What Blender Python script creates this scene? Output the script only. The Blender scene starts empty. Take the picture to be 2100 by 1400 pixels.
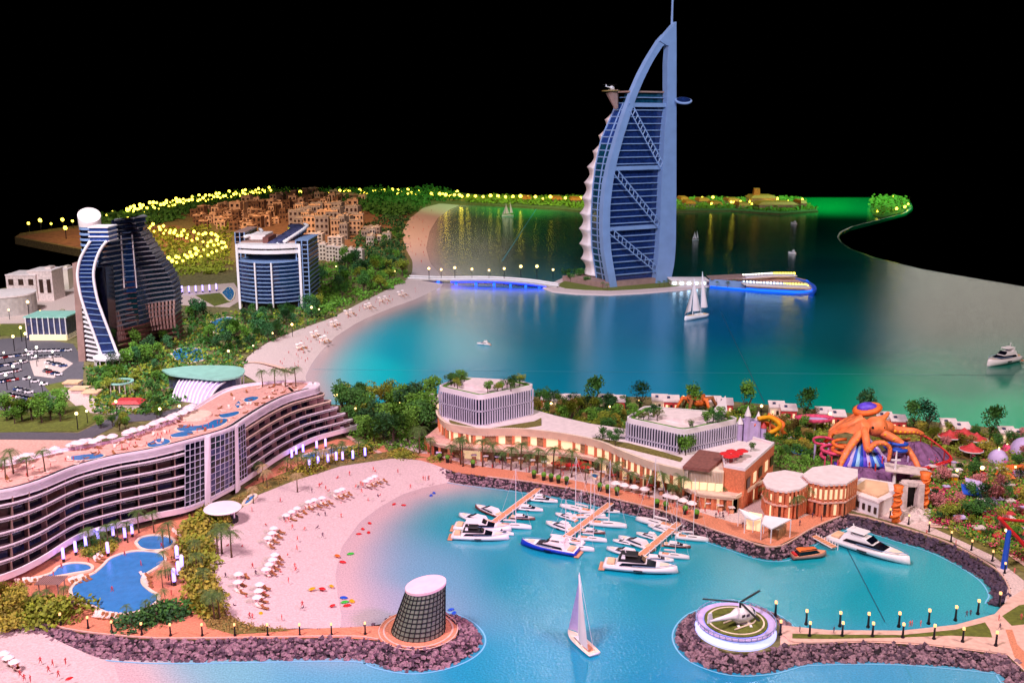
import bpy, math, random
import numpy as np
from mathutils import Vector, Matrix
R = math.radians
rnd = random.Random(7)
C = bpy.context.scene.collection
scn = bpy.context.scene
# ---------------- camera
F = 2000.0; PITCH = math.atan(450/F); CAMH = 10.0
cam = bpy.data.objects.new('camera', bpy.data.cameras.new('camera')); C.objects.link(cam)
cam.location = (0, 0, CAMH); cam.rotation_euler = (math.pi/2-PITCH, 0, 0)
cam.data.sensor_width = 36; cam.data.lens = 36*F/2100; cam.data.clip_end = 2000; cam.data.clip_start = .1
scn.camera = cam
scn.view_settings.view_transform = 'Standard'; scn.view_settings.look = 'None'
scn.view_settings.exposure = 0.66; scn.view_settings.gamma = 1
w = bpy.data.worlds.new('World'); scn.world = w; w.use_nodes = True
w.node_tree.nodes['Background'].inputs[0].default_value = (0, 0, 0, 1)
w.node_tree.nodes['Background'].inputs[1].default_value = 0
# ---------------- the lamps of the dark hall, hung above the model
def lamp(kind, loc, tgt, power, col, size=4, cone=60, sizey=None):
    l = bpy.data.lights.new('hall_lamp', kind); o = bpy.data.objects.new('hall_lamp', l); C.objects.link(o)
    o.location = loc; o.rotation_euler = (Vector(tgt)-Vector(loc)).to_track_quat('-Z', 'Y').to_euler()
    l.energy = power; l.color = col
    if kind == 'AREA':
        l.shape = 'RECTANGLE'; l.size = size; l.size_y = sizey or size
    if kind == 'SPOT':
        l.spot_size = R(cone); l.spot_blend = .9; l.shadow_soft_size = size
    return o
lamp('AREA', (-16, 2, 34), (-2, 26, 0), 14000, (1, .74, .83), 6)          # pink white over the marina
lamp('AREA', (22, 8, 30), (14, 28, 0), 6500, (1, .80, .74), 7)
lamp('SPOT', (6, 12, 40), (10, 60, 5), 46000, (.52, .74, 1), 2.0, 40)     # cool spot on the tower
lamp('SPOT', (-26, 20, 38), (-19, 47, 1), 56000, (.95, .97, 1), 2.0, 56)  # left hotels
lamp('SPOT', (-30, 70, 42), (-20, 88, 0), 78000, (1, .56, .30), 2.0, 66)  # orange on the city
lamp('SPOT', (44, 110, 34), (40, 128, 0), 60000, (.2, 1, .45), 2.0, 84)   # green on the far shore
lamp('SPOT', (4, 100, 34), (4, 128, 0), 42000, (.5, 1, .38), 2.0, 76)
lamp('SPOT', (12, 8, 14), (-8, 23, 1), 8500, (1, .35, .85), 1.0, 50)      # magenta wash on the terraced hotel
lamp('SPOT', (-12, 50, 26), (9, 66, 4), 8000, (1, .70, .72), 1.0, 50)    # pale pink from the left on the sail
lamp('AREA', (290, 600, 104), (20, 50, 0), 17000, (1, .93, .80), 96, sizey=30)   # lit hall behind, mirrored in the sea
lamp('AREA', (-14, 300, 58), (-2, 60, 0), 1700, (1, .85, .66), 20, sizey=14)
for i, (x, y) in enumerate(((1468, 1362), (1487, 1366), (1512, 1370), (1538, 1366), (1556, 1362), (1640, 1163), (1578, 1160), (2085, 1368), (1140, 1330), (1180, 1300))):
    a = (x-1050)/F; b = (700-y)/F; d = Vector((a, math.cos(PITCH)+b*math.sin(PITCH), -math.sin(PITCH)+b*math.cos(PITCH))); q = d*(CAMH/-d.z); k = 26/CAMH
    lamp('AREA', (q.x*(1+k), q.y*(1+k), 26), (q.x, q.y, 0), 75 if i < 8 else 170, (.95, .93, 1), .5)     # ceiling lamps mirrored in the near water; last two added for glitter
# ---------------- geometry helpers
def ray(px, py):
    x = (px-1050)/F; y = (700-py)/F
    return Vector((x, math.cos(PITCH)+y*math.sin(PITCH), -math.sin(PITCH)+y*math.cos(PITCH)))
def G(px, py, z=0.0):
    d = ray(px, py); t = (z-CAMH)/d.z
    return Vector((d.x*t, d.y*t, z))
def AT(px, py, Y):
    d = ray(px, py); t = Y/d.y
    return Vector((d.x*t, Y, CAMH+d.z*t))
def SC(px, py, z=0.0):
    p = G(px, py, z); return (p.y*math.cos(PITCH)+(CAMH-z)*math.sin(PITCH))/F   # units per photo pixel
class VP:                                        # a vertical plane through two ground points
    def __init__(s, a, b):
        s.a = Vector((a[0], a[1], 0)); d = Vector((b[0], b[1], 0))-s.a; s.L = d.length; s.d = d.normalized()
        s.n = Vector((-s.d.y, s.d.x, 0))         # away from the camera when d runs to the right
    def hit(s, px, py):
        d = ray(px, py); o = Vector((0, 0, CAMH)); t = (s.a-o).dot(s.n)/d.dot(s.n); p = o+d*t
        return ((p-s.a).dot(s.d), p.z)
    def pt(s, u, z, off=0): return s.a+s.d*u+s.n*off+Vector((0, 0, z))
def lin(c): return tuple(((v/255)/12.92 if v/255 <= .04045 else ((v/255+.055)/1.055)**2.4) for v in c[:3])
def interp(pts, t):                              # (key, value...) list, linear
    if t <= pts[0][0]: return pts[0][1]
    for (a, va), (b, vb) in zip(pts, pts[1:]):
        if t <= b: return va+(vb-va)*(t-a)/(b-a)
    return pts[-1][1]
def smoothline(pts, n):                          # Catmull-Rom through points, n samples
    P = [Vector(p) for p in pts]; P = [P[0]*2-P[1]]+P+[P[-1]*2-P[-2]]; m = len(P)-3; out = []
    for i in range(n):
        t = i/(n-1)*m; k = min(int(t), m-1); t -= k
        a, b, c, d = P[k:k+4]
        out.append(.5*((2*b)+(c-a)*t+(2*a-5*b+4*c-d)*t*t+(3*b-a-3*c+d)*t**3))
    return out
def resample(P, n):
    P = [Vector(p) for p in P]; L = [0]
    for a, b in zip(P, P[1:]): L.append(L[-1]+(b-a).length)
    out = []; k = 0
    for i in range(n):
        s = L[-1]*i/(n-1)
        while k < len(P)-2 and L[k+1] < s: k += 1
        q = (s-L[k])/max(L[k+1]-L[k], 1e-9); out.append(P[k].lerp(P[k+1], q))
    return out
# ---------------- materials
M = {}
def mat(name, col, rough=.6, metal=0, emit=0, ns=0, na=.25, bump=0, spec=.5, alpha=1, attr=None, bs=None):
    m = bpy.data.materials.new(name); m.use_nodes = True; nt = m.node_tree; b = nt.nodes['Principled BSDF']
    c = lin(col); b.inputs['Base Color'].default_value = (*c, 1); b.inputs['Roughness'].default_value = rough
    b.inputs['Metallic'].default_value = metal; b.inputs['Specular IOR Level'].default_value = spec
    tc = nt.nodes.new('ShaderNodeNewGeometry')
    if ns:
        n = nt.nodes.new('ShaderNodeTexNoise'); n.inputs['Scale'].default_value = ns; n.inputs['Detail'].default_value = 5
        nt.links.new(tc.outputs['Position'], n.inputs['Vector'])
        mr = nt.nodes.new('ShaderNodeMapRange'); mr.inputs['From Min'].default_value = .3; mr.inputs['From Max'].default_value = .7
        mr.inputs['To Min'].default_value = 1-na; mr.inputs['To Max'].default_value = 1+na
        nt.links.new(n.outputs['Fac'], mr.inputs['Value'])
        mx = nt.nodes.new('ShaderNodeVectorMath'); mx.operation = 'SCALE'; mx.inputs[0].default_value = c
        nt.links.new(mr.outputs[0], mx.inputs['Scale']); nt.links.new(mx.outputs[0], b.inputs['Base Color'])
        if attr:
            at = nt.nodes.new('ShaderNodeAttribute'); at.attribute_name = attr; nt.links.new(at.outputs['Color'], mx.inputs[0])
    if bump:
        n2 = nt.nodes.new('ShaderNodeTexNoise'); n2.inputs['Scale'].default_value = bs or (ns*2 or 20); n2.inputs['Detail'].default_value = 4
        nt.links.new(tc.outputs['Position'], n2.inputs['Vector'])
        bp = nt.nodes.new('ShaderNodeBump'); bp.inputs['Strength'].default_value = bump; bp.inputs['Distance'].default_value = .02
        nt.links.new(n2.outputs['Fac'], bp.inputs['Height']); nt.links.new(bp.outputs[0], b.inputs['Normal'])
    if emit:
        b.inputs['Emission Color'].default_value = (*c, 1); b.inputs['Emission Strength'].default_value = emit
        m.cycles.emission_sampling = 'NONE'
    M[name] = m; return m
mat('white', (232, 228, 232), .45, ns=3, na=.06); mat('hull', (236, 232, 234), .25, ns=2, na=.05); mat('cream', (232, 214, 190), .6, ns=4, na=.1)
mat('roofwhite', (226, 214, 214), .7, ns=6, na=.1); mat('concrete', (176, 168, 164), .8, ns=5, na=.15, bump=.2)
mat('steelblue', (124, 152, 196), .4, metal=0.0, ns=1.5, na=.08); mat('membrane', (236, 222, 222), .6, ns=2, na=.06)
mat('glassdark', (10, 12, 26), .12, ns=8, na=.5, spec=.8); mat('glassblue', (22, 42, 92), .15, ns=6, na=.4, spec=.8)
mat('glassblue2', (34, 62, 128), .2, ns=6, na=.3, spec=.8); mat('glassteal', (16, 62, 84), .15, ns=5, na=.4, spec=.8)
mat('glasswarm', (150, 120, 84), .3, ns=12, na=.5); mat('blockglass', (30, 36, 66), .2, ns=5, na=.5); mat('glassgrey', (64, 68, 102), .2, ns=5, na=.4)
mat('shopwarm', (250, 222, 176), .4, emit=.36); mat('brownglass', (58, 40, 34), .3, ns=14, na=.6)
mat('dark', (20, 18, 22), .5); mat('black', (8, 8, 10), .4); mat('darkmetal', (40, 38, 48), .35, metal=.6)
mat('brick', (208, 122, 84), .8, ns=20, na=.2, bump=.3); mat('orange', (236, 116, 44), .55, ns=7, na=.25, bump=.4)
mat('paving', (206, 132, 100), .8, ns=26, na=.26, bump=.3, bs=60); mat('paleway', (216, 176, 160), .8, ns=9, na=.15)
mat('deck', (222, 176, 160), .8, ns=14, na=.2); mat('sand', (204, 182, 180), .95, ns=22, na=.16, bump=.9, bs=24)
mat('ground', (112, 106, 64), .95, ns=6, na=.45, bump=.5); mat('plaza', (206, 184, 178), .8, ns=22, na=.24)
mat('lawn', (96, 104, 34), .95, ns=10, na=.3, bump=.6, bs=70); mat('scrub', (110, 104, 48), .95, ns=16, na=.4, bump=.6)
mat('asphalt', (92, 88, 96), .85, ns=12, na=.15); mat('brownearth', (132, 98, 70), .95, ns=2.5, na=.35)
mat('rock', (142, 112, 122), .85, ns=24, na=.5, bump=.7); mat('rockmid', (84, 64, 78), .85, ns=24, na=.5, bump=.5); mat('creviceshade', (26, 18, 26), .9); mat('rockdark', (72, 58, 78), .85, ns=14, na=.4)
mat('pool', (52, 128, 190), .12, ns=6, na=.12, bump=.3, bs=30); mat('poolfoam', (150, 205, 235), .4)
for i, c in enumerate([(52, 106, 30), (86, 138, 34), (124, 140, 32), (36, 86, 38), (150, 144, 44), (54, 114, 62)]):
    mat('leaf%d' % i, c, .75, ns=9, na=.55)
mat('leafpink', (190, 120, 120), .8, ns=12, na=.4); mat('glassnight', (24, 32, 58), .2, ns=9, na=.6); mat('terrace', (66, 46, 52), .8, ns=8); mat('leafgold', (146, 124, 62), .8, ns=12, na=.4)
mat('trunk', (96, 74, 54), .9, ns=20, na=.3); mat('palmleaf', (78, 108, 48), .7, ns=14, na=.4); mat('palmdry', (170, 150, 104), .7, ns=14, na=.3)
mat('lampyellow', (255, 226, 70), emit=5); mat('lampwarm', (255, 214, 130), emit=4); mat('lampwhite', (255, 250, 226), emit=5)
mat('lampamber', (255, 186, 120), emit=1.0); mat('tube', (150, 130, 255), emit=2.4); mat('blueglow', (20, 40, 255), emit=2.6)
mat('blueglow2', (20, 90, 255), emit=1.6); mat('whiteglow', (176, 184, 255), emit=.75); mat('lampcyan', (190, 225, 255), emit=4)
mat('red', (206, 34, 40), .5); mat('redroof', (196, 60, 64), .6, ns=10); mat('person', (214, 108, 100), .7); mat('person2', (190, 60, 60), .7); mat('person3', (92, 66, 84), .7)
mat('yellow', (240, 170, 24), .5, ns=6, na=.15); mat('blue', (30, 84, 200), .5); mat('hullblue', (20, 52, 190), .3); mat('green', (60, 190, 60), .5)
mat('violet', (92, 66, 210), .5, ns=8, na=.3); mat('purplerock', (124, 84, 128), .85, ns=6, na=.35, bump=.8); mat('pinkflower', (210, 70, 110), .8, ns=12, na=.4)
mat('lilac', (196, 178, 226), .6, ns=6, na=.12); mat('teak', (214, 150, 112), .6, ns=20, na=.2); mat('mint', (150, 205, 190), .35, ns=3, na=.12)
mat('stone', (206, 190, 186), .8, ns=9, na=.2); mat('gardenbrown', (112, 66, 60), .8, ns=12); mat('fin', (196, 194, 214), .5, ns=4, na=.08); mat('octo', (240, 130, 74), .5, ns=5, na=.3, bump=.6, bs=26); mat('terracotta', (222, 184, 146), .85, ns=2, na=.2); mat('greybuild', (168, 158, 148), .85, ns=2, na=.2); mat('palebuild', (214, 204, 190), .8, ns=2, na=.12)
mat('taupe', (150, 120, 112), .75, ns=4, na=.15); mat('thatch', (150, 96, 56), .9, ns=20, na=.4); mat('seam', (6, 62, 84), .5); mat('seampale', (60, 150, 170), .4)
mat('umbrella', (238, 222, 222), .7); mat('lounger', (240, 214, 200), .7); mat('carred', (150, 30, 34), .3); mat('carblue', (60, 84, 130), .3); mat('cargrey', (120, 122, 130), .3)
mat('conepane', (120, 128, 112), .25, ns=3, na=.25); mat('roofpink', (238, 200, 208), .6, ns=5, na=.08)
mat('shoreline', (120, 190, 225), .4); mat('bark', (70, 54, 44), .9); mat('brownroof', (128, 80, 72), .8, ns=14); mat('brass', (130, 110, 60), .4)
# ---------------- mesh building
class B:
    def __init__(s): s.v = []; s.f = []
    def add(s, vs, fs):
        n = len(s.v); s.v += [tuple(v) for v in vs]; s.f += [tuple(i+n for i in f) for f in fs]; return s
    def box(s, c, d, rz=0, taper=1):
        x, y, z = d[0]/2, d[1]/2, d[2]/2; co, si = math.cos(rz), math.sin(rz); vs = []
        for k in (-1, 1):
            t = taper if k > 0 else 1
            for a, b in ((-1, -1), (1, -1), (1, 1), (-1, 1)):
                px, py = a*x*t, b*y*t; vs.append((c[0]+px*co-py*si, c[1]+px*si+py*co, c[2]+k*z))
        return s.add(vs, [(3, 2, 1, 0), (4, 5, 6, 7), (0, 1, 5, 4), (1, 2, 6, 5), (2, 3, 7, 6), (3, 0, 4, 7)])
    def prism(s, poly, z0, z1, top=None):
        n = len(poly); tp = top or poly
        vs = [(p[0], p[1], z0) for p in poly]+[(p[0], p[1], z1) for p in tp]
        ar = sum(poly[i][0]*poly[(i+1) % n][1]-poly[(i+1) % n][0]*poly[i][1] for i in range(n))
        fs = [tuple(range(n-1, -1, -1)), tuple(range(n, 2*n))]+[(i, (i+1) % n, n+(i+1) % n, n+i) for i in range(n)]
        if ar < 0: fs = [tuple(reversed(f)) for f in fs]
        return s.add(vs, fs)
    def sheet(s, poly, z=None):
        vs = [(p[0], p[1], p[2] if z is None else z) for p in poly]; n = len(vs)
        ar = sum(vs[i][0]*vs[(i+1) % n][1]-vs[(i+1) % n][0]*vs[i][1] for i in range(n))
        return s.add(vs, [tuple(range(n)) if ar > 0 else tuple(range(n-1, -1, -1))])
    def tube(s, pts, rad, n=8, cap=True):
        P = [Vector(p) for p in pts]; m = len(P); r = rad if isinstance(rad, (list, tuple)) else [rad]*m; vs = []; up = Vector((0, 0, 1)); ref = None
        for i in range(m):
            t = (P[min(i+1, m-1)]-P[max(i-1, 0)]).normalized()
            if ref is None: ref = t.orthogonal().normalized()
            u = (ref-t*ref.dot(t)); u = u.normalized() if u.length > 1e-6 else t.orthogonal().normalized(); ref = u; v = t.cross(u)
            vs += [P[i]+(u*math.cos(2*math.pi*k/n)+v*math.sin(2*math.pi*k/n))*r[i] for k in range(n)]
        fs = [(i*n+k, i*n+(k+1) % n, (i+1)*n+(k+1) % n, (i+1)*n+k) for i in range(m-1) for k in range(n)]
        if cap: fs += [tuple(range(n-1, -1, -1)), tuple(range((m-1)*n, m*n))]
        return s.add(vs, fs)
    def loft(s, rings, closed=True, cap=True):
        n = len(rings[0]); vs = [v for r in rings for v in r]; m = len(rings); fs = []
        for i in range(m-1):
            for k in range(n if closed else n-1): fs.append((i*n+k, i*n+(k+1) % n, (i+1)*n+(k+1) % n, (i+1)*n+k))
        if cap and closed: fs += [tuple(range(n-1, -1, -1)), tuple(range((m-1)*n, m*n))]
        return s.add(vs, fs)
    def lathe(s, prof, c=(0, 0, 0), n=16, sx=1, sy=1):
        return s.loft([[(c[0]+r*sx*math.cos(2*math.pi*k/n), c[1]+r*sy*math.sin(2*math.pi*k/n), c[2]+z) for k in range(n)] for r, z in prof])
    def wall(s, line, z0, z1, th=.03, lean=0):   # wall along an xy polyline, thickness to the left side
        P = [Vector((p[0], p[1], 0)) for p in line]; m = len(P); rings = []
        for i in range(m):
            t = (P[min(i+1, m-1)]-P[max(i-1, 0)]).normalized(); nn = Vector((-t.y, t.x, 0)); a = P[i]; b = a+nn*th
            rings.append([(a.x, a.y, z0), (b.x, b.y, z0), (b.x-nn.x*lean, b.y-nn.y*lean, z1), (a.x-nn.x*lean, a.y-nn.y*lean, z1)])
        return s.loft(rings)
    def slab(s, quad, n, th):                    # thick quad, n = extrusion direction
        q = [Vector(p) for p in quad]; n = Vector(n).normalized()*th
        return s.add(q+[p+n for p in q], [(0, 1, 2, 3), (7, 6, 5, 4), (0, 4, 5, 1), (1, 5, 6, 2), (2, 6, 7, 3), (3, 7, 4, 0)])
    def ring(s, c, r0, r1, z0, z1, n=48):
        return s.loft([[(c[0]+r*math.cos(2*math.pi*k/n), c[1]+r*math.sin(2*math.pi*k/n), c[2]+z) for k in range(n)] for r, z in ((r0, z0), (r1, z0), (r1, z1), (r0, z1), (r0, z0))], cap=False)
    def ball(s, c, r, n=8, m=6, sq=(1, 1, 1)):
        prof = [(math.sin(math.pi*i/m), -math.cos(math.pi*i/m)) for i in range(m+1)]
        return s.loft([[(c[0]+r*sq[0]*max(a, .02)*math.cos(2*math.pi*k/n), c[1]+r*sq[1]*max(a, .02)*math.sin(2*math.pi*k/n), c[2]+r*sq[2]*b) for k in range(n)] for a, b in prof])
    def mesh(s, name, m, smooth=False, off=None):
        me = bpy.data.meshes.new(name); vs = s.v
        if off is not None: vs = [(v[0]-off[0], v[1]-off[1], v[2]-off[2]) for v in vs]
        me.from_pydata(vs, [], s.f); me.materials.append(M[m] if isinstance(m, str) else m)
        if smooth: me.polygons.foreach_set('use_smooth', [True]*len(me.polygons)); 
        return me
def thing(name, label, cat, loc=(0, 0, 0), group=None):
    o = bpy.data.objects.new(name, None); C.objects.link(o); o.location = loc; o['label'] = label; o['category'] = cat
    o.empty_display_size = .1
    if group: o['group'] = group
    return o
def part(name, b, m, parent, smooth=False, label=None, kind=None):
    off = Vector((0, 0, 0)); q = parent
    while q is not None: off += q.location; q = q.parent
    me = b.mesh(name, m, smooth, off); o = bpy.data.objects.new(name, me); C.objects.link(o); o.parent = parent
    if label: o['label'] = label
    if kind: o['kind'] = kind
    return o
def single(name, b, m, label, cat, group=None, smooth=False, kind=None):
    xs = [v[0] for v in b.v]; ys = [v[1] for v in b.v]; loc = Vector(((min(xs)+max(xs))/2, (min(ys)+max(ys))/2, min(v[2] for v in b.v)))
    o = bpy.data.objects.new(name, b.mesh(name, m, smooth, loc)); o.location = loc; C.objects.link(o); 
    if kind == 'structure': o['kind'] = kind; return o
    o['label'] = label; o['category'] = cat
    if group: o['group'] = group
    if kind: o['kind'] = kind
    return o
def struct(name, b, m, smooth=False): return single(name, b, m, None, None, smooth=smooth, kind='structure')
PR = {}
def proto(key, *parts):                          # parts: (name, builder, material, smooth[, subparts])
    def mk(p): return (p[0], p[1].mesh(p[0], p[2], p[3]), [mk(q) for q in (p[4] if len(p) > 4 else [])])
    PR[key] = [mk(p) for p in parts]
def inst(key, name, label, cat, loc, rz=0, sc=1, group=None, tilt=0):
    t = thing(name, label, cat, loc, group); t.rotation_euler = (0, tilt, rz); t.scale = (sc, sc, sc) if not isinstance(sc, tuple) else sc
    def put(ps, par):
        for n, me, sub in ps:
            o = bpy.data.objects.new(n, me); C.objects.link(o); o.parent = par; put(sub, o)
    put(PR[key], t); return t
ORD = ['first', 'second', 'third', 'fourth', 'fifth', 'sixth', 'seventh', 'eighth', 'ninth', 'tenth', 'eleventh', 'twelfth', 'thirteenth', 'fourteenth', 'fifteenth', 'sixteenth', 'seventeenth', 'eighteenth', 'nineteenth', 'twentieth', 'twenty-first', 'twenty-second', 'twenty-third', 'twenty-fourth', 'twenty-fifth', 'twenty-sixth', 'twenty-seventh', 'twenty-eighth', 'twenty-ninth', 'thirtieth']
def inpoly(x, y, poly):
    c = False; n = len(poly)
    for i in range(n):
        (x1, y1), (x2, y2) = poly[i], poly[(i+1) % n]
        if (y1 > y) != (y2 > y) and x < (x2-x1)*(y-y1)/(y2-y1)+x1: c = not c
    return c
def scatter(poly, n, mind=0):
    xs = [p[0] for p in poly]; ys = [p[1] for p in poly]; out = []; k = 0
    while len(out) < n and k < n*60:
        k += 1; x = rnd.uniform(min(xs), max(xs)); y = rnd.uniform(min(ys), max(ys))
        if inpoly(x, y, poly) and all((x-a)**2+((y-b)*2)**2 > mind*mind for a, b in out): out.append((x, y))
    return sorted(out, key=lambda p: p[1])
def Gs(pts, z): return [G(x, y, z) for x, y in pts]
ZL = .22
# ================= THE SETTING: water, land, beaches =================
beach_in = [(560, 1291), (505, 1284), (462, 1262), (438, 1215), (425, 1150), (428, 1100), (470, 1062), (520, 1012), (600, 982), (700, 952), (800, 938), (872, 944), (935, 968)]
beach_out = [(705, 1292), (712, 1262), (706, 1220), (702, 1180), (716, 1122), (752, 1072), (790, 1042), (830, 1018), (870, 1004), (930, 990), (965, 984)]
far_in = [(900, 418), (868, 426), (838, 450), (824, 480), (832, 510), (846, 535), (846, 556), (838, 572), (790, 596), (740, 620), (680, 652), (600, 680), (540, 706), (500, 738), (500, 770), (560, 800)]
far_out = [(950, 419), (925, 430), (900, 448), (884, 475), (876, 510), (884, 540), (905, 562), (915, 586), (862, 612), (800, 634), (742, 658), (694, 690), (664, 722), (645, 748), (632, 775), (640, 812)]
near_in = [(-60, 1300), (40, 1268), (110, 1300), (170, 1330), (225, 1352)]
land = [(30, 486), (42, 478), (160, 462), (260, 441), (400, 416), (555, 393), (760, 392), (900, 391), (1000, 401), (1200, 404), (1500, 405), (1640, 405), (1678, 432), (1600, 438), (1500, 431), (1390, 433), (1200, 433), (1150, 428), (960, 417)] + far_in + \
 [(640, 826), (700, 830), (880, 822), (900, 812), (1150, 812), (1400, 814), (1560, 828), (1700, 842), (1850, 858), (2110, 884), (2300, 900), (2700, 1100), (2700, 1560), (2300, 1560), (2110, 1384), (2066, 1342), (1900, 1322), (1780, 1316), (1640, 1319), (1595, 1328), (1560, 1336), (1500, 1338), (1450, 1322), (1428, 1300), (1426, 1278), (1445, 1255), (1480, 1243), (1530, 1241), (1575, 1255), (1600, 1281), (1700, 1291), (1850, 1292), (1960, 1280), (2040, 1258), (2068, 1228), (2070, 1205), (2040, 1165), (1950, 1115), (1860, 1085), (1780, 1062), (1735, 1053), (1665, 1083), (1590, 1121), (1500, 1098), (1420, 1070), (1350, 1045), (1270, 1025), (1180, 1003), (1080, 987), (1000, 977)] + \
 beach_in[::-1] + [(700, 1286), (780, 1282), (800, 1262), (860, 1250), (915, 1262), (940, 1285), (935, 1306), (900, 1322), (850, 1330), (800, 1322), (775, 1312), (700, 1306), (400, 1310), (290, 1308), (160, 1295), (40, 1268), (-60, 1300), (-600, 1500), (-1500, 1300), (-700, 760), (-120, 625), (0, 592), (150, 556), (170, 512)]
struct('ground', B().prism([(p.x, p.y) for p in Gs(land, ZL)], -.4, ZL), 'ground')
def ribbon(inn, out, zs, n=60, m=8):
    b = B(); A = resample([G(x, y, zs[0]) for x, y in inn], n); O = resample([G(x, y, zs[1]) for x, y in out], n); rows = []
    for j in range(m+1):
        t = j/m; zz = zs[0]+(zs[1]-zs[0])*(t**1.6)
        rows.append([Vector((a.x+(o.x-a.x)*t, a.y+(o.y-a.y)*t, zz)) for a, o in zip(A, O)])
    return b.loft(rows, closed=False)
struct('beach_sand', ribbon(beach_in, beach_out, (ZL+.008, -.02)), 'sand', True)
struct('far_beach_sand', ribbon(far_in, far_out, (ZL+.008, -.02)), 'sand', True)
struct('corner_beach_sand', B().add([G(-700, 1500, .1), G(-300, 1300, .16), G(-60, 1282, .16), G(60, 1282, .16), G(130, 1318, .12), G(180, 1340, .08), G(240, 1362, -.01), G(290, 1420, -.02), G(300, 1520, -.02), G(-300, 1560, .02)], [(0, 1, 2, 3, 4, 5, 6, 7, 8, 9)][::1]), 'sand')
# water grid
def xr(y): return interp([(404, 1838), (410, 1860), (418, 1870), (427, 1872), (437, 1858), (452, 1800), (465, 1748), (476, 1725), (486, 1720), (496, 1726), (510, 1745), (530, 1800), (553, 1900), (570, 2000), (587, 2100), (640, 2420), (900, 2700), (1800, 2700)], y)
def xl(y): return interp([(404, 800), (560, 780), (700, 520), (820, 500), (1250, 400), (1320, -900), (1800, -900)], y)
ys = list(np.concatenate([np.linspace(404.5, 500, 70), np.linspace(503, 900, 110), np.linspace(904, 1420, 110), np.linspace(1440, 1750, 12)])); NX = 230
V = []; PX = []
for y in ys:
    a, b_ = xl(y), xr(y)
    for i in range(NX):
        x = a+(b_-a)*i/(NX-1); p = G(x, y, 0); V.append((p.x, p.y, 0)); PX.append((x, y))
Fc = [(j*NX+i+NX, j*NX+i+NX+1, j*NX+i+1, j*NX+i) for j in range(len(ys)-1) for i in range(NX-1)]
edge = [j*NX+NX-1 for j in range(len(ys))]; far = list(range(NX))
for ring in (edge, far):
    base = len(V)
    for k in ring: V.append((V[k][0], V[k][1], -.35)); PX.append(PX[k])
    for q in range(len(ring)-1): Fc.append((ring[q], ring[q+1], base+q+1, base+q))
me = bpy.data.meshes.new('water'); me.from_pydata(V, [], Fc)
PXa = np.array(PX); W = np.array(V)[:, :2]
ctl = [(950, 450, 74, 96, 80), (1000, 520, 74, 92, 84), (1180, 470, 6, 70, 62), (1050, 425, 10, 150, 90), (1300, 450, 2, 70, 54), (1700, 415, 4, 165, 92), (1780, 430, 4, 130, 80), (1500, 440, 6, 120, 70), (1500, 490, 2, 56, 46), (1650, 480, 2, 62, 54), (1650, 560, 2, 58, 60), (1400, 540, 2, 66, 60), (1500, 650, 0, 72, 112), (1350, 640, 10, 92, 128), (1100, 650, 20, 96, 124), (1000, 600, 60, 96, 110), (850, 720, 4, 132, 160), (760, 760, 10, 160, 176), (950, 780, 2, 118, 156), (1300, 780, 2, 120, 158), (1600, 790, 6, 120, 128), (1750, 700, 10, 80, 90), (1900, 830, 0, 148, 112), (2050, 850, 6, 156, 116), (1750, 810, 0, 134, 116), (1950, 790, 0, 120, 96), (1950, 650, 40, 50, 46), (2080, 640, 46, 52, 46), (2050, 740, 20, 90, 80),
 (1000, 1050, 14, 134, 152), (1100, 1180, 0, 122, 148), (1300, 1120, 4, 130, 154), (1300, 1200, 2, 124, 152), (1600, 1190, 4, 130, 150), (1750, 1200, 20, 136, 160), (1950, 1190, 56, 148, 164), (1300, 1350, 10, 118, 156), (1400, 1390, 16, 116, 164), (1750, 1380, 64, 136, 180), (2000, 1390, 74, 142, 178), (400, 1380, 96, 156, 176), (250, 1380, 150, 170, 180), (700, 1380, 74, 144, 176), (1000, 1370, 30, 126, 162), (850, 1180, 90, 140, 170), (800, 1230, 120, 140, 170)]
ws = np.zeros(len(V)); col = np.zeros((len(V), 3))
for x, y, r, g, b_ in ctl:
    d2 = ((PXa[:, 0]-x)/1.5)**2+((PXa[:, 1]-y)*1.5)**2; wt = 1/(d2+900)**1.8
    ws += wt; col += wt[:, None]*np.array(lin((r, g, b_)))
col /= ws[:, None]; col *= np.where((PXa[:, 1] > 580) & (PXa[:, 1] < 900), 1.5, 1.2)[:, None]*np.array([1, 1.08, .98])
def dist(poly):
    P = np.array([[G(x, y, 0).x, G(x, y, 0).y] for x, y in poly]); D = np.full(len(W), 1e9)
    for a, b_ in zip(P, P[1:]):
        ab = b_-a; t = np.clip(((W-a)@ab)/(ab@ab), 0, 1); D = np.minimum(D, np.linalg.norm(W-(a+t[:, None]*ab), axis=1))
    return D
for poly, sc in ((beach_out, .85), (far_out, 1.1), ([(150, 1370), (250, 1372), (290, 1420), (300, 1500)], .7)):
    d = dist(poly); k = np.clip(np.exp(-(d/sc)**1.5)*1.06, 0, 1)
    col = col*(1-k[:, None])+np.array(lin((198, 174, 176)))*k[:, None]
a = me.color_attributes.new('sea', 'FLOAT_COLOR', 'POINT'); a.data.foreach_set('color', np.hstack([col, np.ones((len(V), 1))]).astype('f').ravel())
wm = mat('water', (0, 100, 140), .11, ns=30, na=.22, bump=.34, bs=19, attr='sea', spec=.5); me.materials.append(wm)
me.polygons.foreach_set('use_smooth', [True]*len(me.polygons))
wo = bpy.data.objects.new('water', me); wo['kind'] = 'structure'; C.objects.link(wo)
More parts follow.
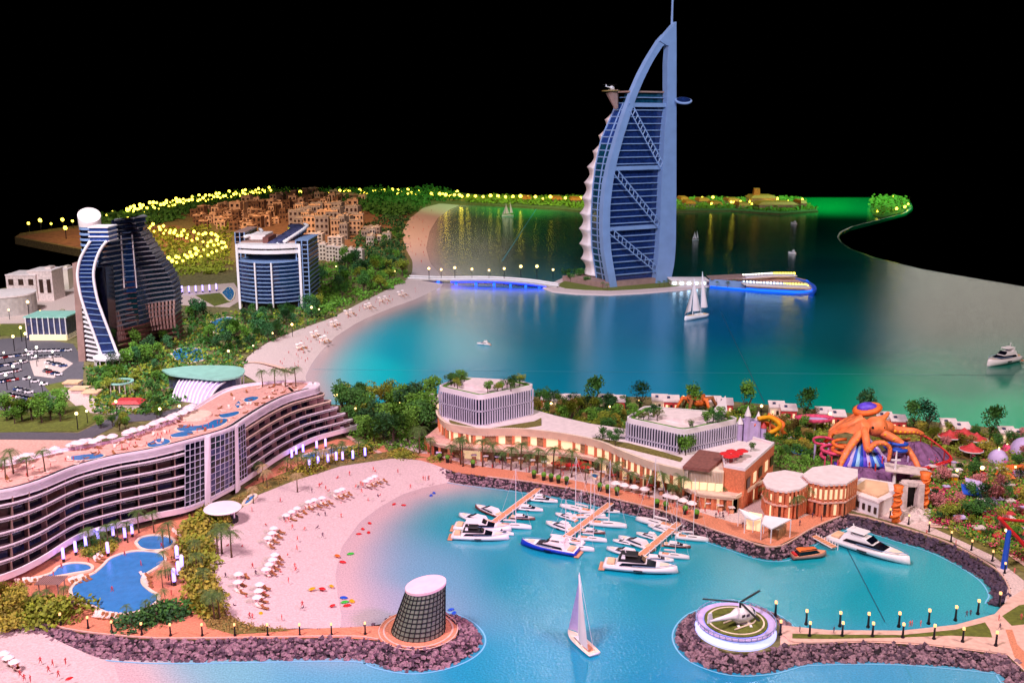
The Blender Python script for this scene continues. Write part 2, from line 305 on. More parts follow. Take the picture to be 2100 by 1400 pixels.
# joints of the acrylic sea plates
def strip(pa, pb, wd, z, m, name):
    a_, b_ = G(*pa, z), G(*pb, z); n = (b_-a_).normalized().cross(Vector((0, 0, 1)))*wd/2
    struct(name, B().sheet([a_+n, b_+n, b_-n, a_-n]), m)
strip((640, 757), (1930, 768), .035, .004, 'seampale', 'sea_plate_joint'); strip((1930, 768), (2110, 769), .035, .004, 'seam', 'sea_plate_joint')
strip((1478, 640), (1568, 826), .03, .004, 'seam', 'sea_plate_joint'); strip((1735, 1120), (1815, 1275), .02, .004, 'seam', 'sea_plate_joint'); strip((1840, 1332), (1885, 1420), .015, .004, 'seampale', 'sea_plate_joint')
strip((1100, 428), (1030, 535), .08, .004, 'seampale', 'sea_plate_joint')
# land cover sheets
def area(name, pts, m, dz, th=.0): 
    P = Gs(pts, ZL+dz); return struct(name, B().prism([(p.x, p.y) for p in P], ZL+dz-(th or .003), ZL+dz), m)
area('garden_paving', [(-200, 1330), (-300, 1250), (0, 1195), (150, 1125), (373, 1058), (430, 1042), (500, 1012), (520, 1012), (470, 1060), (428, 1098), (425, 1150), (438, 1215), (462, 1262), (505, 1284), (560, 1291), (700, 1286), (780, 1282), (800, 1262), (860, 1250), (915, 1262), (940, 1285), (935, 1306), (900, 1322), (850, 1330), (800, 1322), (775, 1312), (700, 1306), (400, 1310), (290, 1308), (160, 1295), (40, 1268), (-60, 1300)], 'paving', .004)
area('garden_paving', [(500, 1000), (560, 960), (600, 930), (690, 900), (780, 905), (800, 930), (700, 948), (600, 976), (520, 1006)], 'paving', .004)
area('beach_scrub', [(428, 1285), (400, 1250), (378, 1180), (382, 1110), (420, 1050), (520, 995), (600, 962), (700, 938), (800, 925), (880, 938), (800, 940), (700, 955), (600, 986), (520, 1018), (470, 1066), (432, 1102), (430, 1150), (442, 1215), (466, 1260), (510, 1282), (600, 1292), (480, 1300)], 'scrub', .009)
area('marina_promenade', [(790, 925), (880, 930), (960, 952), (1080, 968), (1180, 985), (1280, 1005), (1360, 1025), (1430, 1048), (1500, 1070), (1560, 1080), (1640, 1062), (1700, 1040), (1740, 1042), (1735, 1053), (1665, 1083), (1590, 1121), (1500, 1098), (1420, 1070), (1350, 1045), (1270, 1025), (1180, 1003), (1080, 987), (1000, 977), (935, 968), (880, 948)], 'paving', .008)
area('marina_plaza', [(780, 905), (880, 890), (1000, 890), (1200, 900), (1400, 980), (1560, 1000), (1700, 985), (1830, 1010), (1900, 1060), (2000, 1110), (2100, 1190), (2100, 1240), (2060, 1235), (2068, 1200), (2040, 1158), (1950, 1108), (1860, 1078), (1780, 1055), (1720, 1040), (1640, 1062), (1560, 1080), (1500, 1070), (1430, 1048), (1360, 1025), (1280, 1005), (1180, 985), (1080, 968), (960, 952), (860, 928)], 'plaza', .004)
area('breakwater_walk', [(1600, 1303), (1600, 1281), (1700, 1291), (1850, 1292), (1960, 1280), (2040, 1258), (2068, 1228), (2110, 1200), (2160, 1260), (2140, 1330), (2110, 1384), (2066, 1342), (1900, 1322), (1780, 1316), (1640, 1319), (1600, 1322)], 'paleway', .007)
area('breakwater_lawn', [(1625, 1298), (1700, 1300), (1850, 1301), (1960, 1290), (2020, 1275), (2030, 1290), (2035, 1306), (1950, 1302), (1850, 1306), (1700, 1309), (1625, 1308)], 'lawn', .010)
area('breakwater_lawn', [(2055, 1262), (2090, 1240), (2140, 1232), (2140, 1275), (2075, 1282)], 'lawn', .010)
area('orange_path', [(2062, 1290), (2076, 1290), (2086, 1320), (2115, 1350), (2150, 1380), (2150, 1415), (2110, 1384), (2080, 1345)], 'paving', .010)
area('park_lawn', [(1900, 1075), (1990, 1080), (2100, 1140), (2160, 1180), (2130, 1190), (2060, 1150), (1980, 1112)], 'scrub', .008)
area('park_lawn', [(1780, 880), (2120, 900), (2140, 960), (1900, 930)], 'leafgold', .008)
area('car_park', [(-60, 700), (60, 690), (150, 705), (172, 740), (170, 790), (60, 840), (-60, 850)], 'asphalt', .006)
area('parking_island', [(60, 740), (120, 728), (150, 745), (110, 775), (70, 770)], 'plaza', .012); area('parking_island', [(90, 790), (140, 780), (175, 800), (165, 815), (110, 812)], 'lawn', .012)
area('west_lawn', [(-60, 690), (-60, 660), (60, 668), (150, 660), (160, 690), (60, 688)], 'lawn', .006)
area('west_lawn', [(-60, 835), (60, 845), (170, 830), (200, 862), (160, 884), (0, 886), (-60, 880)], 'lawn', .016)
area('access_road', [(-60, 884), (160, 887), (240, 850), (330, 845), (460, 812), (520, 800), (530, 806), (420, 838), (330, 860), (250, 866), (180, 902), (-60, 900)], 'asphalt', .012)
area('sandy_lot', [(-60, 900), (180, 902), (210, 915), (180, 930), (-60, 945)], 'deck', .006)
area('hotel_forecourt', [(120, 800), (200, 795), (260, 815), (240, 850), (170, 845)], 'plaza', .014)
area('east_road', [(590, 862), (700, 850), (900, 852), (900, 866), (760, 866), (600, 880)], 'asphalt', .006)
area('hotel_plaza', [(340, 590), (480, 580), (500, 612), (470, 630), (360, 625)], 'plaza', .006); area('hotel_lawn', [(400, 605), (450, 600), (475, 618), (440, 628)], 'lawn', .010)
area('desert_lot', [(200, 470), (360, 462), (420, 480), (360, 520), (310, 540), (200, 530)], 'brownearth', .006)
area('desert_lot', [(34, 485), (165, 466), (165, 508)], 'brownearth', .006)
area('city_ground', [(380, 440), (560, 405), (800, 400), (860, 420), (810, 470), (700, 540), (560, 500)], 'brownearth', .006)
area('hill_paving', [(-60, 640), (0, 600), (100, 580), (160, 580), (160, 660), (-60, 665)], 'plaza', .006)
# rock armour along the shores
def rocks(line, z, n, wd, size, m, rows=1.0):
    L = smoothline([(*p, 0) for p in line], 120); b = B(); pts = [G(p.x, p.y, z) for p in L]
    seg = [(b_-a_).length for a_, b_ in zip(pts, pts[1:])]; tot = sum(seg)
    for _ in range(n):
        s = rnd.random()*tot; k = 0
        while k < len(seg)-1 and s > seg[k]: s -= seg[k]; k += 1
        p = pts[k].lerp(pts[k+1], s/max(seg[k], 1e-6)); t = (pts[k+1]-pts[k]).normalized(); nn = Vector((t.y, -t.x, 0))
        o = rnd.random(); r = size*rnd.choice([.55, .7, .85, 1.0, 1.25, 1.6])
        c = p+nn*(o*wd); c.z = z-.02-(z+.0)*o+rnd.uniform(-.03, .035)
        vs = []
        for v in ICO: 
            q = rnd.uniform(.55, 1.25); vs.append((c.x+v[0]*r*q, c.y+v[1]*r*q, c.z+v[2]*r*q*.8))
        b.add(vs, ICF)
    return b
t_ = (1+5**.5)/2
ICO = [Vector(v).normalized() for v in [(-1, t_, 0), (1, t_, 0), (-1, -t_, 0), (1, -t_, 0), (0, -1, t_), (0, 1, t_), (0, -1, -t_), (0, 1, -t_), (t_, 0, -1), (t_, 0, 1), (-t_, 0, -1), (-t_, 0, 1)]]
ICF = [(0, 11, 5), (0, 5, 1), (0, 1, 7), (0, 7, 10), (0, 10, 11), (1, 5, 9), (5, 11, 4), (11, 10, 2), (10, 7, 6), (7, 1, 8), (3, 9, 4), (3, 4, 2), (3, 2, 6), (3, 6, 8), (3, 8, 9), (4, 9, 5), (2, 4, 11), (6, 2, 10), (8, 6, 7), (9, 8, 1)]
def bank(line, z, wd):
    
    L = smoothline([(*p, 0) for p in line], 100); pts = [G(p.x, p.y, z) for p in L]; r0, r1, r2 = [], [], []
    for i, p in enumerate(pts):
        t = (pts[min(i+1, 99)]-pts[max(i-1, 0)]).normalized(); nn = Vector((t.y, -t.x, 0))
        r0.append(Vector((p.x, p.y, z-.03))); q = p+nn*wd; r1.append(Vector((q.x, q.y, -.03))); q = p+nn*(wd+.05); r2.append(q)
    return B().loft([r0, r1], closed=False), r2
shores = [
 ([(40, 1268), (160, 1295), (290, 1308), (400, 1310), (700, 1306), (775, 1312), (800, 1322), (850, 1330), (900, 1322), (935, 1306), (942, 1287), (917, 1264), (862, 1251)][::1], ZL, 2300, .44, .055, 'rock', 'rough stone breakwater slope below the orange garden walk'),
 ([(862, 1251), (800, 1262), (780, 1276), (700, 1286), (590, 1292)], ZL, 130, .1, .035, 'rockdark', 'thin line of stones on the beach side of the breakwater'),
 ([(1600, 1281), (1575, 1255), (1530, 1241), (1480, 1243), (1445, 1255), (1426, 1278), (1428, 1300), (1450, 1322), (1500, 1338), (1560, 1336), (1595, 1328), (1640, 1319), (1780, 1316), (1900, 1322), (2066, 1342), (2110, 1384), (2200, 1460)], ZL, 2300, .36, .055, 'rock', 'stone rubble slope around the helipad breakwater'),
 ([(2066, 1228), (2072, 1205), (2040, 1165), (1950, 1115), (1860, 1085), (1780, 1062), (1735, 1053)], ZL, 900, .34, .055, 'rockdark', 'dark stone sea wall curving round the east basin'),
 ([(1735, 1053), (1665, 1083), (1590, 1121), (1500, 1098), (1420, 1070), (1350, 1045), (1270, 1025), (1180, 1003), (1080, 987), (1000, 977), (935, 968), (905, 958)], ZL, 1500, .26, .045, 'rock', 'stone edge along the marina promenade'),
]
for line, z, n, wd, size, m, lab in shores:
    ln = line[::-1] if lab.startswith(('dark', 'stone edge')) else line
    a_, b_ = G(*ln[0]), G(*ln[1]); 
    # outward side must face the water: flip where needed
    bk, wl = bank(ln, z, wd); struct('rock_bank', bk, 'creviceshade')  # near-black bank puts the shade between the stones into its colour
    single('armour_stones', rocks(ln, z, int(n*.75), wd, size*.82, m), m, lab, 'rocks', kind='stuff'); single('armour_stones', rocks(ln, z, int(n*.6), wd, size*.7, m), 'rockmid', 'smaller darker stones in the '+lab, 'rocks', kind='stuff')
    outer = []
    P2 = wl
    for i, p in enumerate(P2):
        t = (P2[min(i+1, 99)]-P2[max(i-1, 0)]).normalized(); outer.append(p+Vector((t.y, -t.x, 0))*.03)
    if not lab.startswith('thin'): struct('waterline', B().loft([[Vector((p.x, p.y, .006)) for p in P2], [Vector((p.x, p.y, .006)) for p in outer]], closed=False), 'shoreline')
# low kerb parapets of the breakwaters
for ln in ([(1605, 1304), (1640, 1319), (1780, 1316), (1900, 1322), (2066, 1342)], [(40, 1268), (160, 1295), (290, 1308), (400, 1310), (700, 1306), (775, 1312)], [(1735, 1053), (1665, 1083), (1590, 1121), (1500, 1098), (1420, 1070), (1350, 1045), (1270, 1025), (1180, 1003), (1080, 987), (1000, 977)], [(2068, 1228), (2070, 1205), (2040, 1165), (1950, 1115), (1860, 1085), (1780, 1062), (1735, 1053)]):
    struct('quay_kerb', B().wall([G(p.x, p.y, ZL) for p in smoothline([(*q, 0) for q in ln], 60)], ZL, ZL+.03, .03), 'paleway')
# ================= SAIL TOWER =================
isl = [(1108, 592), (1125, 582), (1150, 570), (1180, 560), (1230, 562), (1300, 568), (1380, 572), (1440, 570), (1470, 578), (1462, 588), (1400, 597), (1320, 604), (1250, 608), (1180, 606), (1130, 601)]
I_ = [G(x, y, .0) for x, y in isl]; cI = sum(I_, Vector())/len(I_)
struct('tower_island', B().prism([(p.x, p.y) for p in I_], -.1, .06, [(cI.x+(p.x-cI.x)*.96, cI.y+(p.y-cI.y)*.9) for p in I_]), 'sand')
struct('tower_island_garden', B().prism([(cI.x+(p.x-cI.x)*.8, cI.y+(p.y-cI.y)*.68+.3) for p in I_], .05, .10), 'lawn')
W1, W2, W3 = G(1247, 588, .1), G(1352, 578, .1), G(1203, 553, .1)
PA = VP(W1, W2); PB = VP(W1, W3)
T = thing('sail_tower', 'tall blue-white sail-shaped tower with a mast on its own small island', 'tower', W1)
def prof(V_, pts): return sorted([tuple(reversed(V_.hit(*p))) for p in pts])       # (z, u)
arcL = prof(PA, [(1378, 50), (1347, 84), (1324, 121), (1306, 155), (1288, 197), (1274, 238), (1260, 283), (1247, 329), (1237, 375), (1232, 421), (1231, 471), (1234, 517), (1241, 558), (1247, 590)])
arcR = prof(PA, [(1378, 72), (1352, 98), (1333, 128), (1317, 160), (1300, 200), (1287, 240), (1273, 284), (1261, 330), (1252, 376), (1247, 421), (1246, 471), (1249, 517), (1256, 558), (1262, 590)])
masL = prof(PA, [(1366, 78), (1362, 130), (1362, 219), (1356, 274), (1352, 340), (1349, 411), (1345, 503), (1340, 560), (1338, 580)])
masR = prof(PA, [(1380, 48), (1380, 220), (1380, 400), (1379, 503), (1376, 540), (1368, 578)])
def strut(L_, R_, V_, z0, z1, n, off, th):
    b = B(); rings = []
    for i in range(n+1):
        z = z0+(z1-z0)*i/n; l, r = interp(L_, z), interp(R_, z)
        rings.append([V_.pt(l, z, off), V_.pt(r, z, off), V_.pt(r, z, off+th), V_.pt(l, z, off+th)])
    return b.loft(rings)
zt = arcR[-1][0]
part('curved_leg', strut(arcL, arcR, PA, .1, min(arcL[-1][0], zt), 40, -.25, .4), 'steelblue', T)
part('mast_leg', strut(masL, masR, PA, .1, masL[-1][0], 30, -.35, .5), 'steelblue', T)
zt2 = masL[-1][0]; uR = interp(masR, zt2); pk = interp(masR, 99)
b = B(); tp = PA.hit(1379.5, 46); b.slab([PA.pt(*PA.hit(1380, 100), -.34), PA.pt(*PA.hit(1380, 46), -.34), PA.pt(*PA.hit(1346, 85), -.34), PA.pt(*PA.hit(1361, 94), -.34)][::-1], PA.n, .4); part('mast_head', b, 'steelblue', T)
part('spire', B().tube([PA.pt(tp[0]-.02, tp[1]-.3, .05), PA.pt(tp[0]-.03, tp[1]+3.2, .05)], [.07, .05], 8), 'steelblue', T)
zr = PA.hit(1310, 213)[1]; NF = 27
for i in range(NF+1):
    z = .35+(zr-.35)*i/NF; l, r = interp(arcR, z)-.05, interp(masL, z)+.05
    b = B(); b.slab([PA.pt(l, z, .0), PA.pt(r, z, .0), PA.pt(r, z, .9), PA.pt(l, z, .9)], (0, 0, 1), .055); part('floor_slab', b, 'steelblue', T)
    if i < NF:
        z1 = .35+(zr-.35)*(i+1)/NF; l1, r1 = interp(arcR, z1)-.05, interp(masL, z1)+.05
        part('window_band', B().slab([PA.pt(l, z+.055, .12), PA.pt(r, z+.055, .12), PA.pt(r1, z1, .12), PA.pt(l1, z1, .12)], PA.n, .06), 'glassblue', T)
# solid core behind
b = B(); rings = []
for i in range(20):
    z = .1+(zr-.1)*i/19; rings.append([PA.pt(interp(arcL, z)+.3, z, .3), PA.pt(interp(masR, z)-.2, z, .3), PA.pt(interp(masR, z)-.5, z, 2.4), PA.pt(min(interp(arcL, z)+1.5, interp(masR, z)-.7), z, 2.4)])
part('core', b.loft(rings), 'glassdark', T)
# top storeys and platforms
for y0, th, dp in ((190, .09, 1.2), (201, .05, .9)):
    zz = PA.hit(1320, y0)[1]; part('roof_deck', B().slab([PA.pt(PA.hit(1288, y0)[0], zz, -.05), PA.pt(PA.hit(1361, y0)[0], zz, -.05), PA.pt(PA.hit(1361, y0)[0], zz, dp), PA.pt(PA.hit(1288, y0)[0], zz, dp)], (0, 0, 1), th), 'taupe' if y0 == 190 else 'steelblue', T)
b = B().slab([PA.pt(PA.hit(1292, 212)[0], PA.hit(1300, 212)[1], .15), PA.pt(PA.hit(1361, 212)[0], PA.hit(1300, 212)[1], .15), PA.pt(PA.hit(1361, 191)[0], PA.hit(1300, 191)[1], .15), PA.pt(PA.hit(1296, 191)[0], PA.hit(1300, 191)[1], .15)], PA.n, .6); part('crown_glazing', b, 'glassteal', T)
for y0 in (216, 345, 467):
    zz = PA.hit(1300, y0)[1]; b = B(); l, r = interp(arcR, zz)-.1, interp(masL, zz)+.1
    b.slab([PA.pt(l, zz-.1, -.2), PA.pt(r, zz-.1, -.2), PA.pt(r, zz+.13, -.2), PA.pt(l, zz+.13, -.2)], PA.n, .3); part('cross_beam', b, 'steelblue', T)
for (x0, y0, x1, y1) in ((1290, 224, 1352, 340), (1257, 352, 1346, 460), (1248, 474, 1342, 552)):
    a0, a1 = PA.hit(x0, y0), PA.hit(x1, y1); b = B(); P0, P1 = PA.pt(*a0, -.3), PA.pt(*a1, -.3); nn = (P1-P0).normalized().cross(PA.n).normalized()*.17
    b.tube([P0+nn, P1+nn], .045, 4); b.tube([P0-nn, P1-nn], .045, 4)
    for k in range(12): q = P0.lerp(P1, (k+.5)/12); q2 = P0.lerp(P1, (k+1)/12); b.tube([q+nn, q2-nn], .028, 4)
    part('lattice_brace', b, 'steelblue', T)
# side glass and membrane wall sweeping back on the second face
Yg = W1.y+.0
gl_ = [(1264, 212), (1250, 245), (1233, 283), (1221, 338), (1215, 389), (1212, 448), (1213, 503), (1219, 545), (1226, 588)]
gr_ = [(1297, 200), (1280, 238), (1266, 283), (1252, 329), (1243, 375), (1238, 421), (1237, 471), (1240, 517), (1246, 558), (1252, 588)]
mo_ = [(1262, 214), (1249, 240), (1231, 285), (1211, 338), (1200, 393), (1195, 434), (1193, 480), (1195, 517), (1200, 552)]
def pz(pts, Y): return sorted([(AT(x, y, Y).z, AT(x, y, Y).x) for x, y in pts])
gl, gr, mo = pz(gl_, Yg+1.6), pz(gr_, Yg+.25), pz(mo_, Yg+2.8)
def SP(z, t): return Vector((interp(gr, z)*(1-t)+interp(gl, z)*t, Yg+.25+1.35*t, z))
zr2 = AT(1264, 212, Yg+1.6).z
for i in range(NF+1):
    z = .35+(zr2-.35)*i/NF
    part('side_floor', B().tube([SP(z, 0), SP(z, 1)], .05, 4), 'steelblue', T)
    if i < NF:
        z1 = .35+(zr2-.35)*(i+1)/NF
        for k in range(2): part('side_pane', B().slab([SP(z, (k+1)/2), SP(z, k/2), SP(z1, k/2), SP(z1, (k+1)/2)], (0, 1, 0), .06), 'glassblue2' if i > 20 else 'glassteal', T)
for t in (.5, 1): part('side_mullion', B().tube([SP(.1+(zr2-.1)*i/20, t)+Vector((0, -.05, 0)) for i in range(21)], .05, 4), 'steelblue', T)
b = B(); rings = []; NS = 132; z0m = .5
for i in range(NS+1):
    z = z0m+(zr2-z0m)*i/NS; ph = (i/NS*11) % 1; sc_ = .26*(abs(ph-.5)*2)**1.8-.06
    g = SP(z, 1); x1m = interp(mo, z)-sc_
    rings.append([(g.x, g.y, z), (g.x*.5+x1m*.5, g.y+.4-sc_*.6, z), (x1m, g.y+1.2, z), (x1m+.3, g.y+2.4, z), (g.x+.6, g.y+2.0, z)])
part('membrane_wall', b.loft(rings), 'membrane', T, True)
p = PA.pt(*PA.hit(1265, 187), .6); zz = p.z
part('helideck', B().lathe([(.05, -.08), (.55, 0), (.55, .05), (.02, .05)], p, 20), 'brass', T)
part('helideck_bracket', B().tube([(p.x+.05, p.y, zz), (p.x+.35, p.y+.1, zz-1.0)], [.38, .12], 8), 'taupe', T)
p2 = PA.pt(*PA.hit(1387, 207), -.7)
b = B().lathe([(.02, -.10), (.50, -.05), (.52, .02), (.44, .06), (.02, .03)], (0, 0, 0), 24); rot = Matrix.Rotation(R(22), 3, 'X'); b.v = [tuple(rot @ Vector(v)+p2) for v in b.v]
part('sky_disc', b, 'steelblue', T)
b = B().lathe([(.02, .031), (.42, .062), (.42, .066), (.02, .04)], (0, 0, 0), 24); b.v = [tuple(rot @ Vector(v)+p2) for v in b.v]; part('disc_top', b, 'glassblue', T)
part('podium', B().prism([tuple(PA.pt(-.5, 0, -.2).xy), tuple(PA.pt(3.9, 0, -.3).xy), tuple(PA.pt(4.1, 0, 3).xy), tuple(PA.pt(-1.2, 0, 3.4).xy)], .08, .42), 'taupe', T)
T = thing('entrance_pavilion', 'low pale entrance block with lit windows right of the sail tower', 'building', G(1410, 582, .1))
q = G(1410, 582, .1); part('wall', B().box((q.x, q.y, .25), (2.2, 1.0, .3)), 'palebuild', T); part('roof', B().box((q.x, q.y, .42), (2.4, 1.2, .05)), 'roofwhite', T)
for k in range(5): part('lit_window', B().box((q.x-.9+.45*k, q.y-.52, .22), (.18, .04, .15)), 'lampcyan', T)
# ================= FOOTBRIDGE =================
T = thing('causeway_bridge', 'low white arched causeway to the tower island with blue light beneath', 'bridge', G(1000, 580))
bp = smoothline([G(838, 569, .24), G(905, 571, .30), (G(1000, 571, .36)), G(1080, 576, .32), G(1145, 585, .14)], 40)
b = B(); rings = []
for i, p in enumerate(bp):
    t = (bp[min(i+1, 39)]-bp[max(i-1, 0)]).normalized(); nn = Vector((-t.y, t.x, 0))*.42
    rings.append([p-nn-Vector((0, 0, .09)), p+nn-Vector((0, 0, .09)), p+nn, p-nn])
part('deck', b.loft(rings), 'concrete', T)
for s in (-1, 1):
    pr = [p+Vector((0, s*.40, .05)) for p in bp]; part('parapet', B().tube(pr, .05, 4), 'white', T)
part('glow_strip', B().tube([p+Vector((0, -.40, -.15)) for p in bp[12:36]], .055, 4), 'blueglow', T)
for i in range(9, 37, 4):
    p = bp[i]; part('pier', B().box((p.x, p.y, p.z/2-.1), (.14, .6, p.z)), 'blueglow2', T)
bl = [(880, 0), (905, 1), (933, 2), (968, 3), (1003, 4), (1034, 5), (1068, 6), (1101, 7), (1134, 8)]
# ================= BEACH CLUB PONTOON =================
PZ = .0; T = thing('beach_club', 'floating club terrace right of the sail tower with rows of white and yellow lights', 'pontoon', G(1560, 592))
o = [(1455, 587), (1500, 592), (1560, 597), (1640, 601), (1668, 600), (1672, 590), (1655, 578), (1630, 572), (1560, 566), (1470, 570)]
part('hull', B().prism([tuple(G(x, y, 0).xy) for x, y in o], -.05, .12), 'blueglow2', T)
part('deck', B().prism([tuple((G(x, y, 0)).lerp(G(1560, 584, 0), .04).xy) for x, y in o], .12, .16), 'deck', T)
b = B(); L_ = smoothline([G(1632, 571, .5), G(1655, 579, .45), G(1670, 590, .35), G(1664, 601, .22), G(1630, 604, .1)], 16); b.tube(L_, [.04+.09*math.sin(math.pi*i/15) for i in range(16)], 6); part('bow_rim', b, 'blue', T)
for (x0, y0, x1, y1, n, m) in ((1525, 584, 1608, 588, 12, 'lampcyan'), (1608, 588, 1662, 590, 9, 'lampyellow'), (1524, 570, 1588, 566, 10, 'lampwhite'), (1588, 566, 1634, 566, 8, 'lampyellow')):
    for k in range(n):
        p = G(x0+(x1-x0)*k/n, y0+(y1-y0)*k/n, .12); part('lantern', B().box((p.x, p.y, .28), (.10, .06, .16)), m, T); part('lantern_post', B().box((p.x+.1, p.y, .30), (.03, .06, .3)), 'dark', T)
    p, q = G(x0, y0, .44), G(x1, y1, .44); part('canopy', B().slab([p+Vector((0, -.1, 0)), q+Vector((0, -.1, 0)), q+Vector((0, .8, 0)), p+Vector((0, .8, 0))], (0, 0, 1), .04), 'roofwhite', T)
p, q = G(1455, 586, .1), G(1530, 592, .1); part('side_wall', B().slab([p, q, q+Vector((0, 0, .42)), p+Vector((0, 0, .42))], (0, 1, 0), .1), 'steelblue', T)
p, q = G(1458, 574, .5), G(1530, 570, .5); part('terrace_roof', B().slab([p, q, q+Vector((0, 1.4, 0)), p+Vector((0, 1.4, 0))], (0, 0, 1), .05), 'taupe', T)
for (x, y) in ((1550, 585), (1600, 585)): p = G(x, y, .16); part('pool', B().box((p.x, p.y+.4, .17), (1.1, .5, .02)), 'blueglow2', T)
# ================= DARK CURVED HOTEL (left) =================
Y0 = G(232, 745, ZL).y
T = thing('dark_hotel', 'tall dark glass hotel shaped like a wave, with blue curving window strip', 'hotel', G(232, 745, ZL))
Lp = [(186, 494), (175, 512), (166, 530), (161, 550), (160, 568), (163, 590), (168, 612), (177, 640), (188, 669), (202, 708), (215, 744)]
Rp = [(220, 494), (208, 510), (199, 530), (194, 550), (193, 568), (196, 590), (202, 617), (211, 643), (222, 672), (235, 706), (248, 741)]
N = 46; A_ = smoothline([AT(x, y, Y0) for x, y in Lp], N); D_ = smoothline([AT(x, y, Y0) for x, y in Rp], N)
for (K, nm) in ((A_, 'rib'), (D_, 'rib')): part('curved_rib', B().tube([p+Vector((0, -.05, 0)) for p in K], .06, 6), 'white', T, True)
for i in range(0, N-2, 2):
    part('blue_pane', B().slab([A_[i+2], D_[i+2], D_[i], A_[i]], (0, 1, 0), .1), 'glassblue', T)
    a_, d_ = A_[i], D_[i]; part('strip_rail', B().tube([a_+Vector((0, -.03, 0)), d_+Vector((0, -.03, 0))], .02, 4), 'steelblue', T)
c0, c1 = AT(186, 494, Y0+.2), AT(221, 466, Y0+.2); part('lift_head', B().box(((c0.x+c1.x)/2, Y0+.6, (c0.z+c1.z)/2), (c1.x-c0.x, .9, c1.z-c0.z)), 'glassblue2', T)
for k in range(4): part('head_band', B().box(((c0.x+c1.x)/2, Y0+.6, c0.z+(c1.z-c0.z)*k/3), (c1.x-c0.x+.08, .98, .05)), 'white', T)
# main leaning slab body: stacked floors in a vertical plane running away from us
g0, g1 = AT(205, 700, Y0+.7), AT(352, 640, Y0+4.2); PH = VP(g0, g1)
sil = prof(PH, [(267, 455), (285, 486), (302, 514), (318, 538), (336, 561), (346, 580), (351, 600), (353, 625), (352, 645)])
lft = prof(PH, [(226, 455), (221, 480), (215, 496), (202, 520), (197, 545), (198, 568), (200, 590), (206, 617), (214, 643), (224, 672), (236, 706), (244, 735)])
ztop = PH.hit(262, 449)[1]; zb = ZL; NL = 27
def bow(t): return .4*math.sin(math.pi*min(max(t, 0), 1))
for i in range(NL+1):
    z = zb+(ztop-zb)*i/NL; l, r = interp(lft, z), interp(sil, z)
    if r < l+.2: r = l+.2
    F_ = [PH.pt(l+(r-l)*k/8, z, bow(k/8)-.25) for k in range(9)]; Bk = [PH.pt(r-.1, z)+Vector((.05, 1.6, 0)), PH.pt(l, z)+Vector((.9, 1.8, 0))]
    part('floor_band', B().prism([tuple(p.xy) for p in F_+Bk], z, z+.05), 'gardenbrown' if i < 6 else 'cargrey', T)
    if i < NL:
        z1 = zb+(ztop-zb)*(i+1)/NL
        if True:
            F2 = [PH.pt(l+(r-l)*k/8, z, bow(k/8)-.12) for k in range(9)]; Bk = [PH.pt(r-.15, z)+Vector((.05, 1.5, 0)), PH.pt(l, z)+Vector((.9, 1.7, 0))]
            part('window_band', B().prism([tuple(p.xy) for p in F2+Bk], z+.06, z1), 'brownglass' if i < 5 else 'glassnight', T)
        if 3 <= i < 9:
            for k in range(22):
                u = l+(r-l)*(k+.5)/22; p = PH.pt(u, 0, bow((k+.5)/22)-.26); part('grid_post', B().box((p.x, p.y, (z+z1)/2+.03), (.08, .08, z1-z-.02), 0), 'taupe', T)
# ladder of blue windows
for i in range(17):
    y0 = 478+i*11.2; 
    qs = [PH.hit(x, y) for x, y in ((245+i*.75, y0), (268+i*1.0, y0-2), (268+i*1.0, y0+9), (245+i*.75, y0+10))]
    q = [PH.pt(u, z, bow(.28)-.34) for u, z in qs]; part('ladder_pane', B().slab([q[3], q[2], q[1], q[0]], PH.n, .05), 'glassblue' if i < 11 else 'glassdark', T)
    part('ladder_rail', B().tube([q[0]+Vector((0, -.05, 0)), q[1]+Vector((0, -.05, 0))], .022, 4), 'steelblue' if i < 9 else 'gardenbrown', T)
for xs in (0, 1):
    b = B().tube([PH.pt(*PH.hit((245 if not xs else 268)+i*(.75 if not xs else 1.0), 478+i*11.2), bow(.28)-.38) for i in range(11)], .03, 4); part('ladder_post', b, 'white', T)
# grey spine and balcony fins on the left
c = [AT(x, y, Y0+.3) for x, y in ((148, 540), (160, 536), (176, 750), (162, 752))]; part('spine_wall', B().slab([c[3], c[2], c[1], c[0]], (0, 1, 0), 1.3), 'taupe', T)
for i in range(20):
    t = i/19; y = 560+185*t; xa = 160+18*t; xb = interp([(560, 163), (612, 168), (669, 188), (745, 215)], y)
    if xb-xa < 3: xa = xb-6
    a_, d_ = AT(xa, y-6, Y0+.25), AT(xb, y, Y0+.02); part('balcony_fin', B().slab([a_, d_, d_+Vector((0, .8, 0)), a_+Vector((0, .8, 0))], (0, 0, 1), .06), 'white', T)
c = [AT(x, y, Y0+.4) for x, y in ((160, 545), (216, 548), (228, 740), (176, 748))]; part('rear_glazing', B().slab([c[3], c[2], c[1], c[0]], (0, 1, 0), .8), 'glassdark', T)
p = G(232, 748, ZL); part('entrance_canopy', B().lathe([(.1, .33), (.74, .33), (.74, .40), (.1, .42)], p, 24), 'white', T)
for k in range(9): a_ = math.pi*(1+k/8); part('canopy_post', B().tube([(p.x+.68*math.cos(a_), p.y+.68*math.sin(a_), ZL), (p.x+.68*math.cos(a_), p.y+.68*math.sin(a_), ZL+.34)], .02, 5), 'white', T)
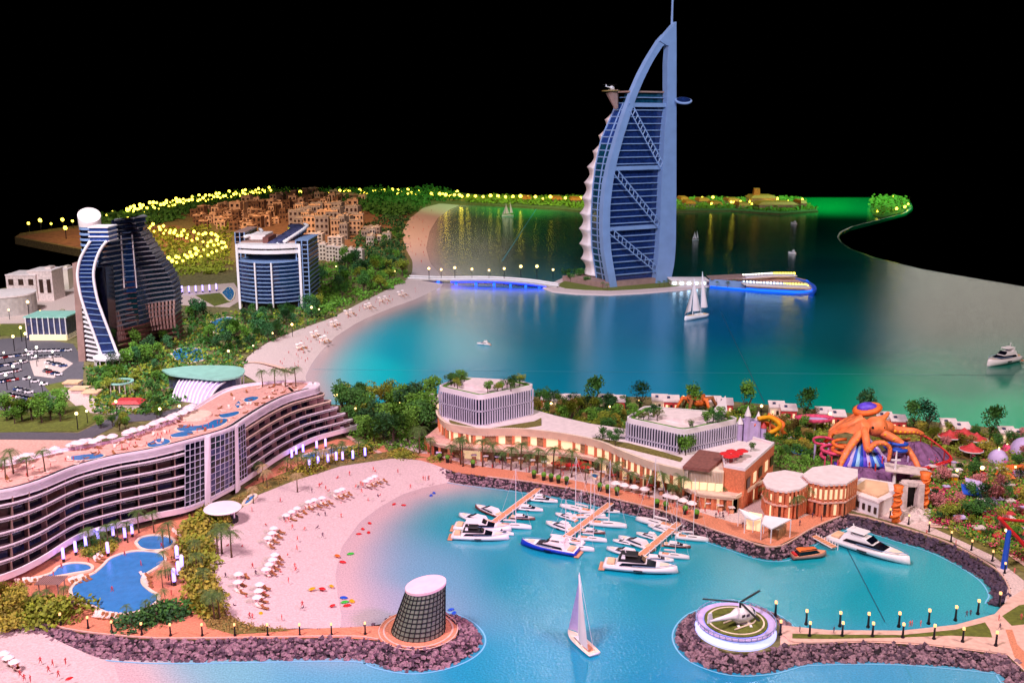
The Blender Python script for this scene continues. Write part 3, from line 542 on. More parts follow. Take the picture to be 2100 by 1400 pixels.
# round tower behind
T = thing('round_tower', 'round banded tower with slanting white disc roof behind the dark hotel', 'tower', AT(184, 560, Y0+4)); Yb = Y0+4
c = AT(184, 455, Yb); zb0 = ZL; rad = 20*.0207*1.08
part('shaft', B().lathe([(rad*.97, ZL), (rad*.97, c.z-.1)], (c.x, Yb, 0), 24), 'glassdark', T)
k = 0
zz = 2.0
while zz < c.z-.25: part('balcony_ring', B().lathe([(rad*.9, zz), (rad*1.04, zz), (rad*1.04, zz+.1), (rad*.9, zz+.1)], (c.x, Yb, 0), 24), 'steelblue', T); zz += .24
b = B().lathe([(rad*1.03, -.5), (rad*1.08, .0), (.02, .02)], (0, 0, 0), 28)
b.v = [(v[0]+c.x, v[1]+Yb, v[2]+c.z+.30+(v[1]*.55 - v[0]*.25 if v[2] > -.1 else 0)) for v in b.v]; part('disc_roof', b, 'roofwhite', T)
# ================= WHITE HOTEL (centre left) =================
Yw = G(545, 640, ZL).y
T = thing('white_hotel', 'white framed hotel with curved blue balcony front and open roof garden', 'hotel', G(545, 640, ZL))
def X(x, y=560): return AT(x, y, Yw).x
def Z(y): return AT(545, y, Yw).z
x0, x1 = X(478), X(608); xm = (x0+x1)/2; hw = (x1-x0)/2
def fr(t, bulge=.9): return (xm+hw*t, Yw+1.0-bulge*(1-t*t))
zf = [Z(y) for y in (626, 613, 601, 589, 577, 566, 555, 544, 534, 524, 514)]
zf = [ZL+.45+(Z(541)-ZL-.45)*i/10 for i in range(11)]
for i, z in enumerate(zf):
    part('balcony_slab', B().prism([fr(-1+.2*k) for k in range(11)]+[(x1, Yw+3), (x0, Yw+3)], z, z+.045), 'steelblue', T)
    if i < 10:
        for k in range(10):
            t0, t1 = -1+.2*k, -.8+.2*k; a_, b_ = fr(t0, .82), fr(t1, .82)
            part('window_pane', B().slab([(a_[0], a_[1]+.06, z+.07), (b_[0], b_[1]+.06, z+.07), (b_[0], b_[1]+.06, zf[i+1]), (a_[0], a_[1]+.06, zf[i+1])], (0, 1, 0), .06), 'glassblue', T)
for t in (-1, -.33, .2, 1):
    a_ = fr(t); part('column', B().box((a_[0], a_[1]-.03, (ZL+Z(505))/2 if abs(t) == 1 else (ZL+zf[-1])/2+.03), (.12 if abs(t) == 1 else .07, .14, (Z(505)-ZL) if abs(t) == 1 else zf[-1]-ZL)), 'white', T)
part('lobby_glass', B().box((xm, Yw+1.6, ZL+.25), (hw*1.7, 1.2, .5)), 'dark', T)
part('core', B().box((xm, Yw+2.6, (ZL+zf[-1])/2), (hw*1.96, 2.6, zf[-1]-ZL)), 'glassdark', T)
for ya, yb in ((505, 513), (517, 524)): part('roof_beam', B().prism([fr(-1+.2*k, .5) for k in range(11)]+[(x1, Yw+3.6), (x0, Yw+3.6)] if ya == 505 else [fr(-1+.2*k, .5) for k in range(11)]+[(x1, Yw+1.4), (x0, Yw+1.4)], Z(yb), Z(ya)), 'white', T)
part('garden_wall', B().box((xm, Yw+3.4, (Z(541)+Z(524))/2), (hw*1.9, .2, Z(524)-Z(541))), 'taupe', T)
for s in (0, 1):
    cx = x1+.12 if s else x0-.16; wd = .62 if s else .5; yy = Yw+2.4 if s else Yw+3.6; zt_ = Z(498) if s else Z(486)
    part('side_wing', B().box((cx, yy, (ZL+zt_)/2), (wd, 2.6, zt_-ZL)), 'glassdark', T)
    n = 14
    for k in range(n+1): z = ZL+.3+(zt_-ZL-.3)*k/n; part('wing_slab', B().box((cx, yy, z), (wd+.1, 2.72, .04)), 'steelblue' if s else 'taupe', T)
    for k in range(3): part('wing_post', B().box((cx-wd/2+wd*k/2, yy-1.36, (ZL+zt_)/2), (.05, .06, zt_-ZL)), 'steelblue', T)
# roof: slate dome strip, white arcs
zr_ = Z(505); part('roof_slab', B().box((xm+.1, Yw+3.2, zr_+.02), (hw*2.0, 3.4, .1)), 'taupe', T)
b = B(); n = 14; r1_, r2_ = [], []
for k in range(n+1):
    t = k/n; y = Yw+1.2+4.2*t; xc = xm+.25+.85*math.sin(t*2.6)-.2*t; h = zr_+.1+.55*math.sin(min(1, t*1.3)*math.pi*.6)
    r1_.append([Vector((xc-.42, y, h-.12)), Vector((xc-.2, y, h)), Vector((xc+.3, y, h)), Vector((xc+.5, y, h-.1)), Vector((xc+.5, y, h-.3)), Vector((xc-.42, y, h-.3))]); r2_.append(Vector((xc+.55, y, h-.02)))
part('slate_roof', b.loft(r1_), 'glassgrey', T, True); part('roof_rim', B().tube(r2_, .09, 6), 'white', T, True)
part('rim_left', B().tube([Vector((xm-1.5+.5*math.sin(k/8*3), Yw+2+3*k/8, zr_+.25+.1*k/8)) for k in range(9)], .1, 6), 'white', T, True)
part('terrace_panel', B().box((xm-.9, Yw+3.2, zr_+.2), (.9, 1.8, .25)), 'roofwhite', T); part('brown_terrace', B().box((xm-.2, Yw+2.2, zr_+.16), (.3, 1.8, .3)), 'gardenbrown', T)
# ================= TERRACED HOTEL (foreground left) =================
ZR = 2.1; ZB = .50
rf = [(-420, 1040), (-250, 1035), (-120, 1022), (0, 1010), (79, 990), (157, 959), (236, 938), (314, 924), (393, 904), (471, 881), (511, 857), (550, 833), (589, 814), (622, 804), (648, 797)]
bf = [(-420, 1230), (-250, 1225), (-120, 1210), (0, 1183), (79, 1148), (157, 1100), (236, 1075), (314, 1056), (393, 1038), (471, 1000), (520, 970), (580, 930), (640, 900), (690, 885), (732, 874)]
bk = [(-420, 960), (-250, 968), (-120, 962), (0, 955), (118, 926), (236, 905), (314, 880), (369, 858), (393, 842), (440, 812), (471, 798), (510, 790), (550, 786), (600, 783), (640, 787)]
NN = 60
RF = smoothline([G(x, y, ZR) for x, y in rf], NN); BF = smoothline([G(x, y, ZB) for x, y in bf], NN); BK = smoothline([G(x, y, ZR) for x, y in bk], NN)
T = thing('terraced_hotel', 'long white hotel curving in an S with stacked balcony terraces and a rooftop pool deck', 'hotel', G(300, 1065, ZL))
LV = 6
def front(k, inset=0.0):                         # k = 0 roof .. LV base
    t = k/LV; line = []
    for i, (a_, b_) in enumerate(zip(RF, BF)):
        q = i/(NN-1); tt = t if q > .72 or True else t
        p = a_.lerp(b_, tt); p.z = ZR+(ZB-ZR)*t; line.append(p)
    if inset:
        out = []
        for i, p in enumerate(line):
            tg = (line[min(i+1, NN-1)]-line[max(i-1, 0)]); tg.z = 0; tg.normalize(); out.append(p+Vector((-tg.y, tg.x, 0))*inset-(tg*inset if i > NN-6 else Vector()))
        return out
    return line
def tip(line, bkl, k):                            # rounded end between front tip and back tip
    a_, b_ = line[-1], bkl[-1]; tg = (line[-1]-line[-4]); tg.z = 0; tg.normalize(); m = (a_+b_)/2; r = (b_-a_).length/2
    return [m+(a_-m)*math.cos(s)+tg*r*.75*math.sin(s) for s in (math.pi*j/8 for j in range(1, 8))]
i0, i1 = 0, 0
for i, p in enumerate(RF):
    x = 1050+p.x/(p.y*math.cos(PITCH)+(CAMH-p.z)*math.sin(PITCH))*F
    if x < 392: i0 = i
    if x < 508: i1 = i
for k in range(LV+1):
    L = front(k); z = ZR+(ZB-ZR)*k/LV; Bk_ = [Vector((p.x, p.y, z)) for p in BK]
    if k > 0: Bk_ = [p.lerp(Vector((q.x, q.y, z)), .25) for p, q in zip(Bk_, L)]
    outl = [(p.x, p.y) for p in L+tip(L, Bk_, k)+Bk_[::-1]]
    if k == 0:
        part('roof_slab', B().prism(outl, z-.14, z), 'white', T)
        part('roof_fascia', B().wall([p for p in L+tip(L, Bk_, k)], z-.17, z+.05, .05), 'white', T); inn = front(0, .14); part('roof_gutter', B().wall(inn, z, z+.02, .07), 'darkmetal', T)
        inn = front(0, .26); bi = [p.lerp(q, .07) for p, q in zip(BK, RF)]
        part('roof_deck', B().prism([(p.x, p.y) for p in inn[:-1]+bi[:-1][::-1]], z-.01, z+.015), 'deck', T)
        part('rear_parapet', B().wall([Vector((p.x, p.y, 0)) for p in BK][::-1], z-.1, z+.07, .05), 'white', T)
    else:
        part('terrace_slab', B().prism(outl, z-.045, z), 'terrace', T)  # slab coloured dark, putting the balcony shade into its base colour
        edge_ = L+tip(L, Bk_, k)
        if k < LV:
            segA = L[:i0+1]; segB = L[i1:]+tip(L, Bk_, k)
            for sg in (segA, segB): part('balustrade', B().wall(sg, z-.05, z+.03, .025), 'cream' if (k < 3 and sg is segB) else 'white', T)
        else: part('base_skirt', B().wall(edge_, z-.11, z+.05, .04, .03), 'white', T)
    if k < LV:
        z1 = ZR+(ZB-ZR)*(k+1)/LV; Lg = front(k+.9, .2); Lg = [Vector((p.x, p.y, z)) for p in Lg]; top = z-(.14 if k == 0 else .045)
        for i in range(0, NN-1, 2):
            j = min(i+2, NN-1)
            if i0 <= i and j <= i1+1: continue
            part('window_pane', B().slab([(Lg[i].x, Lg[i].y, z1), (Lg[j].x, Lg[j].y, z1), (Lg[j].x, Lg[j].y, top), (Lg[i].x, Lg[i].y, top)], (Lg[i]-Lg[j]).cross(Vector((0, 0, 1))), .02), rnd.choice(['glassdark', 'glassdark', 'glassnight', 'brownglass']), T)
            a_ = front(k+.9, .05)[i]; part('partition', B().slab([(a_.x, a_.y, z1), (Lg[i].x, Lg[i].y, z1), (Lg[i].x, Lg[i].y, top), (a_.x, a_.y, top)], (Lg[j]-Lg[i]), .014), 'taupe', T)
        # end wall behind the rounded tips
        tp_ = tip(front(k+.9, .2), [p.lerp(q, .2) for p, q in zip(BK, RF)], k); part('end_glazing', B().wall([Vector((p.x, p.y, 0)) for p in [Lg[-1]]+[q*1.0 for q in tp_]], z1, top, .03), 'brownglass' , T)
# dark body and lobby
body = front(LV*.75, .55); part('inner_body', B().prism([(p.x, p.y) for p in body[:-3]+[p.lerp(q, .3) for p, q in zip(BK, RF)][:-3][::-1]], ZL, ZR-.2), 'dark', T)
lob = front(LV, .35)
for i in range(0, NN-2, 3): p = lob[i]; part('lobby_column', B().tube([(p.x, p.y, ZL), (p.x, p.y, ZB-.04)], .035, 6), 'taupe', T)
part('lobby_glass', B().wall(front(LV, .5), ZL, ZB-.04, .03), 'glassdark', T)
# central glass wall
def gw(u, k, ins=-.02):
    f = i0+(i1-i0)*u; a_ = int(f); fr_ = f-a_; L = front(k, ins+.0001); return L[a_].lerp(L[min(a_+1, NN-1)], fr_)
CG = {}
def cg(c, r): 
    if (c, r) not in CG:
        p = gw(c/15, r/10*LV*.98+.12); CG[(c, r)] = p
    return CG[(c, r)]
for c in range(15):
    for r in range(10):
        a_, b_, c_, d_ = cg(c, r+1), cg(c+1, r+1), cg(c+1, r), cg(c, r)
        if c in (4, 11): continue
        part('curtain_pane', B().slab([a_, b_, c_, d_], (b_-a_).cross(Vector((0, 0, -1))), .02), 'glassgrey' if 5 <= c <= 10 and rnd.random() < .5 else 'glassdark', T)
for c in range(16):
    part('mullion', B().tube([cg(c, r)+Vector((0, -.03, 0)) for r in range(11)], .008, 4), 'fin', T)
for r in range(11): part('transom', B().tube([cg(c, r)+Vector((0, -.03, 0)) for c in range(16)], .008, 4), 'fin', T)
for c in (4, 11):
    b = B(); a_, b_, c_, d_ = cg(c, 10), cg(c+1, 10), cg(c+1, 0), cg(c, 0)
    part('pillar', b.slab([a_+Vector((0, -.12, -.2)), b_+Vector((0, -.12, -.2)), c_+Vector((0, -.1, .05)), d_+Vector((0, -.1, .05))], (0, 1, 0), .2), 'white', T)
# roof pools and deck furniture
def rpool(pts, m='pool'): 
    P = smoothline([G(x, y, ZR+.03) for x, y in pts]+[G(*pts[0], ZR+.03)], 24)[:-1]; c = sum(P, Vector())/len(P)
    part('rooftop_pool', B().prism([(p.x, p.y) for p in P], ZR+.01, ZR+.03), m, T); part('pool_rim', B().prism([(c.x+(p.x-c.x)*1.12, c.y+(p.y-c.y)*1.12) for p in P], ZR+.008, ZR+.022), 'cream', T)
rpool([(146, 935), (175, 931), (205, 930), (212, 934), (190, 940), (150, 942)]); rpool([(302, 909), (325, 899), (346, 901), (345, 908), (318, 915), (304, 914)])
rpool([(349, 891), (370, 885), (392, 884), (395, 889), (375, 894), (355, 895)]); rpool([(362, 878), (375, 871), (400, 873), (425, 868), (440, 860), (465, 858), (462, 866), (440, 876), (400, 882), (372, 883)])
rpool([(448, 850), (470, 846), (488, 843), (488, 848), (470, 854), (455, 855)]); rpool([(482, 830), (489, 822), (493, 828), (488, 836)]); rpool([(498, 818), (515, 813), (530, 814), (522, 820), (505, 823)])
part('roof_terrace', B().lathe([(.42, 0), (.42, .08), (.02, .08)], G(402, 855, ZR), 20), 'cream', T)
def onroof(a0, a1, n, jit, q0, q1):
    out = []
    for _ in range(n): i = rnd.uniform(a0, a1); k = int(i); f = i-k; q = rnd.uniform(q0, q1); p = RF[k].lerp(RF[k+1], f).lerp(BK[k].lerp(BK[k+1], f), q); p.z = ZR+.015; out.append(p)
    return out
# ---- small proto things
proto('parasol', ('canopy', B().lathe([(.11, .15), (.06, .185), (.005, .2)], n=8), 'umbrella', False), ('pole', B().tube([(0, 0, 0), (0, 0, .19)], .006, 4), 'white', False))
proto('redparasol', ('canopy', B().lathe([(.17, .2), (.09, .24), (.005, .26)], n=8), 'red', False), ('pole', B().tube([(0, 0, 0), (0, 0, .25)], .008, 4), 'white', False))
lb = B().box((0, 0, .022), (.055, .12, .012)); lb.slab([(-.027, .05, .028), (.027, .05, .028), (.027, .09, .07), (-.027, .09, .07)], (0, 1, 0), .01)
lg = B()
for sx in (-.02, .02):
    for sy in (-.05, .05): lg.box((sx, sy, .01), (.008, .008, .02))
proto('lounger', ('mattress', lb, 'lounger', False), ('legs', lg, 'teak', False)); proto('brownlounger', ('mattress', lb, 'thatch', False), ('legs', lg, 'teak', False))
for p in onroof(10, 34, 80, 0, .80, .96): inst('parasol', 'parasol', 'small white parasol on the terraced hotel roof edge', 'parasol', p, rnd.random(), rnd.uniform(1.0, 1.35), 'white parasols along the hotel roof')
for p in onroof(8, 54, 130, 0, .15, .82): inst(rnd.choice(['lounger', 'lounger', 'brownlounger']), 'sun_lounger', 'small sun lounger among the rooftop pools', 'sun lounger', p, rnd.random()*6, 1, 'loungers on the hotel roof deck')
# ================= LOUVRED OFFICE BLOCKS + PODIUM =================
def roundpoly(pts, r, n=5):
    out = []; m = len(pts)
    for i in range(m):
        p, a_, c_ = Vector(pts[i]), Vector(pts[i-1]), Vector(pts[(i+1) % m]); u = (a_-p).normalized(); v = (c_-p).normalized()
        s, e = p+u*r, p+v*r
        for k in range(n+1): t = k/n; out.append(s*(1-t)**2+p*2*t*(1-t)+e*t*t)
    return out
def block(px, zt_, zb_, label, mid, nf):
    P = roundpoly([G(x, y, zt_).xy for x, y in px], .2); T = thing('louvred_block', label, 'office block', (*(sum(P, Vector((0, 0)))/len(P)), zb_))
    part('glass_core', B().prism([(c[0], c[1]) for c in roundpoly([Vector(G(x, y, zt_).xy)*.985+sum((Vector(G(a, b_, zt_).xy) for a, b_ in px), Vector((0, 0)))/len(px)*.015 for x, y in px], .33)], zb_, zt_-.05), 'blockglass', T)
    part('roof_rim', B().prism([(p.x, p.y) for p in P], zt_-.09, zt_), 'white', T)
    c = sum(P, Vector((0, 0)))/len(P); part('roof_garden', B().prism([tuple(c+(p-c)*.93) for p in P], zt_, zt_+.012), 'roofwhite', T)
    part('parapet', B().wall([Vector((*p, 0)) for p in P+P[:1]], zt_, zt_+.06, .05), 'white', T)
    part('penthouse', B().prism([tuple(c+(p-c)*Vector((.5, .5))) if False else (c.x+(p.x-c.x)*.5, c.y+(p.y-c.y)*.5+.1) for p in P], zt_, zt_+.12), 'roofwhite', T)
    part('mid_band', B().prism([(c.x+(p.x-c.x)*1.004, c.y+(p.y-c.y)*1.004) for p in P], mid-.02, mid+.02), 'fin', T)
    part('base_band', B().prism([(c.x+(p.x-c.x)*1.006, c.y+(p.y-c.y)*1.006) for p in P], zb_-.02, zb_+.05), 'white', T)
    part('edge_planting', B().wall([Vector((c.x+(q.x-c.x)*.93, c.y+(q.y-c.y)*.93, 0)) for q in P+P[:1]], zt_, zt_+.05, .09), 'leaf1', T)
    # front perimeter only (facing the camera)
    Q = resample([Vector((*p, 0)) for p in P+P[:1]], nf); mes = {}
    for i in range(nf-1):
        p, q = Q[i], Q[i+1]; t = (q-p).normalized(); nrm = Vector((t.y, -t.x, 0))
        if (p-Vector((c.x, c.y, 0))).dot(nrm) < 0: nrm = -nrm
        if nrm.y > .55: continue
        ang = math.atan2(t.y, t.x)
        for lo, hi in ((zb_+.05, mid-.03), (mid+.03, zt_-.09)):
            key = round(hi-lo, 4)
            if key not in mes: mes[key] = B().box((0, 0, (hi-lo)/2), (.034, .03, hi-lo)).mesh('fin', 'fin')
            o = bpy.data.objects.new('fin', mes[key]); C.objects.link(o); o.parent = T; o.location = Vector((p.x+nrm.x*.02, p.y+nrm.y*.02, lo))-T.location; o.rotation_euler = (0, 0, ang)
    return c
ZP = 1.0
c1 = block([(897, 795), (984, 815), (1097, 792), (1066, 783), (943, 776)], 1.92, ZP-.02, 'pale louvred office block at the left end of the retail podium', 1.46, 84)
c2 = block([(1282, 860), (1402, 886), (1516, 862), (1478, 848), (1322, 835)], 1.62, ZP-.06, 'pale louvred office block beside the brick restaurant building', 1.14, 94)
T = thing('retail_podium', 'long curved shopping podium of cream louvres over brick arcades facing the marina', 'shopping centre', G(1180, 950, ZL))
f1 = [(872, 897), (879, 906), (905, 914), (957, 920), (1064, 926), (1171, 934), (1225, 944), (1270, 958), (1300, 972), (1329, 979), (1352, 975), (1385, 992), (1429, 1013), (1470, 1019), (1509, 1022)]
f2 = [(900, 855), (904, 868), (921, 882), (955, 889), (993, 893), (1064, 893), (1136, 900), (1200, 911), (1240, 922), (1271, 936), (1300, 948), (1329, 959), (1365, 970), (1403, 979)]
F1 = smoothline([G(x, y, .60) for x, y in f1], 60); F2 = smoothline([G(x, y, .92) for x, y in f2], 60)
bkp = [G(x, y, 1.0) for x, y in ((1530, 935), (1530, 905), (1440, 895), (1290, 880), (1210, 868), (1140, 852), (1090, 838), (930, 838), (905, 845))]
part('lower_roof', B().prism([(p.x, p.y) for p in F1]+[(G(1560, 985, .6).x, G(1560, 985, .6).y)]+[(p.x, p.y) for p in bkp[1:]], .56, .62), 'deck', T)
part('lower_parapet', B().wall(F1, .55, .66, .03), 'cream', T)
part('lower_body', B().prism([(p.x, p.y+.35) for p in F1]+[(G(1560, 985, .6).x, G(1560, 985, .6).y)]+[(p.x, p.y) for p in bkp[1:]], ZL, .56), 'gardenbrown', T)
for i in range(0, 59, 1):
    p, q = F1[i]+Vector((0, .22, 0)), F1[i+1]+Vector((0, .22, 0)); r = 1
    part('shop_window', B().slab([(p.x, p.y, ZL), (q.x, q.y, ZL), (q.x, q.y, .54), (p.x, p.y, .54)], (0, 1, 0), .04), rnd.choice(['glasswarm', 'brownglass', 'shopwarm', 'glasswarm']), T)
    if i % 2 == 0: part('arcade_pillar', B().box((F1[i].x, F1[i].y+.06, (ZL+.56)/2), (.07, .07, .56-ZL)), 'brick', T)
part('upper_body', B().prism([(p.x, p.y+.12) for p in F2]+[(p.x, p.y) for p in bkp], .6, .95), 'glasswarm', T)
for i in range(59):
    p, q = F2[i]+Vector((0, .05, 0)), F2[i+1]+Vector((0, .05, 0)); part('upper_window', B().slab([(p.x, p.y, .64), (q.x, q.y, .64), (q.x, q.y, .9), (p.x, p.y, .9)], (0, 1, 0), .03), rnd.choice(['shopwarm', 'glasswarm', 'shopwarm']), T)
    if i % 2 == 0: part('brick_pier', B().box((F2[i].x, F2[i].y+.04, .78), (.08, .08, .33)), 'brick', T)
part('louvre_band', B().wall(F2, .91, 1.17, .06, .10), 'cream', T)
b = B()
for i in range(240):
    k = i/4; j = min(int(k), 58); p = F2[j].lerp(F2[j+1], k-j); b.box((p.x, p.y-.01, 1.04), (.012, .03, .26))
part('louvre_blades', b, 'palebuild', T)
part('podium_roof', B().prism([(p.x, p.y+.05) for p in F2]+[(p.x, p.y) for p in bkp], .95, ZP), 'roofwhite', T)
# planted strips on the podium roof
for pts in ([(921, 862), (989, 882), (1096, 865), (1110, 858), (1110, 872), (1000, 888), (930, 876)], [(1215, 898), (1290, 910), (1360, 928), (1400, 940), (1395, 946), (1290, 920), (1220, 904)]):
    P = Gs(pts, 1.01); part('planting', B().prism([(p.x, p.y) for p in P], 1.0, 1.04), 'scrub', T)
# brick restaurant building
T = thing('restaurant_building', 'orange brick corner restaurant with brown louvred roof and roof terrace', 'building', G(1500, 1020, ZL))
def poly(pts, z): return [tuple(G(x, y, z).xy) for x, y in pts]
Q = poly([(1484, 958), (1528, 966), (1588, 912), (1545, 900), (1480, 930)], 1.25); part('brick_block', B().prism(Q, ZL, 1.25), 'brick', T)
part('roof_terrace', B().prism([((sum(p[0] for p in Q)/5)*.06+x*.94, (sum(p[1] for p in Q)/5)*.06+y*.94) for x, y in Q], 1.25, 1.27), 'roofwhite', T); part('parapet', B().wall([(*p, 0) for p in [Q[4], Q[0], Q[1], Q[2], Q[3]]], 1.25, 1.33, .04), 'white', T)
Q2 = poly([(1403, 957), (1484, 964), (1500, 935), (1434, 926)], 1.20); part('louvred_hall', B().prism(Q2, .6, 1.16), 'cream', T); part('brown_roof', B().prism(poly([(1400, 958), (1455, 964), (1492, 932), (1434, 923)], 1.22), 1.17, 1.25), 'brownroof', T)
b = B()
for i in range(26): a_ = Vector((*Q2[0], 0)).lerp(Vector((*Q2[1], 0)), i/26); b.box((a_.x, a_.y-.02, .9), (.012, .03, .5))
part('hall_louvres', b, 'palebuild', T)
Q3 = poly([(1425, 1012), (1509, 1022), (1572, 984), (1540, 960), (1440, 985)], .60); part('lower_storey', B().prism([(x, y+.1) for x, y in Q3], ZL, .58), 'brownglass', T)
part('terrace_edge', B().wall([(*p, 0) for p in Q3[:3]], .56, .66, .04), 'cream', T)
for a_, b_, n in ((Q3[0], Q3[1], 6), (Q3[1], Q3[2], 6)):
    for k in range(n+1): p = Vector((*a_, 0)).lerp(Vector((*b_, 0)), k/n); part('brick_pillar', B().box((p.x, p.y+.04, (ZL+.58)/2), (.09, .09, .58-ZL)), 'brick', T)
    for k in range(n): p, q = (Vector((*a_, 0)).lerp(Vector((*b_, 0)), (k+t)/n) for t in (.15, .85)); part('lit_window', B().slab([(p.x, p.y+.06, ZL+.02), (q.x, q.y+.06, ZL+.02), (q.x, q.y+.06, .52), (p.x, p.y+.06, .52)], (0, 1, 0), .03), 'shopwarm' if k % 2 else 'glasswarm', T)
for k in range(5): 
    p = Vector((*Q[1], 0)).lerp(Vector((*Q[2], 0)), (k+.3)/5); q = Vector((*Q[1], 0)).lerp(Vector((*Q[2], 0)), (k+.8)/5); nn = Vector((.02, -.03, 0))
    part('side_window', B().slab([(p+nn).to_tuple()[:2]+(.72,), (q+nn).to_tuple()[:2]+(.72,), (q+nn).to_tuple()[:2]+(1.0,), (p+nn).to_tuple()[:2]+(1.0,)], (0, 1, 0), .03), 'shopwarm' if k in (1, 3) else 'brownglass', T)
for k in range(5): p = Vector((*Q2[0], 0)).lerp(Vector((*Q2[1], 0)), (k+.5)/5); part('hall_window', B().box((p.x, p.y-.04, .73), (.18, .04, .2)), 'shopwarm', T)
for i, (x, y) in enumerate([(1487, 944), (1500, 939), (1512, 943), (1522, 938), (1504, 948), (1494, 950)]): inst('redparasol', 'parasol', 'red parasol on the brick restaurant roof terrace', 'parasol', G(x, y, 1.27), 0, .95, 'red parasols on the restaurant roof')
# pavilions
def pav(px, zt_, label, lit):
    P = [Vector(G(x, y, zt_).xy) for x, y in px]; c = sum(P, Vector((0, 0)))/len(P); T = thing('brick_pavilion', label, 'pavilion', (c.x, c.y, ZL))
    part('roof', B().prism([tuple(c+(p-c)*1.04) for p in P], zt_-.06, zt_), 'roofwhite', T); part('brick_wall', B().prism([tuple(c+(p-c)*.98) for p in P], ZL, zt_-.06), 'brick', T)
    part('ledge', B().prism([tuple(c+(p-c)*1.08) for p in P], .60, .64), 'deck', T)
    L = resample([Vector((*p, 0)) for p in P+P[:1]], 34)
    for i in range(33):
        p, q = L[i], L[i+1]; m_ = (p+q)/2; nrm = (m_-Vector((c.x, c.y, 0))); 
        if nrm.y > .05: continue
        a_ = p.lerp(q, .12)+nrm.normalized()*.0; d_ = p.lerp(q, .88)
        for lo, hi in ((ZL+.05, .56), (.70, zt_-.16)):
            if i % 2 == 0 or (lo > .6 and lit): part('window', B().slab([(a_.x, a_.y, lo), (d_.x, d_.y, lo), (d_.x, d_.y, hi), (a_.x, a_.y, hi)], (0, -1, 0), .015), 'shopwarm' if (lo > .6 or rnd.random() < .4) else 'brownglass', T)
        part('pilaster', B().box((p.x, p.y-.02, (ZL+zt_)/2), (.05, .05, zt_-ZL-.08)), 'brick', T)
pav([(1566, 984), (1573, 996), (1590, 1003), (1615, 1006), (1640, 1001), (1655, 992), (1660, 982), (1645, 970), (1610, 964), (1575, 970)], 1.02, 'round brick pavilion with pale roof behind the promenade palms', False)
pav([(1648, 972), (1662, 985), (1690, 992), (1735, 990), (1757, 976), (1757, 962), (1705, 953), (1668, 958)], 1.12, 'polygonal brick pavilion with tall lit windows nearest the octopus', True)
# white sail canopies on the corner quay
T = thing('quay_canopy', 'pointed white canopy over the promenade corner on thin posts', 'canopy', G(1540, 1090, ZL))
def canopy(T, q, h, px): 
    P = [G(x, y, h+dz) for x, y, dz in px]; part('roof_sheet', B().slab(P, (0, 0, 1), .03), 'white', T)
    for p in P: part('post', B().tube([(p.x, p.y, ZL), (p.x, p.y, p.z)], .014, 5), 'white', T)
canopy(T, 0, .62, [(1515, 1044, .05), (1562, 1063, -.03), (1545, 1068, -.1), (1528, 1062, 0)])
part('kiosk', B().prism(poly([(1530, 1085), (1558, 1090), (1562, 1075), (1535, 1070)], ZL), ZL, .5), 'shopwarm', T)
T = thing('quay_canopy', 'larger white canopy at the outer corner of the promenade beside the water taxi', 'canopy', G(1590, 1110, ZL))
canopy(T, 0, .62, [(1562, 1075, .0), (1582, 1086, -.05), (1622, 1066, .05), (1568, 1058, .05)])
part('kiosk', B().prism(poly([(1575, 1102), (1596, 1108), (1612, 1094), (1588, 1088)], ZL), ZL, .48), 'glasswarm', T)
# white pier entrance building
T = thing('entrance_building', 'low white building with salmon roof panels behind the moored yacht', 'building', G(1780, 1045, ZL))
Q = poly([(1730, 1035), (1800, 1062), (1832, 1045), (1828, 1020), (1765, 1010)], .22); part('wall', B().prism(Q, ZL, .60), 'white', T); c = Vector((sum(p[0] for p in Q)/5, sum(p[1] for p in Q)/5))
part('roof', B().prism([tuple(c+(Vector(p)-c)*1.03) for p in Q], .60, .65), 'roofwhite', T); part('roof_panel', B().prism([tuple(c+(Vector(p)-c)*.7) for p in Q], .65, .70), 'terracotta', T)
for k in range(6): p = Vector((*Q[0], 0)).lerp(Vector((*Q[1], 0)), (k+.5)/6); part('window', B().box((p.x-.01, p.y-.012, .40), (.07, .03, .16), math.atan2(Q[1][1]-Q[0][1], Q[1][0]-Q[0][0])), 'brownglass', T)
T = thing('gate_building', 'pale stone gate tower with dark arch between the orange columns', 'gatehouse', G(1865, 1050, ZL))
for x in (1848, 1882): p = G(x, 1050, ZL); part('gate_pier', B().box((p.x, p.y, .62), (.17, .25, .8), 0, .85), 'stone', T)
p = G(1865, 1048, ZL); part('gate_beam', B().box((p.x, p.y, .98), (.5, .2, .12)), 'stone', T); part('gate_door', B().box((p.x, p.y+.1, .55), (.3, .05, .66)), 'dark', T)
# helipad on the breakwater
T = thing('helipad', 'round glowing white helipad with grass landing circle at the breakwater tip', 'helipad', G(1508, 1290, ZL)); c = G(1508, 1292, ZL)
R1 = 82*SC(1508, 1290, ZL)
part('drum', B().lathe([(R1*.99, -.05), (R1*1.0, .04), (R1*.90, .16), (R1*.86, .19), (.02, .19)], c, 48), 'whiteglow', T, False)
part('ring_walk', B().lathe([(R1*.95, .16), (R1*.98, .20), (R1*.95, .20), (R1*.80, .19), (.02, .19)], c, 48), 'lilac', T)
part('landing_lawn', B().lathe([(R1*.78, .19), (R1*.78, .215), (.02, .215)], c, 40), 'lawn', T); part('white_ring', B().ring(c, R1*.66, R1*.70, .216, .224), 'cream', T)
b = B()
for k in range(40): a_ = 2*math.pi*k/40; b.tube([(c.x+R1*.98*math.cos(a_), c.y+R1*.98*math.sin(a_), c.z+.19), (c.x+R1*.98*math.cos(a_), c.y+R1*.98*math.sin(a_), c.z+.26)], .007, 4)
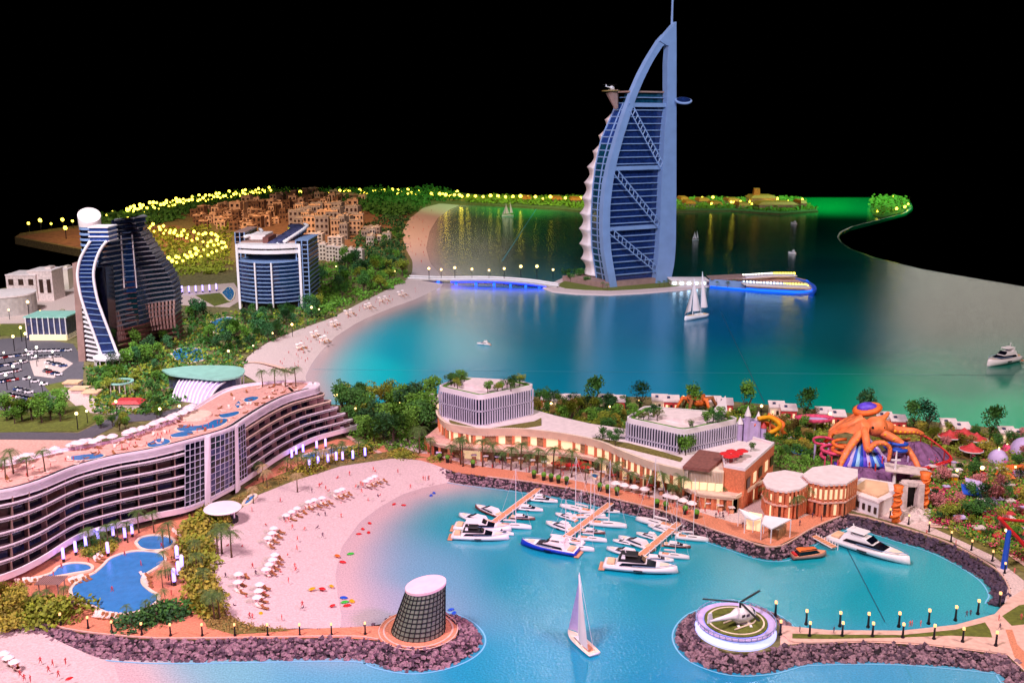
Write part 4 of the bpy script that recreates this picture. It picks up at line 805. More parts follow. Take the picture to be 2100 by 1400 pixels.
b.tube([(c.x+R1*.98*math.cos(2*math.pi*k/40), c.y+R1*.98*math.sin(2*math.pi*k/40), c.z+.26) for k in range(41)], .008, 4); part('railing', b, 'steelblue', T)
b = B(); hx, hy, hz = c.x+.12, c.y-.14, c.z+.222
for dx in (-.12, .12): b.box((hx+dx, hy, hz), (.05, .26, .008))
b.box((hx, hy, hz), (.2, .05, .008)); part('letter_h', b, 'white', T)
# glass cone pavilion
T = thing('glass_cone', 'leaning oval pavilion of gridded glass with pink slanted roof on the breakwater', 'pavilion', G(858, 1300, ZL))
S0 = SC(860, 1300, ZL); cb = G(858, 1290, ZL); rb = 55*S0; ct = AT(873, 1202, cb.y); rx, ry = 40*S0, 34*S0
tr = .11
def cone(a_, t, off=0):
    r_x, r_y = rb+(rx-rb)*t+off, rb*.95+(ry-rb*.95)*t+off; base = Vector((cb.x+(ct.x-cb.x)*t, cb.y, cb.z+(ct.z-cb.z)*t))
    p = base+Vector((r_x*math.cos(a_), r_y*math.sin(a_), 0)); p.z += t*(math.cos(a_)*.07*1+math.sin(a_)*.02)*1; return p
NA, NR = 30, 10
for k in range(NA):
    for r in range(NR):
        a0, a1 = 2*math.pi*k/NA, 2*math.pi*(k+1)/NA; P = [cone(a0, r/NR), cone(a1, r/NR), cone(a1, (r+1)/NR), cone(a0, (r+1)/NR)]
        part('glass_pane', B().add(P, [(0, 1, 2, 3)]), 'conepane' if 'conepane' in M else 'glassgrey', T)
for k in range(NA): part('mullion', B().tube([cone(2*math.pi*k/NA, r/NR, .006) for r in range(NR+1)], .010, 4), 'dark', T)
for r in range(NR+1): part('ring_bar', B().tube([cone(2*math.pi*k/NA, r/NR, .006) for k in range(NA+1)], .010, 4), 'dark', T)
rr = [cone(2*math.pi*k/40, 1, .02) for k in range(40)]; b = B(); b.loft([rr, [p+Vector((0, 0, .05)) for p in rr]]); part('roof_disc', b, 'roofpink' if 'roofpink' in M else 'roofwhite', T)
part('plaza_ring', B().ring(cb, rb*1.26, rb*1.33, .006, .014), 'paleway', T)
part('quay_ring', B().ring(cb, rb*1.46, rb*1.5, .006, .014), 'paleway', T)
# mint roofed hall with white ribs
T = thing('shell_hall', 'mint green winged roof and white ribbed shell hall behind the terraced hotel', 'hall', G(420, 810, ZL))
def zc(px, z): return [G(x, y, z) for x, y in px]
P = smoothline([G(x, y, .95) for x, y in ((332, 758), (380, 751), (440, 749), (490, 752), (502, 760), (490, 772), (450, 778), (400, 774), (350, 768))]+[G(332, 758, .95)], 30)[:-1]
part('mint_roof', B().prism([(p.x, p.y) for p in P], .90, .96), 'mint', T)
cc = sum(P, Vector())/len(P); part('hall_glass', B().prism([(cc.x+(p.x-cc.x)*.86, cc.y+(p.y-cc.y)*.8) for p in P], ZL, .9), 'glassgrey', T)
for x in (475, 485, 494, 500): p = G(x, 800, ZL); part('roof_post', B().tube([(p.x, p.y, ZL), (p.x, p.y+.1, .93)], .025, 5), 'white', T)
for k in range(11):
    t = k/10; a_, b_ = G(352+70*t, 824+14*t-6*math.sin(t*3), ZL), G(400+95*t, 782+14*t, ZL); a_ = a_.lerp(b_, .0); m_ = (a_+b_)/2; h = .55+.1*math.sin(t*3); L = [a_.lerp(b_, s/10)+Vector((0, 0, h*math.sin(math.pi*s/10)**.7)) for s in range(11)]
    part('shell_rib', B().tube(L, .035, 5), 'white', T)
    if k < 10:
        t2 = (k+1)/10; a2, b2 = G(352+70*t2, 824+14*t2-6*math.sin(t2*3), ZL), G(400+95*t2, 782+14*t2, ZL); h2 = .53+.1*math.sin(t2*3); L2 = [a2.lerp(b2, s/10)+Vector((0, 0, h2*math.sin(math.pi*s/10)**.7)) for s in range(11)]
        part('shell_panel', B().loft([[p-Vector((0, 0, .03)) for p in L], [p-Vector((0, 0, .03)) for p in L2]], closed=False), 'lilac', T)
# small round canopy by the beach
T = thing('round_canopy', 'flat round white canopy on posts at the edge of the beach', 'canopy', G(462, 1072, ZL)); q = G(462, 1072, ZL); r = 38*SC(457, 1040, .6)
zc_ = AT(457, 1041, q.y).z; part('roof', B().lathe([(r*.95, zc_-.03), (r, zc_), (r*.9, zc_+.03), (.02, zc_+.04)], (q.x-.04, q.y, 0), 32), 'white', T)
for dx, dy in ((0, -.1), (.22, .05), (-.15, .15), (.1, .25)): part('post', B().tube([(q.x+dx, q.y+dy, ZL), (q.x+dx, q.y+dy, zc_)], .022, 6), 'white', T)
part('bar_counter', B().lathe([(.18, .0), (.18, .12), (.02, .12)], (q.x+.12, q.y+.1, ZL), 16), 'dark', T)
# garden pools
def gpool(pts, label):
    P = smoothline([G(x, y, ZL+.03) for x, y in pts]+[G(*pts[0], ZL+.03)], 60)[:-1]; T = thing('garden_pool', label, 'pool', sum(P, Vector())/len(P))
    c = T.location; part('pool_water', B().prism([(p.x, p.y) for p in P], ZL+.01, ZL+.026), 'pool', T)
    m = len(P); ar = sum(P[i].x*P[(i+1) % m].y-P[(i+1) % m].x*P[i].y for i in range(m)); part('pool_kerb', B().wall([(p.x, p.y) for p in (P+P[:1] if ar < 0 else (P+P[:1])[::-1])], ZL, ZL+.045, .07), 'cream', T)
gpool([(197, 1174), (213, 1160), (228, 1145), (253, 1135), (283, 1130), (325, 1134), (335, 1150), (312, 1167), (292, 1180), (289, 1196), (306, 1212), (322, 1222), (316, 1236), (287, 1250), (253, 1258), (217, 1253), (190, 1240), (160, 1233), (150, 1218), (150, 1203), (173, 1186)], 'large blue free-form pool in the hotel garden by the breakwater')
gpool([(281, 1112), (292, 1102), (315, 1098), (342, 1101), (355, 1110), (345, 1121), (318, 1127), (292, 1123)], 'small round blue pool above the large garden pool')
gpool([(55, 1190), (105, 1176), (122, 1162), (147, 1155), (178, 1157), (185, 1167), (150, 1174), (110, 1181)], 'narrow blue pool below the terraced hotel balconies')
gpool([(618, 934), (650, 926), (690, 918), (722, 916), (720, 922), (690, 928), (640, 940)], 'thin blue pool in the garden at the right end of the terraced hotel')
gpool([(733, 914), (745, 910), (760, 911), (765, 915), (750, 920), (738, 919)], 'tiny round pool at the north corner of the beach')
gpool([(500, 1035), (508, 1022), (520, 1014), (522, 1018), (510, 1030)], 'little blue wading pool beside the round beach canopy')
gpool([(425, 665), (445, 655), (470, 650), (490, 662), (478, 680), (452, 684), (430, 675)], 'bright blue lagoon pool among trees below the white hotel')
gpool([(350, 722), (380, 712), (420, 720), (415, 738), (370, 742)], 'pale blue resort pool among trees right of the dark hotel')
gpool([(455, 600), (470, 588), (480, 600), (472, 616)], 'small blue pool left of the white hotel entrance')
gpool([(1228, 975), (1218, 971), (1212, 975), (1222, 980)], 'shallow blue pool on the marina plaza')
# ================= PLANTS =================
def crown(seed, shape, n, leaf):
    r_ = random.Random(seed); b = B(); lobes = []
    for _ in range(9 if shape == 'round' else 7):
        a_ = r_.random()*6.28; rr = r_.uniform(0, .28 if shape != 'tall' else .17); h = r_.uniform(.38, .82) if shape != 'tall' else r_.uniform(.3, .95)
        lobes.append((rr*math.cos(a_), rr*math.sin(a_), h, r_.uniform(.13, .22)))
    for _ in range(n):
        x, y, z, r = r_.choice(lobes); v = Vector((r_.gauss(0, 1), r_.gauss(0, 1), r_.gauss(0, .85))).normalized()*r*r_.uniform(.55, 1.08)
        p = Vector((x, y, z))+v; u = Vector((r_.gauss(0, 1), r_.gauss(0, 1), r_.gauss(0, 1))).normalized(); w_ = u.orthogonal().normalized(); l = leaf*r_.uniform(.6, 1.3)
        b.add([p-u*l, p+w_*l*.6, p+u*l, p-w_*l*.6], [(0, 1, 2, 3)])
    return b
def trunk(seed, h=.5):
    r_ = random.Random(seed); b = B(); b.tube([(0, 0, -.02), (.01, 0, h*.5), (.0, .01, h)], [.035, .025, .018], 5)
    for k in range(4): a_ = k*1.6+r_.random(); b.tube([(0, 0, h*.55), (.16*math.cos(a_), .16*math.sin(a_), h+.12)], [.018, .008], 4)
    return b
for i in range(8):
    m = ['leaf0', 'leaf1', 'leaf2', 'leaf3', 'leaf4', 'leaf5', 'leafpink', 'leafgold'][i]
    proto('tree%d' % i, ('crown', crown(i, 'round', 850, .036), m, False), ('trunk', trunk(i), 'bark', False))
    proto('tall%d' % i, ('crown', crown(i+20, 'tall', 760, .036), m, False), ('trunk', trunk(i), 'bark', False))
def shrub_mesh(seed):
    r_ = random.Random(seed); b = B()
    for _ in range(160):
        v = Vector((r_.gauss(0, 1), r_.gauss(0, 1), abs(r_.gauss(0, 1)))).normalized()*r_.uniform(.3, .52); v.z *= .8; u = Vector((r_.gauss(0, 1), r_.gauss(0, 1), r_.gauss(0, 1))).normalized(); w_ = u.orthogonal(); l = .06
        b.add([v-u*l, v+w_.normalized()*l*.6, v+u*l, v-w_.normalized()*l*.6], [(0, 1, 2, 3)])
    return b
for i in range(8): proto('bush%d' % i, ('foliage', shrub_mesh(i), ['leaf0', 'leaf1', 'leaf2', 'leaf3', 'leaf4', 'leaf5', 'pinkflower', 'leafgold'][i], False), ('stem', B().tube([(0, 0, -.02), (0, 0, .3)], .03, 4), 'bark', False))
def palm(seed, nf=16, h=.72, ln=.30):
    r_ = random.Random(seed); b = B(); bend = r_.uniform(-.05, .05)
    tb = B().tube([(bend*(t**2), 0, h*t) for t in (0, .25, .5, .75, 1)], [.03, .022, .019, .018, .022], 6)
    for k in range(nf):
        a_ = 2*math.pi*k/nf+r_.uniform(-.15, .15); up = r_.uniform(.35, 1.25); L = ln*r_.uniform(.8, 1.15); pts = []
        for s in range(6): t = s/5; pts.append(Vector((bend+math.cos(a_)*L*t, math.sin(a_)*L*t, h+up*L*.9*t-L*1.15*t*t)))
        sd = Vector((-math.sin(a_), math.cos(a_), 0))
        for s in range(5):
            for q in (0, .5):
                p = pts[s].lerp(pts[s+1], q); d_ = (pts[s+1]-pts[s])*.55; wv = .105*(1-abs((s+q)/5-.45))
                for sg in (-1, 1): b.add([p, p+d_*.45, p+sd*sg*wv+d_*1.2-Vector((0, 0, wv*.5))], [(0, 1, 2)])
    return tb, b
for i in range(3):
    tb, cb_ = palm(i); proto('palm%d' % i, ('trunk', tb, 'trunk', True), ('crown', cb_, 'palmleaf', False))
tb, cb_ = palm(9); proto('palmdry', ('trunk', tb, 'trunk', True), ('crown', cb_, 'palmdry', False))
TN = ['dark green', 'mid green', 'olive green', 'deep green', 'yellow olive', 'bluish green', 'pink blossoming', 'golden']
def plant(key, x, y, hpx, label, cat, group, z=ZL, wide=1.0):
    s = SC(x, y, z)*hpx*1.02/(.93 if key.startswith(('tree', 'tall')) else .8 if key.startswith('palm') else .5)
    nm = {'tr': 'broadleaf_tree', 'ta': 'slender_tree', 'bu': 'bush', 'pa': 'palm_tree'}[key[:2]]
    return inst(key, nm, label, cat, G(x, y, z), rnd.random()*6.28, (s*wide, s*wide, s), group)
def grove(poly_, n, h0, h1, where, group, kinds=(0, 0, 1, 1, 2, 3, 5), md=8, tall=.25, z=ZL, wide=1.1):
    for x, y in scatter(poly_, n, md):
        k = rnd.choice(kinds); t = rnd.random() < tall
        plant(('tall' if t else 'tree')+str(k), x, y, rnd.uniform(h0, h1)*.95, '%s %s tree %s' % (TN[k], 'slender' if t else 'bushy', where), 'tree', group, z, wide)
def bushes(poly_, n, h0, h1, where, group, kinds=(0, 1, 2, 4), md=5, wide=1.3):
    for x, y in scatter(poly_, n, md):
        k = rnd.choice(kinds); plant('bush%d' % k, x, y, rnd.uniform(h0, h1), '%s rounded bush %s' % (TN[k].replace('pink blossoming', 'pink flowering'), where), 'bush', group, ZL, wide)
grove([(695, 862), (720, 846), (880, 848), (892, 862), (860, 915), (800, 925), (735, 912), (720, 880)], 24, 48, 78, 'between the terraced hotel and the louvred blocks', 'trees at the right end of the terraced hotel', (0, 1, 1, 2, 3), 20, .15)
grove([(700, 832), (890, 828), (890, 846), (700, 852)], 12, 40, 66, 'on the shore behind the access road', 'trees on the shore left of the louvred block', (0, 1, 2, 4), 14)
grove([(1095, 838), (1180, 845), (1280, 858), (1270, 895), (1180, 888), (1110, 862)], 26, 22, 48, 'between the two louvred blocks', 'trees between the louvred blocks', (1, 2, 4, 0, 7), 12)
grove([(1095, 832), (1290, 836), (1290, 852), (1095, 846)], 12, 28, 50, 'near the villas behind the podium', 'trees near the coast villas')
for x, h in ((1215, 66), (1312, 62), (1418, 58), (1530, 66), (1650, 62), (1768, 72), (1873, 58), (1902, 70), (2030, 66)):
    plant('tall%d' % rnd.choice([0, 1, 3]), x, interp([(1200, 846), (1550, 858), (1700, 868), (2030, 905)], x), h, 'tall full-crowned tree in front of the coast villas', 'tree', 'tall trees among the coast villas', ZL, 1.1)
grove([(1560, 862), (1690, 868), (1700, 900), (1600, 910), (1560, 890)], 12, 20, 38, 'beside the yellow water slides', 'trees by the yellow slides', (1, 2, 4, 7, 0))
grove([(1850, 885), (2100, 905), (2120, 960), (1930, 930)], 16, 22, 42, 'behind the octopus ride', 'trees behind the octopus ride', (2, 4, 7, 0, 6), 10)
grove([(1930, 965), (2110, 960), (2110, 1130), (2000, 1110), (1900, 1060), (1920, 1000)], 42, 24, 56, 'in the theme park', 'trees in the theme park', (0, 1, 2, 4, 0, 6, 3), 14)
bushes([(1900, 1000), (2110, 1000), (2110, 1150), (1980, 1110), (1890, 1060)], 34, 12, 24, 'in the theme park garden', 'bushes in the theme park', (0, 1, 2, 6, 4, 6))
grove([(180, 762), (250, 742), (330, 735), (345, 790), (400, 842), (340, 852), (230, 820), (180, 800)], 22, 24, 42, 'in front of the dark hotel entrance', 'trees before the dark hotel', (1, 0, 5, 2, 1), 14)
grove([(270, 700), (340, 655), (440, 640), (430, 655), (350, 710), (335, 745), (280, 750)], 20, 24, 46, 'between the dark hotel and the resort pools', 'trees right of the dark hotel', (0, 3, 5, 1, 1), 12)
grove([(430, 690), (560, 672), (590, 690), (500, 725), (430, 738), (420, 710)], 22, 24, 44, 'along the far beach behind the resort pools', 'trees along the far beach', (0, 3, 5, 1, 1), 12)
grove([(490, 655), (600, 638), (680, 630), (670, 655), (600, 672), (500, 672)], 18, 22, 40, 'below the white hotel', 'trees below the white hotel', (0, 3, 1, 5), 12)
grove([(640, 560), (720, 540), (830, 562), (826, 585), (740, 612), (660, 640), (636, 620)], 34, 22, 42, 'behind the beach right of the white hotel', 'trees right of the white hotel', (0, 3, 1, 1, 2), 11)
grove([(780, 500), (820, 470), (826, 530), (790, 545)], 10, 16, 26, 'between the far beach and the pale flats', 'trees by the pale flats', (0, 3, 1), 8)
grove([(0, 848), (155, 846), (172, 868), (0, 874)], 12, 38, 58, 'on the lawn below the car park', 'trees below the car park', (1, 1, 2, 0), 18, .1)
grove([(180, 860), (330, 845), (360, 868), (300, 885), (200, 890)], 9, 18, 32, 'along the access road behind the terraced hotel', 'trees along the access road', (1, 2, 0))
grove([(60, 665), (160, 650), (160, 700), (50, 700)], 8, 20, 34, 'left of the dark hotel', 'trees left of the dark hotel', (1, 0, 2))
grove([(1160, 572), (1195, 560), (1215, 566), (1205, 585), (1165, 584)], 9, 12, 26, 'on the tower island', 'trees on the tower island', (0, 3, 5), 5, z=.1)
grove([(0, 1218), (30, 1215), (50, 1270), (0, 1290)], 5, 50, 70, 'at the lower left corner of the garden', 'trees at the lower left corner', (2, 4), 14, .1)
# hedge of olive bushes along the beach garden, lower garden planting
bushes([(398, 1090), (430, 1052), (455, 1060), (425, 1100), (418, 1150), (432, 1220), (445, 1262), (418, 1256), (398, 1215), (392, 1150)], 46, 24, 40, 'in the hedge behind the beach', 'olive hedge along the beach', (4, 2, 4), 6, 1.1)
bushes([(55, 1246), (150, 1240), (158, 1268), (60, 1278)], 16, 26, 42, 'at the lower left garden corner', 'bushes at the lower left garden corner', (4, 2), 8)
bushes([(262, 1275), (300, 1262), (355, 1240), (362, 1262), (310, 1280), (262, 1288)], 12, 24, 34, 'in the clump below the large garden pool', 'bushes below the garden pool', (0, 3), 6)
bushes([(165, 1130), (205, 1112), (240, 1105), (262, 1100), (225, 1128), (190, 1140)], 14, 12, 20, 'under the palms beside the terraced hotel', 'bushes beside the terraced hotel', (2, 4, 0), 6)
bushes([(560, 985), (600, 950), (760, 905), (780, 920), (700, 945), (590, 985)], 22, 12, 22, 'at the top of the beach', 'bushes at the top of the beach', (2, 4, 0, 7), 8)
bushes([(800, 928), (890, 938), (900, 946), (820, 940)], 8, 10, 16, 'at the left end of the marina promenade', 'bushes at the promenade end', (2, 4), 6)
# roof gardens on the two blocks
for x, y, z, k in ((925, 790, 1.94, 3), (938, 796, 1.94, 2), (952, 783, 1.94, 1), (1030, 801, 1.94, 1), (1048, 801, 1.94, 1), (1066, 792, 1.94, 2), (1300, 855, 1.64, 1), (1320, 863, 1.64, 2), (1340, 853, 1.64, 3), (1450, 870, 1.64, 1), (1472, 869, 1.64, 3), (1492, 862, 1.64, 2), (1415, 880, 1.64, 1), (932, 792, 1.94, 0), (945, 786, 1.94, 1), (1000, 806, 1.94, 1), (1020, 805, 1.94, 2), (1040, 797, 1.94, 0), (1055, 794, 1.94, 3), (1310, 858, 1.64, 1), (1330, 857, 1.64, 0), (1348, 862, 1.64, 2), (1462, 866, 1.64, 0), (1480, 862, 1.64, 1), (1540, 925, 1.27, 1)):
    plant('tree%d' % k, x, y, rnd.uniform(18, 30), '%s tree in the roof garden of %s' % (TN[k], 'the left louvred block' if z > 1.9 else 'the right louvred block' if z > 1.5 else 'the brick restaurant'), 'tree', 'trees on the roofs', z, 1.2)
for x, y in ((1393, 930), (1406, 933), (1415, 926)): plant('tree1', x, y, 40, 'green tree at the front corner of the right louvred block', 'tree', 'trees at the block corner', ZP)
for x, y in ((1232, 912), (1250, 908), (1268, 902), (1262, 915), (1236, 900)): plant('tree0', x, y, 26, 'dark green tree on the podium roof', 'tree', 'trees on the podium roof', ZP)
# palms
def palms(pts, h, where, group, z=ZL, kinds=('palm0', 'palm1', 'palm2')):
    for i, (x, y) in enumerate(pts): plant(rnd.choice(kinds), x, y, h*rnd.uniform(.92, 1.1), '%s palm tree from the left %s' % (ORD[i], where) if len(pts) > 1 else 'palm tree '+where, 'palm tree', group, z, 1.0)
palms([(12, 985), (28, 972), (57, 978), (93, 970)], 50, 'on the near end of the terraced hotel roof', 'palms on the near end of the hotel roof', ZR)
palms([(539, 794), (564, 792), (586, 794), (607, 793)], 40, 'on the far tip of the terraced hotel roof', 'palms on the tip of the hotel roof', ZR)
palms([(884, 936), (925, 950), (1030, 962), (1085, 968), (1118, 972), (1150, 976), (1200, 984), (1296, 1006), (1330, 1014), (1380, 1030), (1452, 1028), (1480, 1034)], 40, 'among the plaza stalls of the marina', 'palms on the marina plaza')
palms([(861, 929), (945, 952), (950, 956), (990, 957), (1011, 958), (1048, 964), (1068, 963), (1102, 970), (1134, 972), (1172, 978), (1232, 990), (1265, 998), (1361, 1022), (1397, 1032), (1434, 1022), (1577, 1053), (1608, 1053), (1634, 1064), (1657, 1050)], 56, 'along the marina promenade', 'palms along the marina promenade')
palms([(451, 1270), (432, 1262), (440, 1272), (447, 1142), (475, 1142), (455, 1135)], 62, 'at the back edge of the pink beach', 'palms at the back of the beach')
palms([(404, 1180), (418, 1210), (400, 1150)], 48, 'in the hedge beside the beach', 'palms in the beach hedge')
palms([(207, 1130), (222, 1120), (242, 1108), (262, 1112), (285, 1092), (316, 1092), (335, 1128), (349, 1115), (186, 1128)], 46, 'beside the terraced hotel lower floors', 'palms beside the terraced hotel')
palms([(338, 1165), (346, 1190), (352, 1200), (340, 1185), (334, 1205)], 40, 'right of the large garden pool', 'palms right of the garden pool', kinds=('palm0', 'palmdry'))
palms([(261, 1270), (299, 1262), (323, 1250), (340, 1238)], 34, 'below the large garden pool', 'palms below the garden pool')
palms([(32, 1240), (50, 1232), (80, 1240), (100, 1238), (132, 1236)], 34, 'at the lower left garden corner', 'palms at the lower left corner')
palms([(528, 985), (540, 990), (548, 1000), (520, 1032), (610, 1008), (630, 972), (665, 960), (612, 968), (700, 946), (735, 938)], 40, 'along the top edge of the beach', 'palms along the top of the beach', kinds=('palm0', 'palm1', 'palmdry'))
palms([(590, 965), (620, 958), (650, 948), (680, 940), (705, 932)], 30, 'among the lilac light tubes by the hotel', 'palms among the light tubes')
palms([(1236, 592), (1246, 596), (1352, 590), (1362, 588), (1372, 588), (1470, 590), (1492, 590), (1505, 588)], 14, 'around the foot of the sail tower', 'palms near the sail tower', .1)
# undergrowth masses: leaf clumps nobody could count
def mass(name, poly_, n, size, m, label, z=ZL, hmax=.25):
    b = B()
    for x, y in [q for q in scatter(poly_, n)]:
        p = G(x, y, z); s = size*rnd.uniform(.6, 1.4); h = rnd.random()*hmax
        for _ in range(7):
            u = Vector((rnd.gauss(0, 1), rnd.gauss(0, 1), rnd.gauss(0, 1))).normalized(); w_ = u.orthogonal().normalized(); c = p+Vector((rnd.gauss(0, s*.6), rnd.gauss(0, s*.6), h*rnd.random()+s*.3)); l = s*.42
            b.add([c-u*l, c+w_*l*.7, c+u*l, c-w_*l*.7], [(0, 1, 2, 3)])
    single(name, b, m, label, 'undergrowth', kind='stuff')
mass('undergrowth', [(180, 760), (340, 650), (560, 640), (700, 620), (690, 650), (600, 678), (500, 730), (500, 750), (330, 850), (200, 850)], 900, .16, 'leaf0', 'low green planting around the resort pools and hotels')
mass('undergrowth', [(180, 760), (340, 650), (560, 640), (700, 620), (690, 650), (600, 678), (500, 730), (500, 750), (330, 850), (200, 850)], 500, .16, 'leaf2', 'lighter olive planting around the resort pools and hotels')
mass('undergrowth', [(640, 560), (700, 530), (838, 560), (830, 582), (690, 640), (640, 640)], 500, .2, 'leaf1', 'low planting right of the white hotel')
mass('undergrowth', [(740, 470), (820, 430), (850, 420), (830, 470), (830, 540), (780, 560), (720, 540)], 400, .28, 'leaf3', 'dark planting between the flats and the far beach', hmax=.5)
mass('undergrowth', [(690, 845), (900, 840), (890, 930), (790, 925), (720, 900)], 420, .10, 'leaf1', 'low planting beside the access road and promenade end')
mass('undergrowth', [(1090, 838), (1560, 850), (1540, 880), (1280, 860), (1280, 900), (1110, 872)], 700, .09, 'leaf2', 'olive planting behind the podium')
mass('undergrowth', [(1090, 838), (1560, 850), (1540, 880), (1280, 860), (1280, 900), (1110, 872)], 450, .09, 'leaf0', 'dark planting behind the podium')
mass('undergrowth', [(1560, 860), (2110, 895), (2110, 950), (1900, 930), (1700, 880), (1680, 930), (1560, 900)], 900, .09, 'leaf2', 'olive planting between the villas and the rides')
mass('undergrowth', [(1900, 960), (2110, 950), (2110, 1150), (1990, 1110), (1890, 1060)], 1200, .075, 'leaf1', 'green planting of the theme park above the sea wall')
mass('undergrowth', [(1900, 960), (2110, 950), (2110, 1150), (1990, 1110), (1890, 1060)], 700, .07, 'leaf4', 'yellow olive planting of the theme park')
mass('undergrowth', [(1560, 900), (1700, 890), (1700, 960), (1640, 975), (1590, 960)], 420, .085, 'leaf1', 'green planting between the slides and the pavilions')
grove([(1570, 915), (1690, 905), (1695, 955), (1640, 968), (1600, 955)], 14, 20, 36, 'between the yellow slides and the pavilions', 'trees by the pavilions', (0, 1, 2, 4), 12)
mass('flowers', [(1900, 940), (2110, 950), (2110, 1150), (1990, 1110), (1900, 1050)], 260, .06, 'pinkflower', 'pink and red flowering patches in the theme park', hmax=.3)
mass('undergrowth', [(-20, 1295), (0, 1230), (60, 1240), (60, 1275), (20, 1300)], 260, .08, 'leaf4', 'olive scrub at the lower left corner')
mass('undergrowth', [(430, 1285), (402, 1250), (382, 1180), (386, 1110), (420, 1056), (520, 1000), (600, 966), (700, 942), (800, 930), (800, 938), (700, 952), (600, 984), (520, 1014), (470, 1062), (430, 1100), (430, 1150), (440, 1215), (464, 1258), (505, 1280), (600, 1291), (480, 1297)], 700, .05, 'leafgold', 'dry golden ground cover along the beach edge', hmax=.06)
far_strip = [(180, 462), (260, 442), (400, 418), (555, 395), (760, 393), (900, 392), (950, 402), (950, 412), (900, 414), (760, 410), (560, 414), (420, 440), (280, 470)]
mass('treeline', far_strip, 900, .5, 'leaf0', 'dark green plantation along the far edge behind the city', hmax=.9)
mass('treeline', [(940, 406), (1200, 406), (1200, 430), (1150, 424), (960, 416)], 420, .4, 'leaf2', 'low palms and scrub on the far shore left of the tower', hmax=.4)
mass('treeline', [(1386, 408), (1640, 408), (1674, 430), (1600, 435), (1500, 428), (1390, 431)], 620, .36, 'leaf2', 'yellow green trees on the far shore right of the tower', hmax=.35)
mass('treeline', [(700, 400), (900, 400), (880, 418), (840, 440), (790, 450), (740, 430), (700, 415)], 500, .5, 'leaf0', 'dark wood between the city and the far beach', hmax=.9)
mass('treeline', [(300, 480), (470, 460), (470, 560), (350, 570), (330, 520)], 380, .3, 'leaf2', 'scrubby planting under the yellow lamps left of the white hotel', hmax=.4)
# far islet on the right edge
isle = Gs([(1788, 412), (1800, 408), (1835, 407), (1858, 412), (1864, 424), (1850, 436), (1805, 447), (1790, 440), (1785, 425)], .1)
struct('far_islet', B().prism([(p.x, p.y) for p in isle], -.1, .1), 'lawn')
mass('treeline', [(1790, 412), (1835, 409), (1858, 415), (1860, 426), (1800, 443)], 300, .4, 'leaf2', 'small palms on the far islet at the right edge', .1, .8)
# ================= CITY, VILLAS, FLATS =================
def boxhouse(x, y, wpx, hpx, dpx, m, label, name='apartment_block', group=None, rows=3, cols=4, z=ZL, roof='roofwhite', rz=None):
    s = SC(x, y, z); p = G(x, y, z); w_, h = wpx*s, hpx*s; d = dpx*s; rz = rnd.uniform(-.25, .25) if rz is None else rz
    T = thing(name, label, 'building', p, group); T.rotation_euler = (0, 0, rz)
    def lp(nm, b, mm): 
        me = b.mesh(nm, mm); o = bpy.data.objects.new(nm, me); C.objects.link(o); o.parent = T; return o
    lp('wall', B().box((0, 0, h/2), (w_, d, h)), m); lp('roof', B().box((0, 0, h+.03), (w_*1.03, d*1.03, .05)), roof)
    lp('stair_head', B().box((w_*.2, 0, h+.12), (w_*.25, d*.4, .14)), m)
    if rows:
        wm_ = B().box((0, 0, 0), (w_/cols*.5, .04, h/rows*.45)).mesh('window', 'brownglass')
        for r in range(rows):
            for c in range(cols):
                o = bpy.data.objects.new('window', wm_); C.objects.link(o); o.parent = T; o.location = (-w_/2+w_*(c+.5)/cols, -d/2-.01, h*(r+.5)/rows)
    return T
def city(poly_, n, wr, hr, m, label, group, rows, cols, md=7):
    for x, y in scatter(poly_, n, md): boxhouse(x, y, rnd.uniform(*wr), rnd.uniform(*hr), rnd.uniform(*wr)*1.2, rnd.choice(m), label, group=group, rows=rows, cols=cols, roof=rnd.choice(m))
city([(395, 442), (560, 412), (700, 404), (745, 420), (700, 445), (560, 462), (520, 478), (400, 466)], 135, (10, 22), (9, 24), ['terracotta', 'brownearth'], 'small terracotta apartment block in the far city', 'terracotta blocks of the far city', 2, 2, 6)
city([(600, 455), (700, 445), (730, 460), (760, 478), (700, 492), (610, 480)], 34, (16, 28), (24, 40), ['greybuild', 'terracotta', 'greybuild'], 'grey brown tower block behind the white hotel', 'grey brown blocks behind the white hotel', 3, 3, 12)
city([(745, 470), (805, 480), (800, 500), (750, 505)], 8, (14, 22), (12, 20), ['greybuild', 'palebuild'], 'low grey block near the far beach trees', 'low grey blocks near the far beach', 2, 3, 9)
for i, (x, y, w_, h) in enumerate(((640, 532, 26, 34), (662, 532, 20, 32), (682, 534, 20, 30), (700, 536, 20, 30), (718, 538, 18, 28), (736, 540, 20, 28), (650, 505, 30, 26), (690, 508, 30, 22))):
    boxhouse(x, y, w_, h, 20, 'palebuild', '%s cream block in the row of pale flats right of the white hotel' % ORD[i], 'flats_block', 'row of pale flats', 4, 3, rz=-.1)
boxhouse(62, 612, 60, 52, 60, 'stone', 'large plain beige box building at the left edge', 'box_building', rows=2, cols=3, rz=.0); boxhouse(100, 612, 46, 60, 50, 'stone', 'taller beige box building left of the dark hotel', 'box_building', rows=1, cols=3, rz=0); boxhouse(136, 590, 30, 40, 40, 'palebuild', 'narrow pale building half behind the dark hotel', 'box_building', rows=0, rz=0)
T = thing('round_hall', 'wide low cylindrical grey hall at the left edge', 'hall', G(20, 640, ZL)); p = G(20, 640, ZL); part('wall', B().lathe([(1.35, 0), (1.35, 1.0), (.02, 1.0)], p, 32), 'concrete', T); part('roof', B().lathe([(1.38, .98), (1.38, 1.06), (.02, 1.12)], p, 32), 'roofwhite', T)
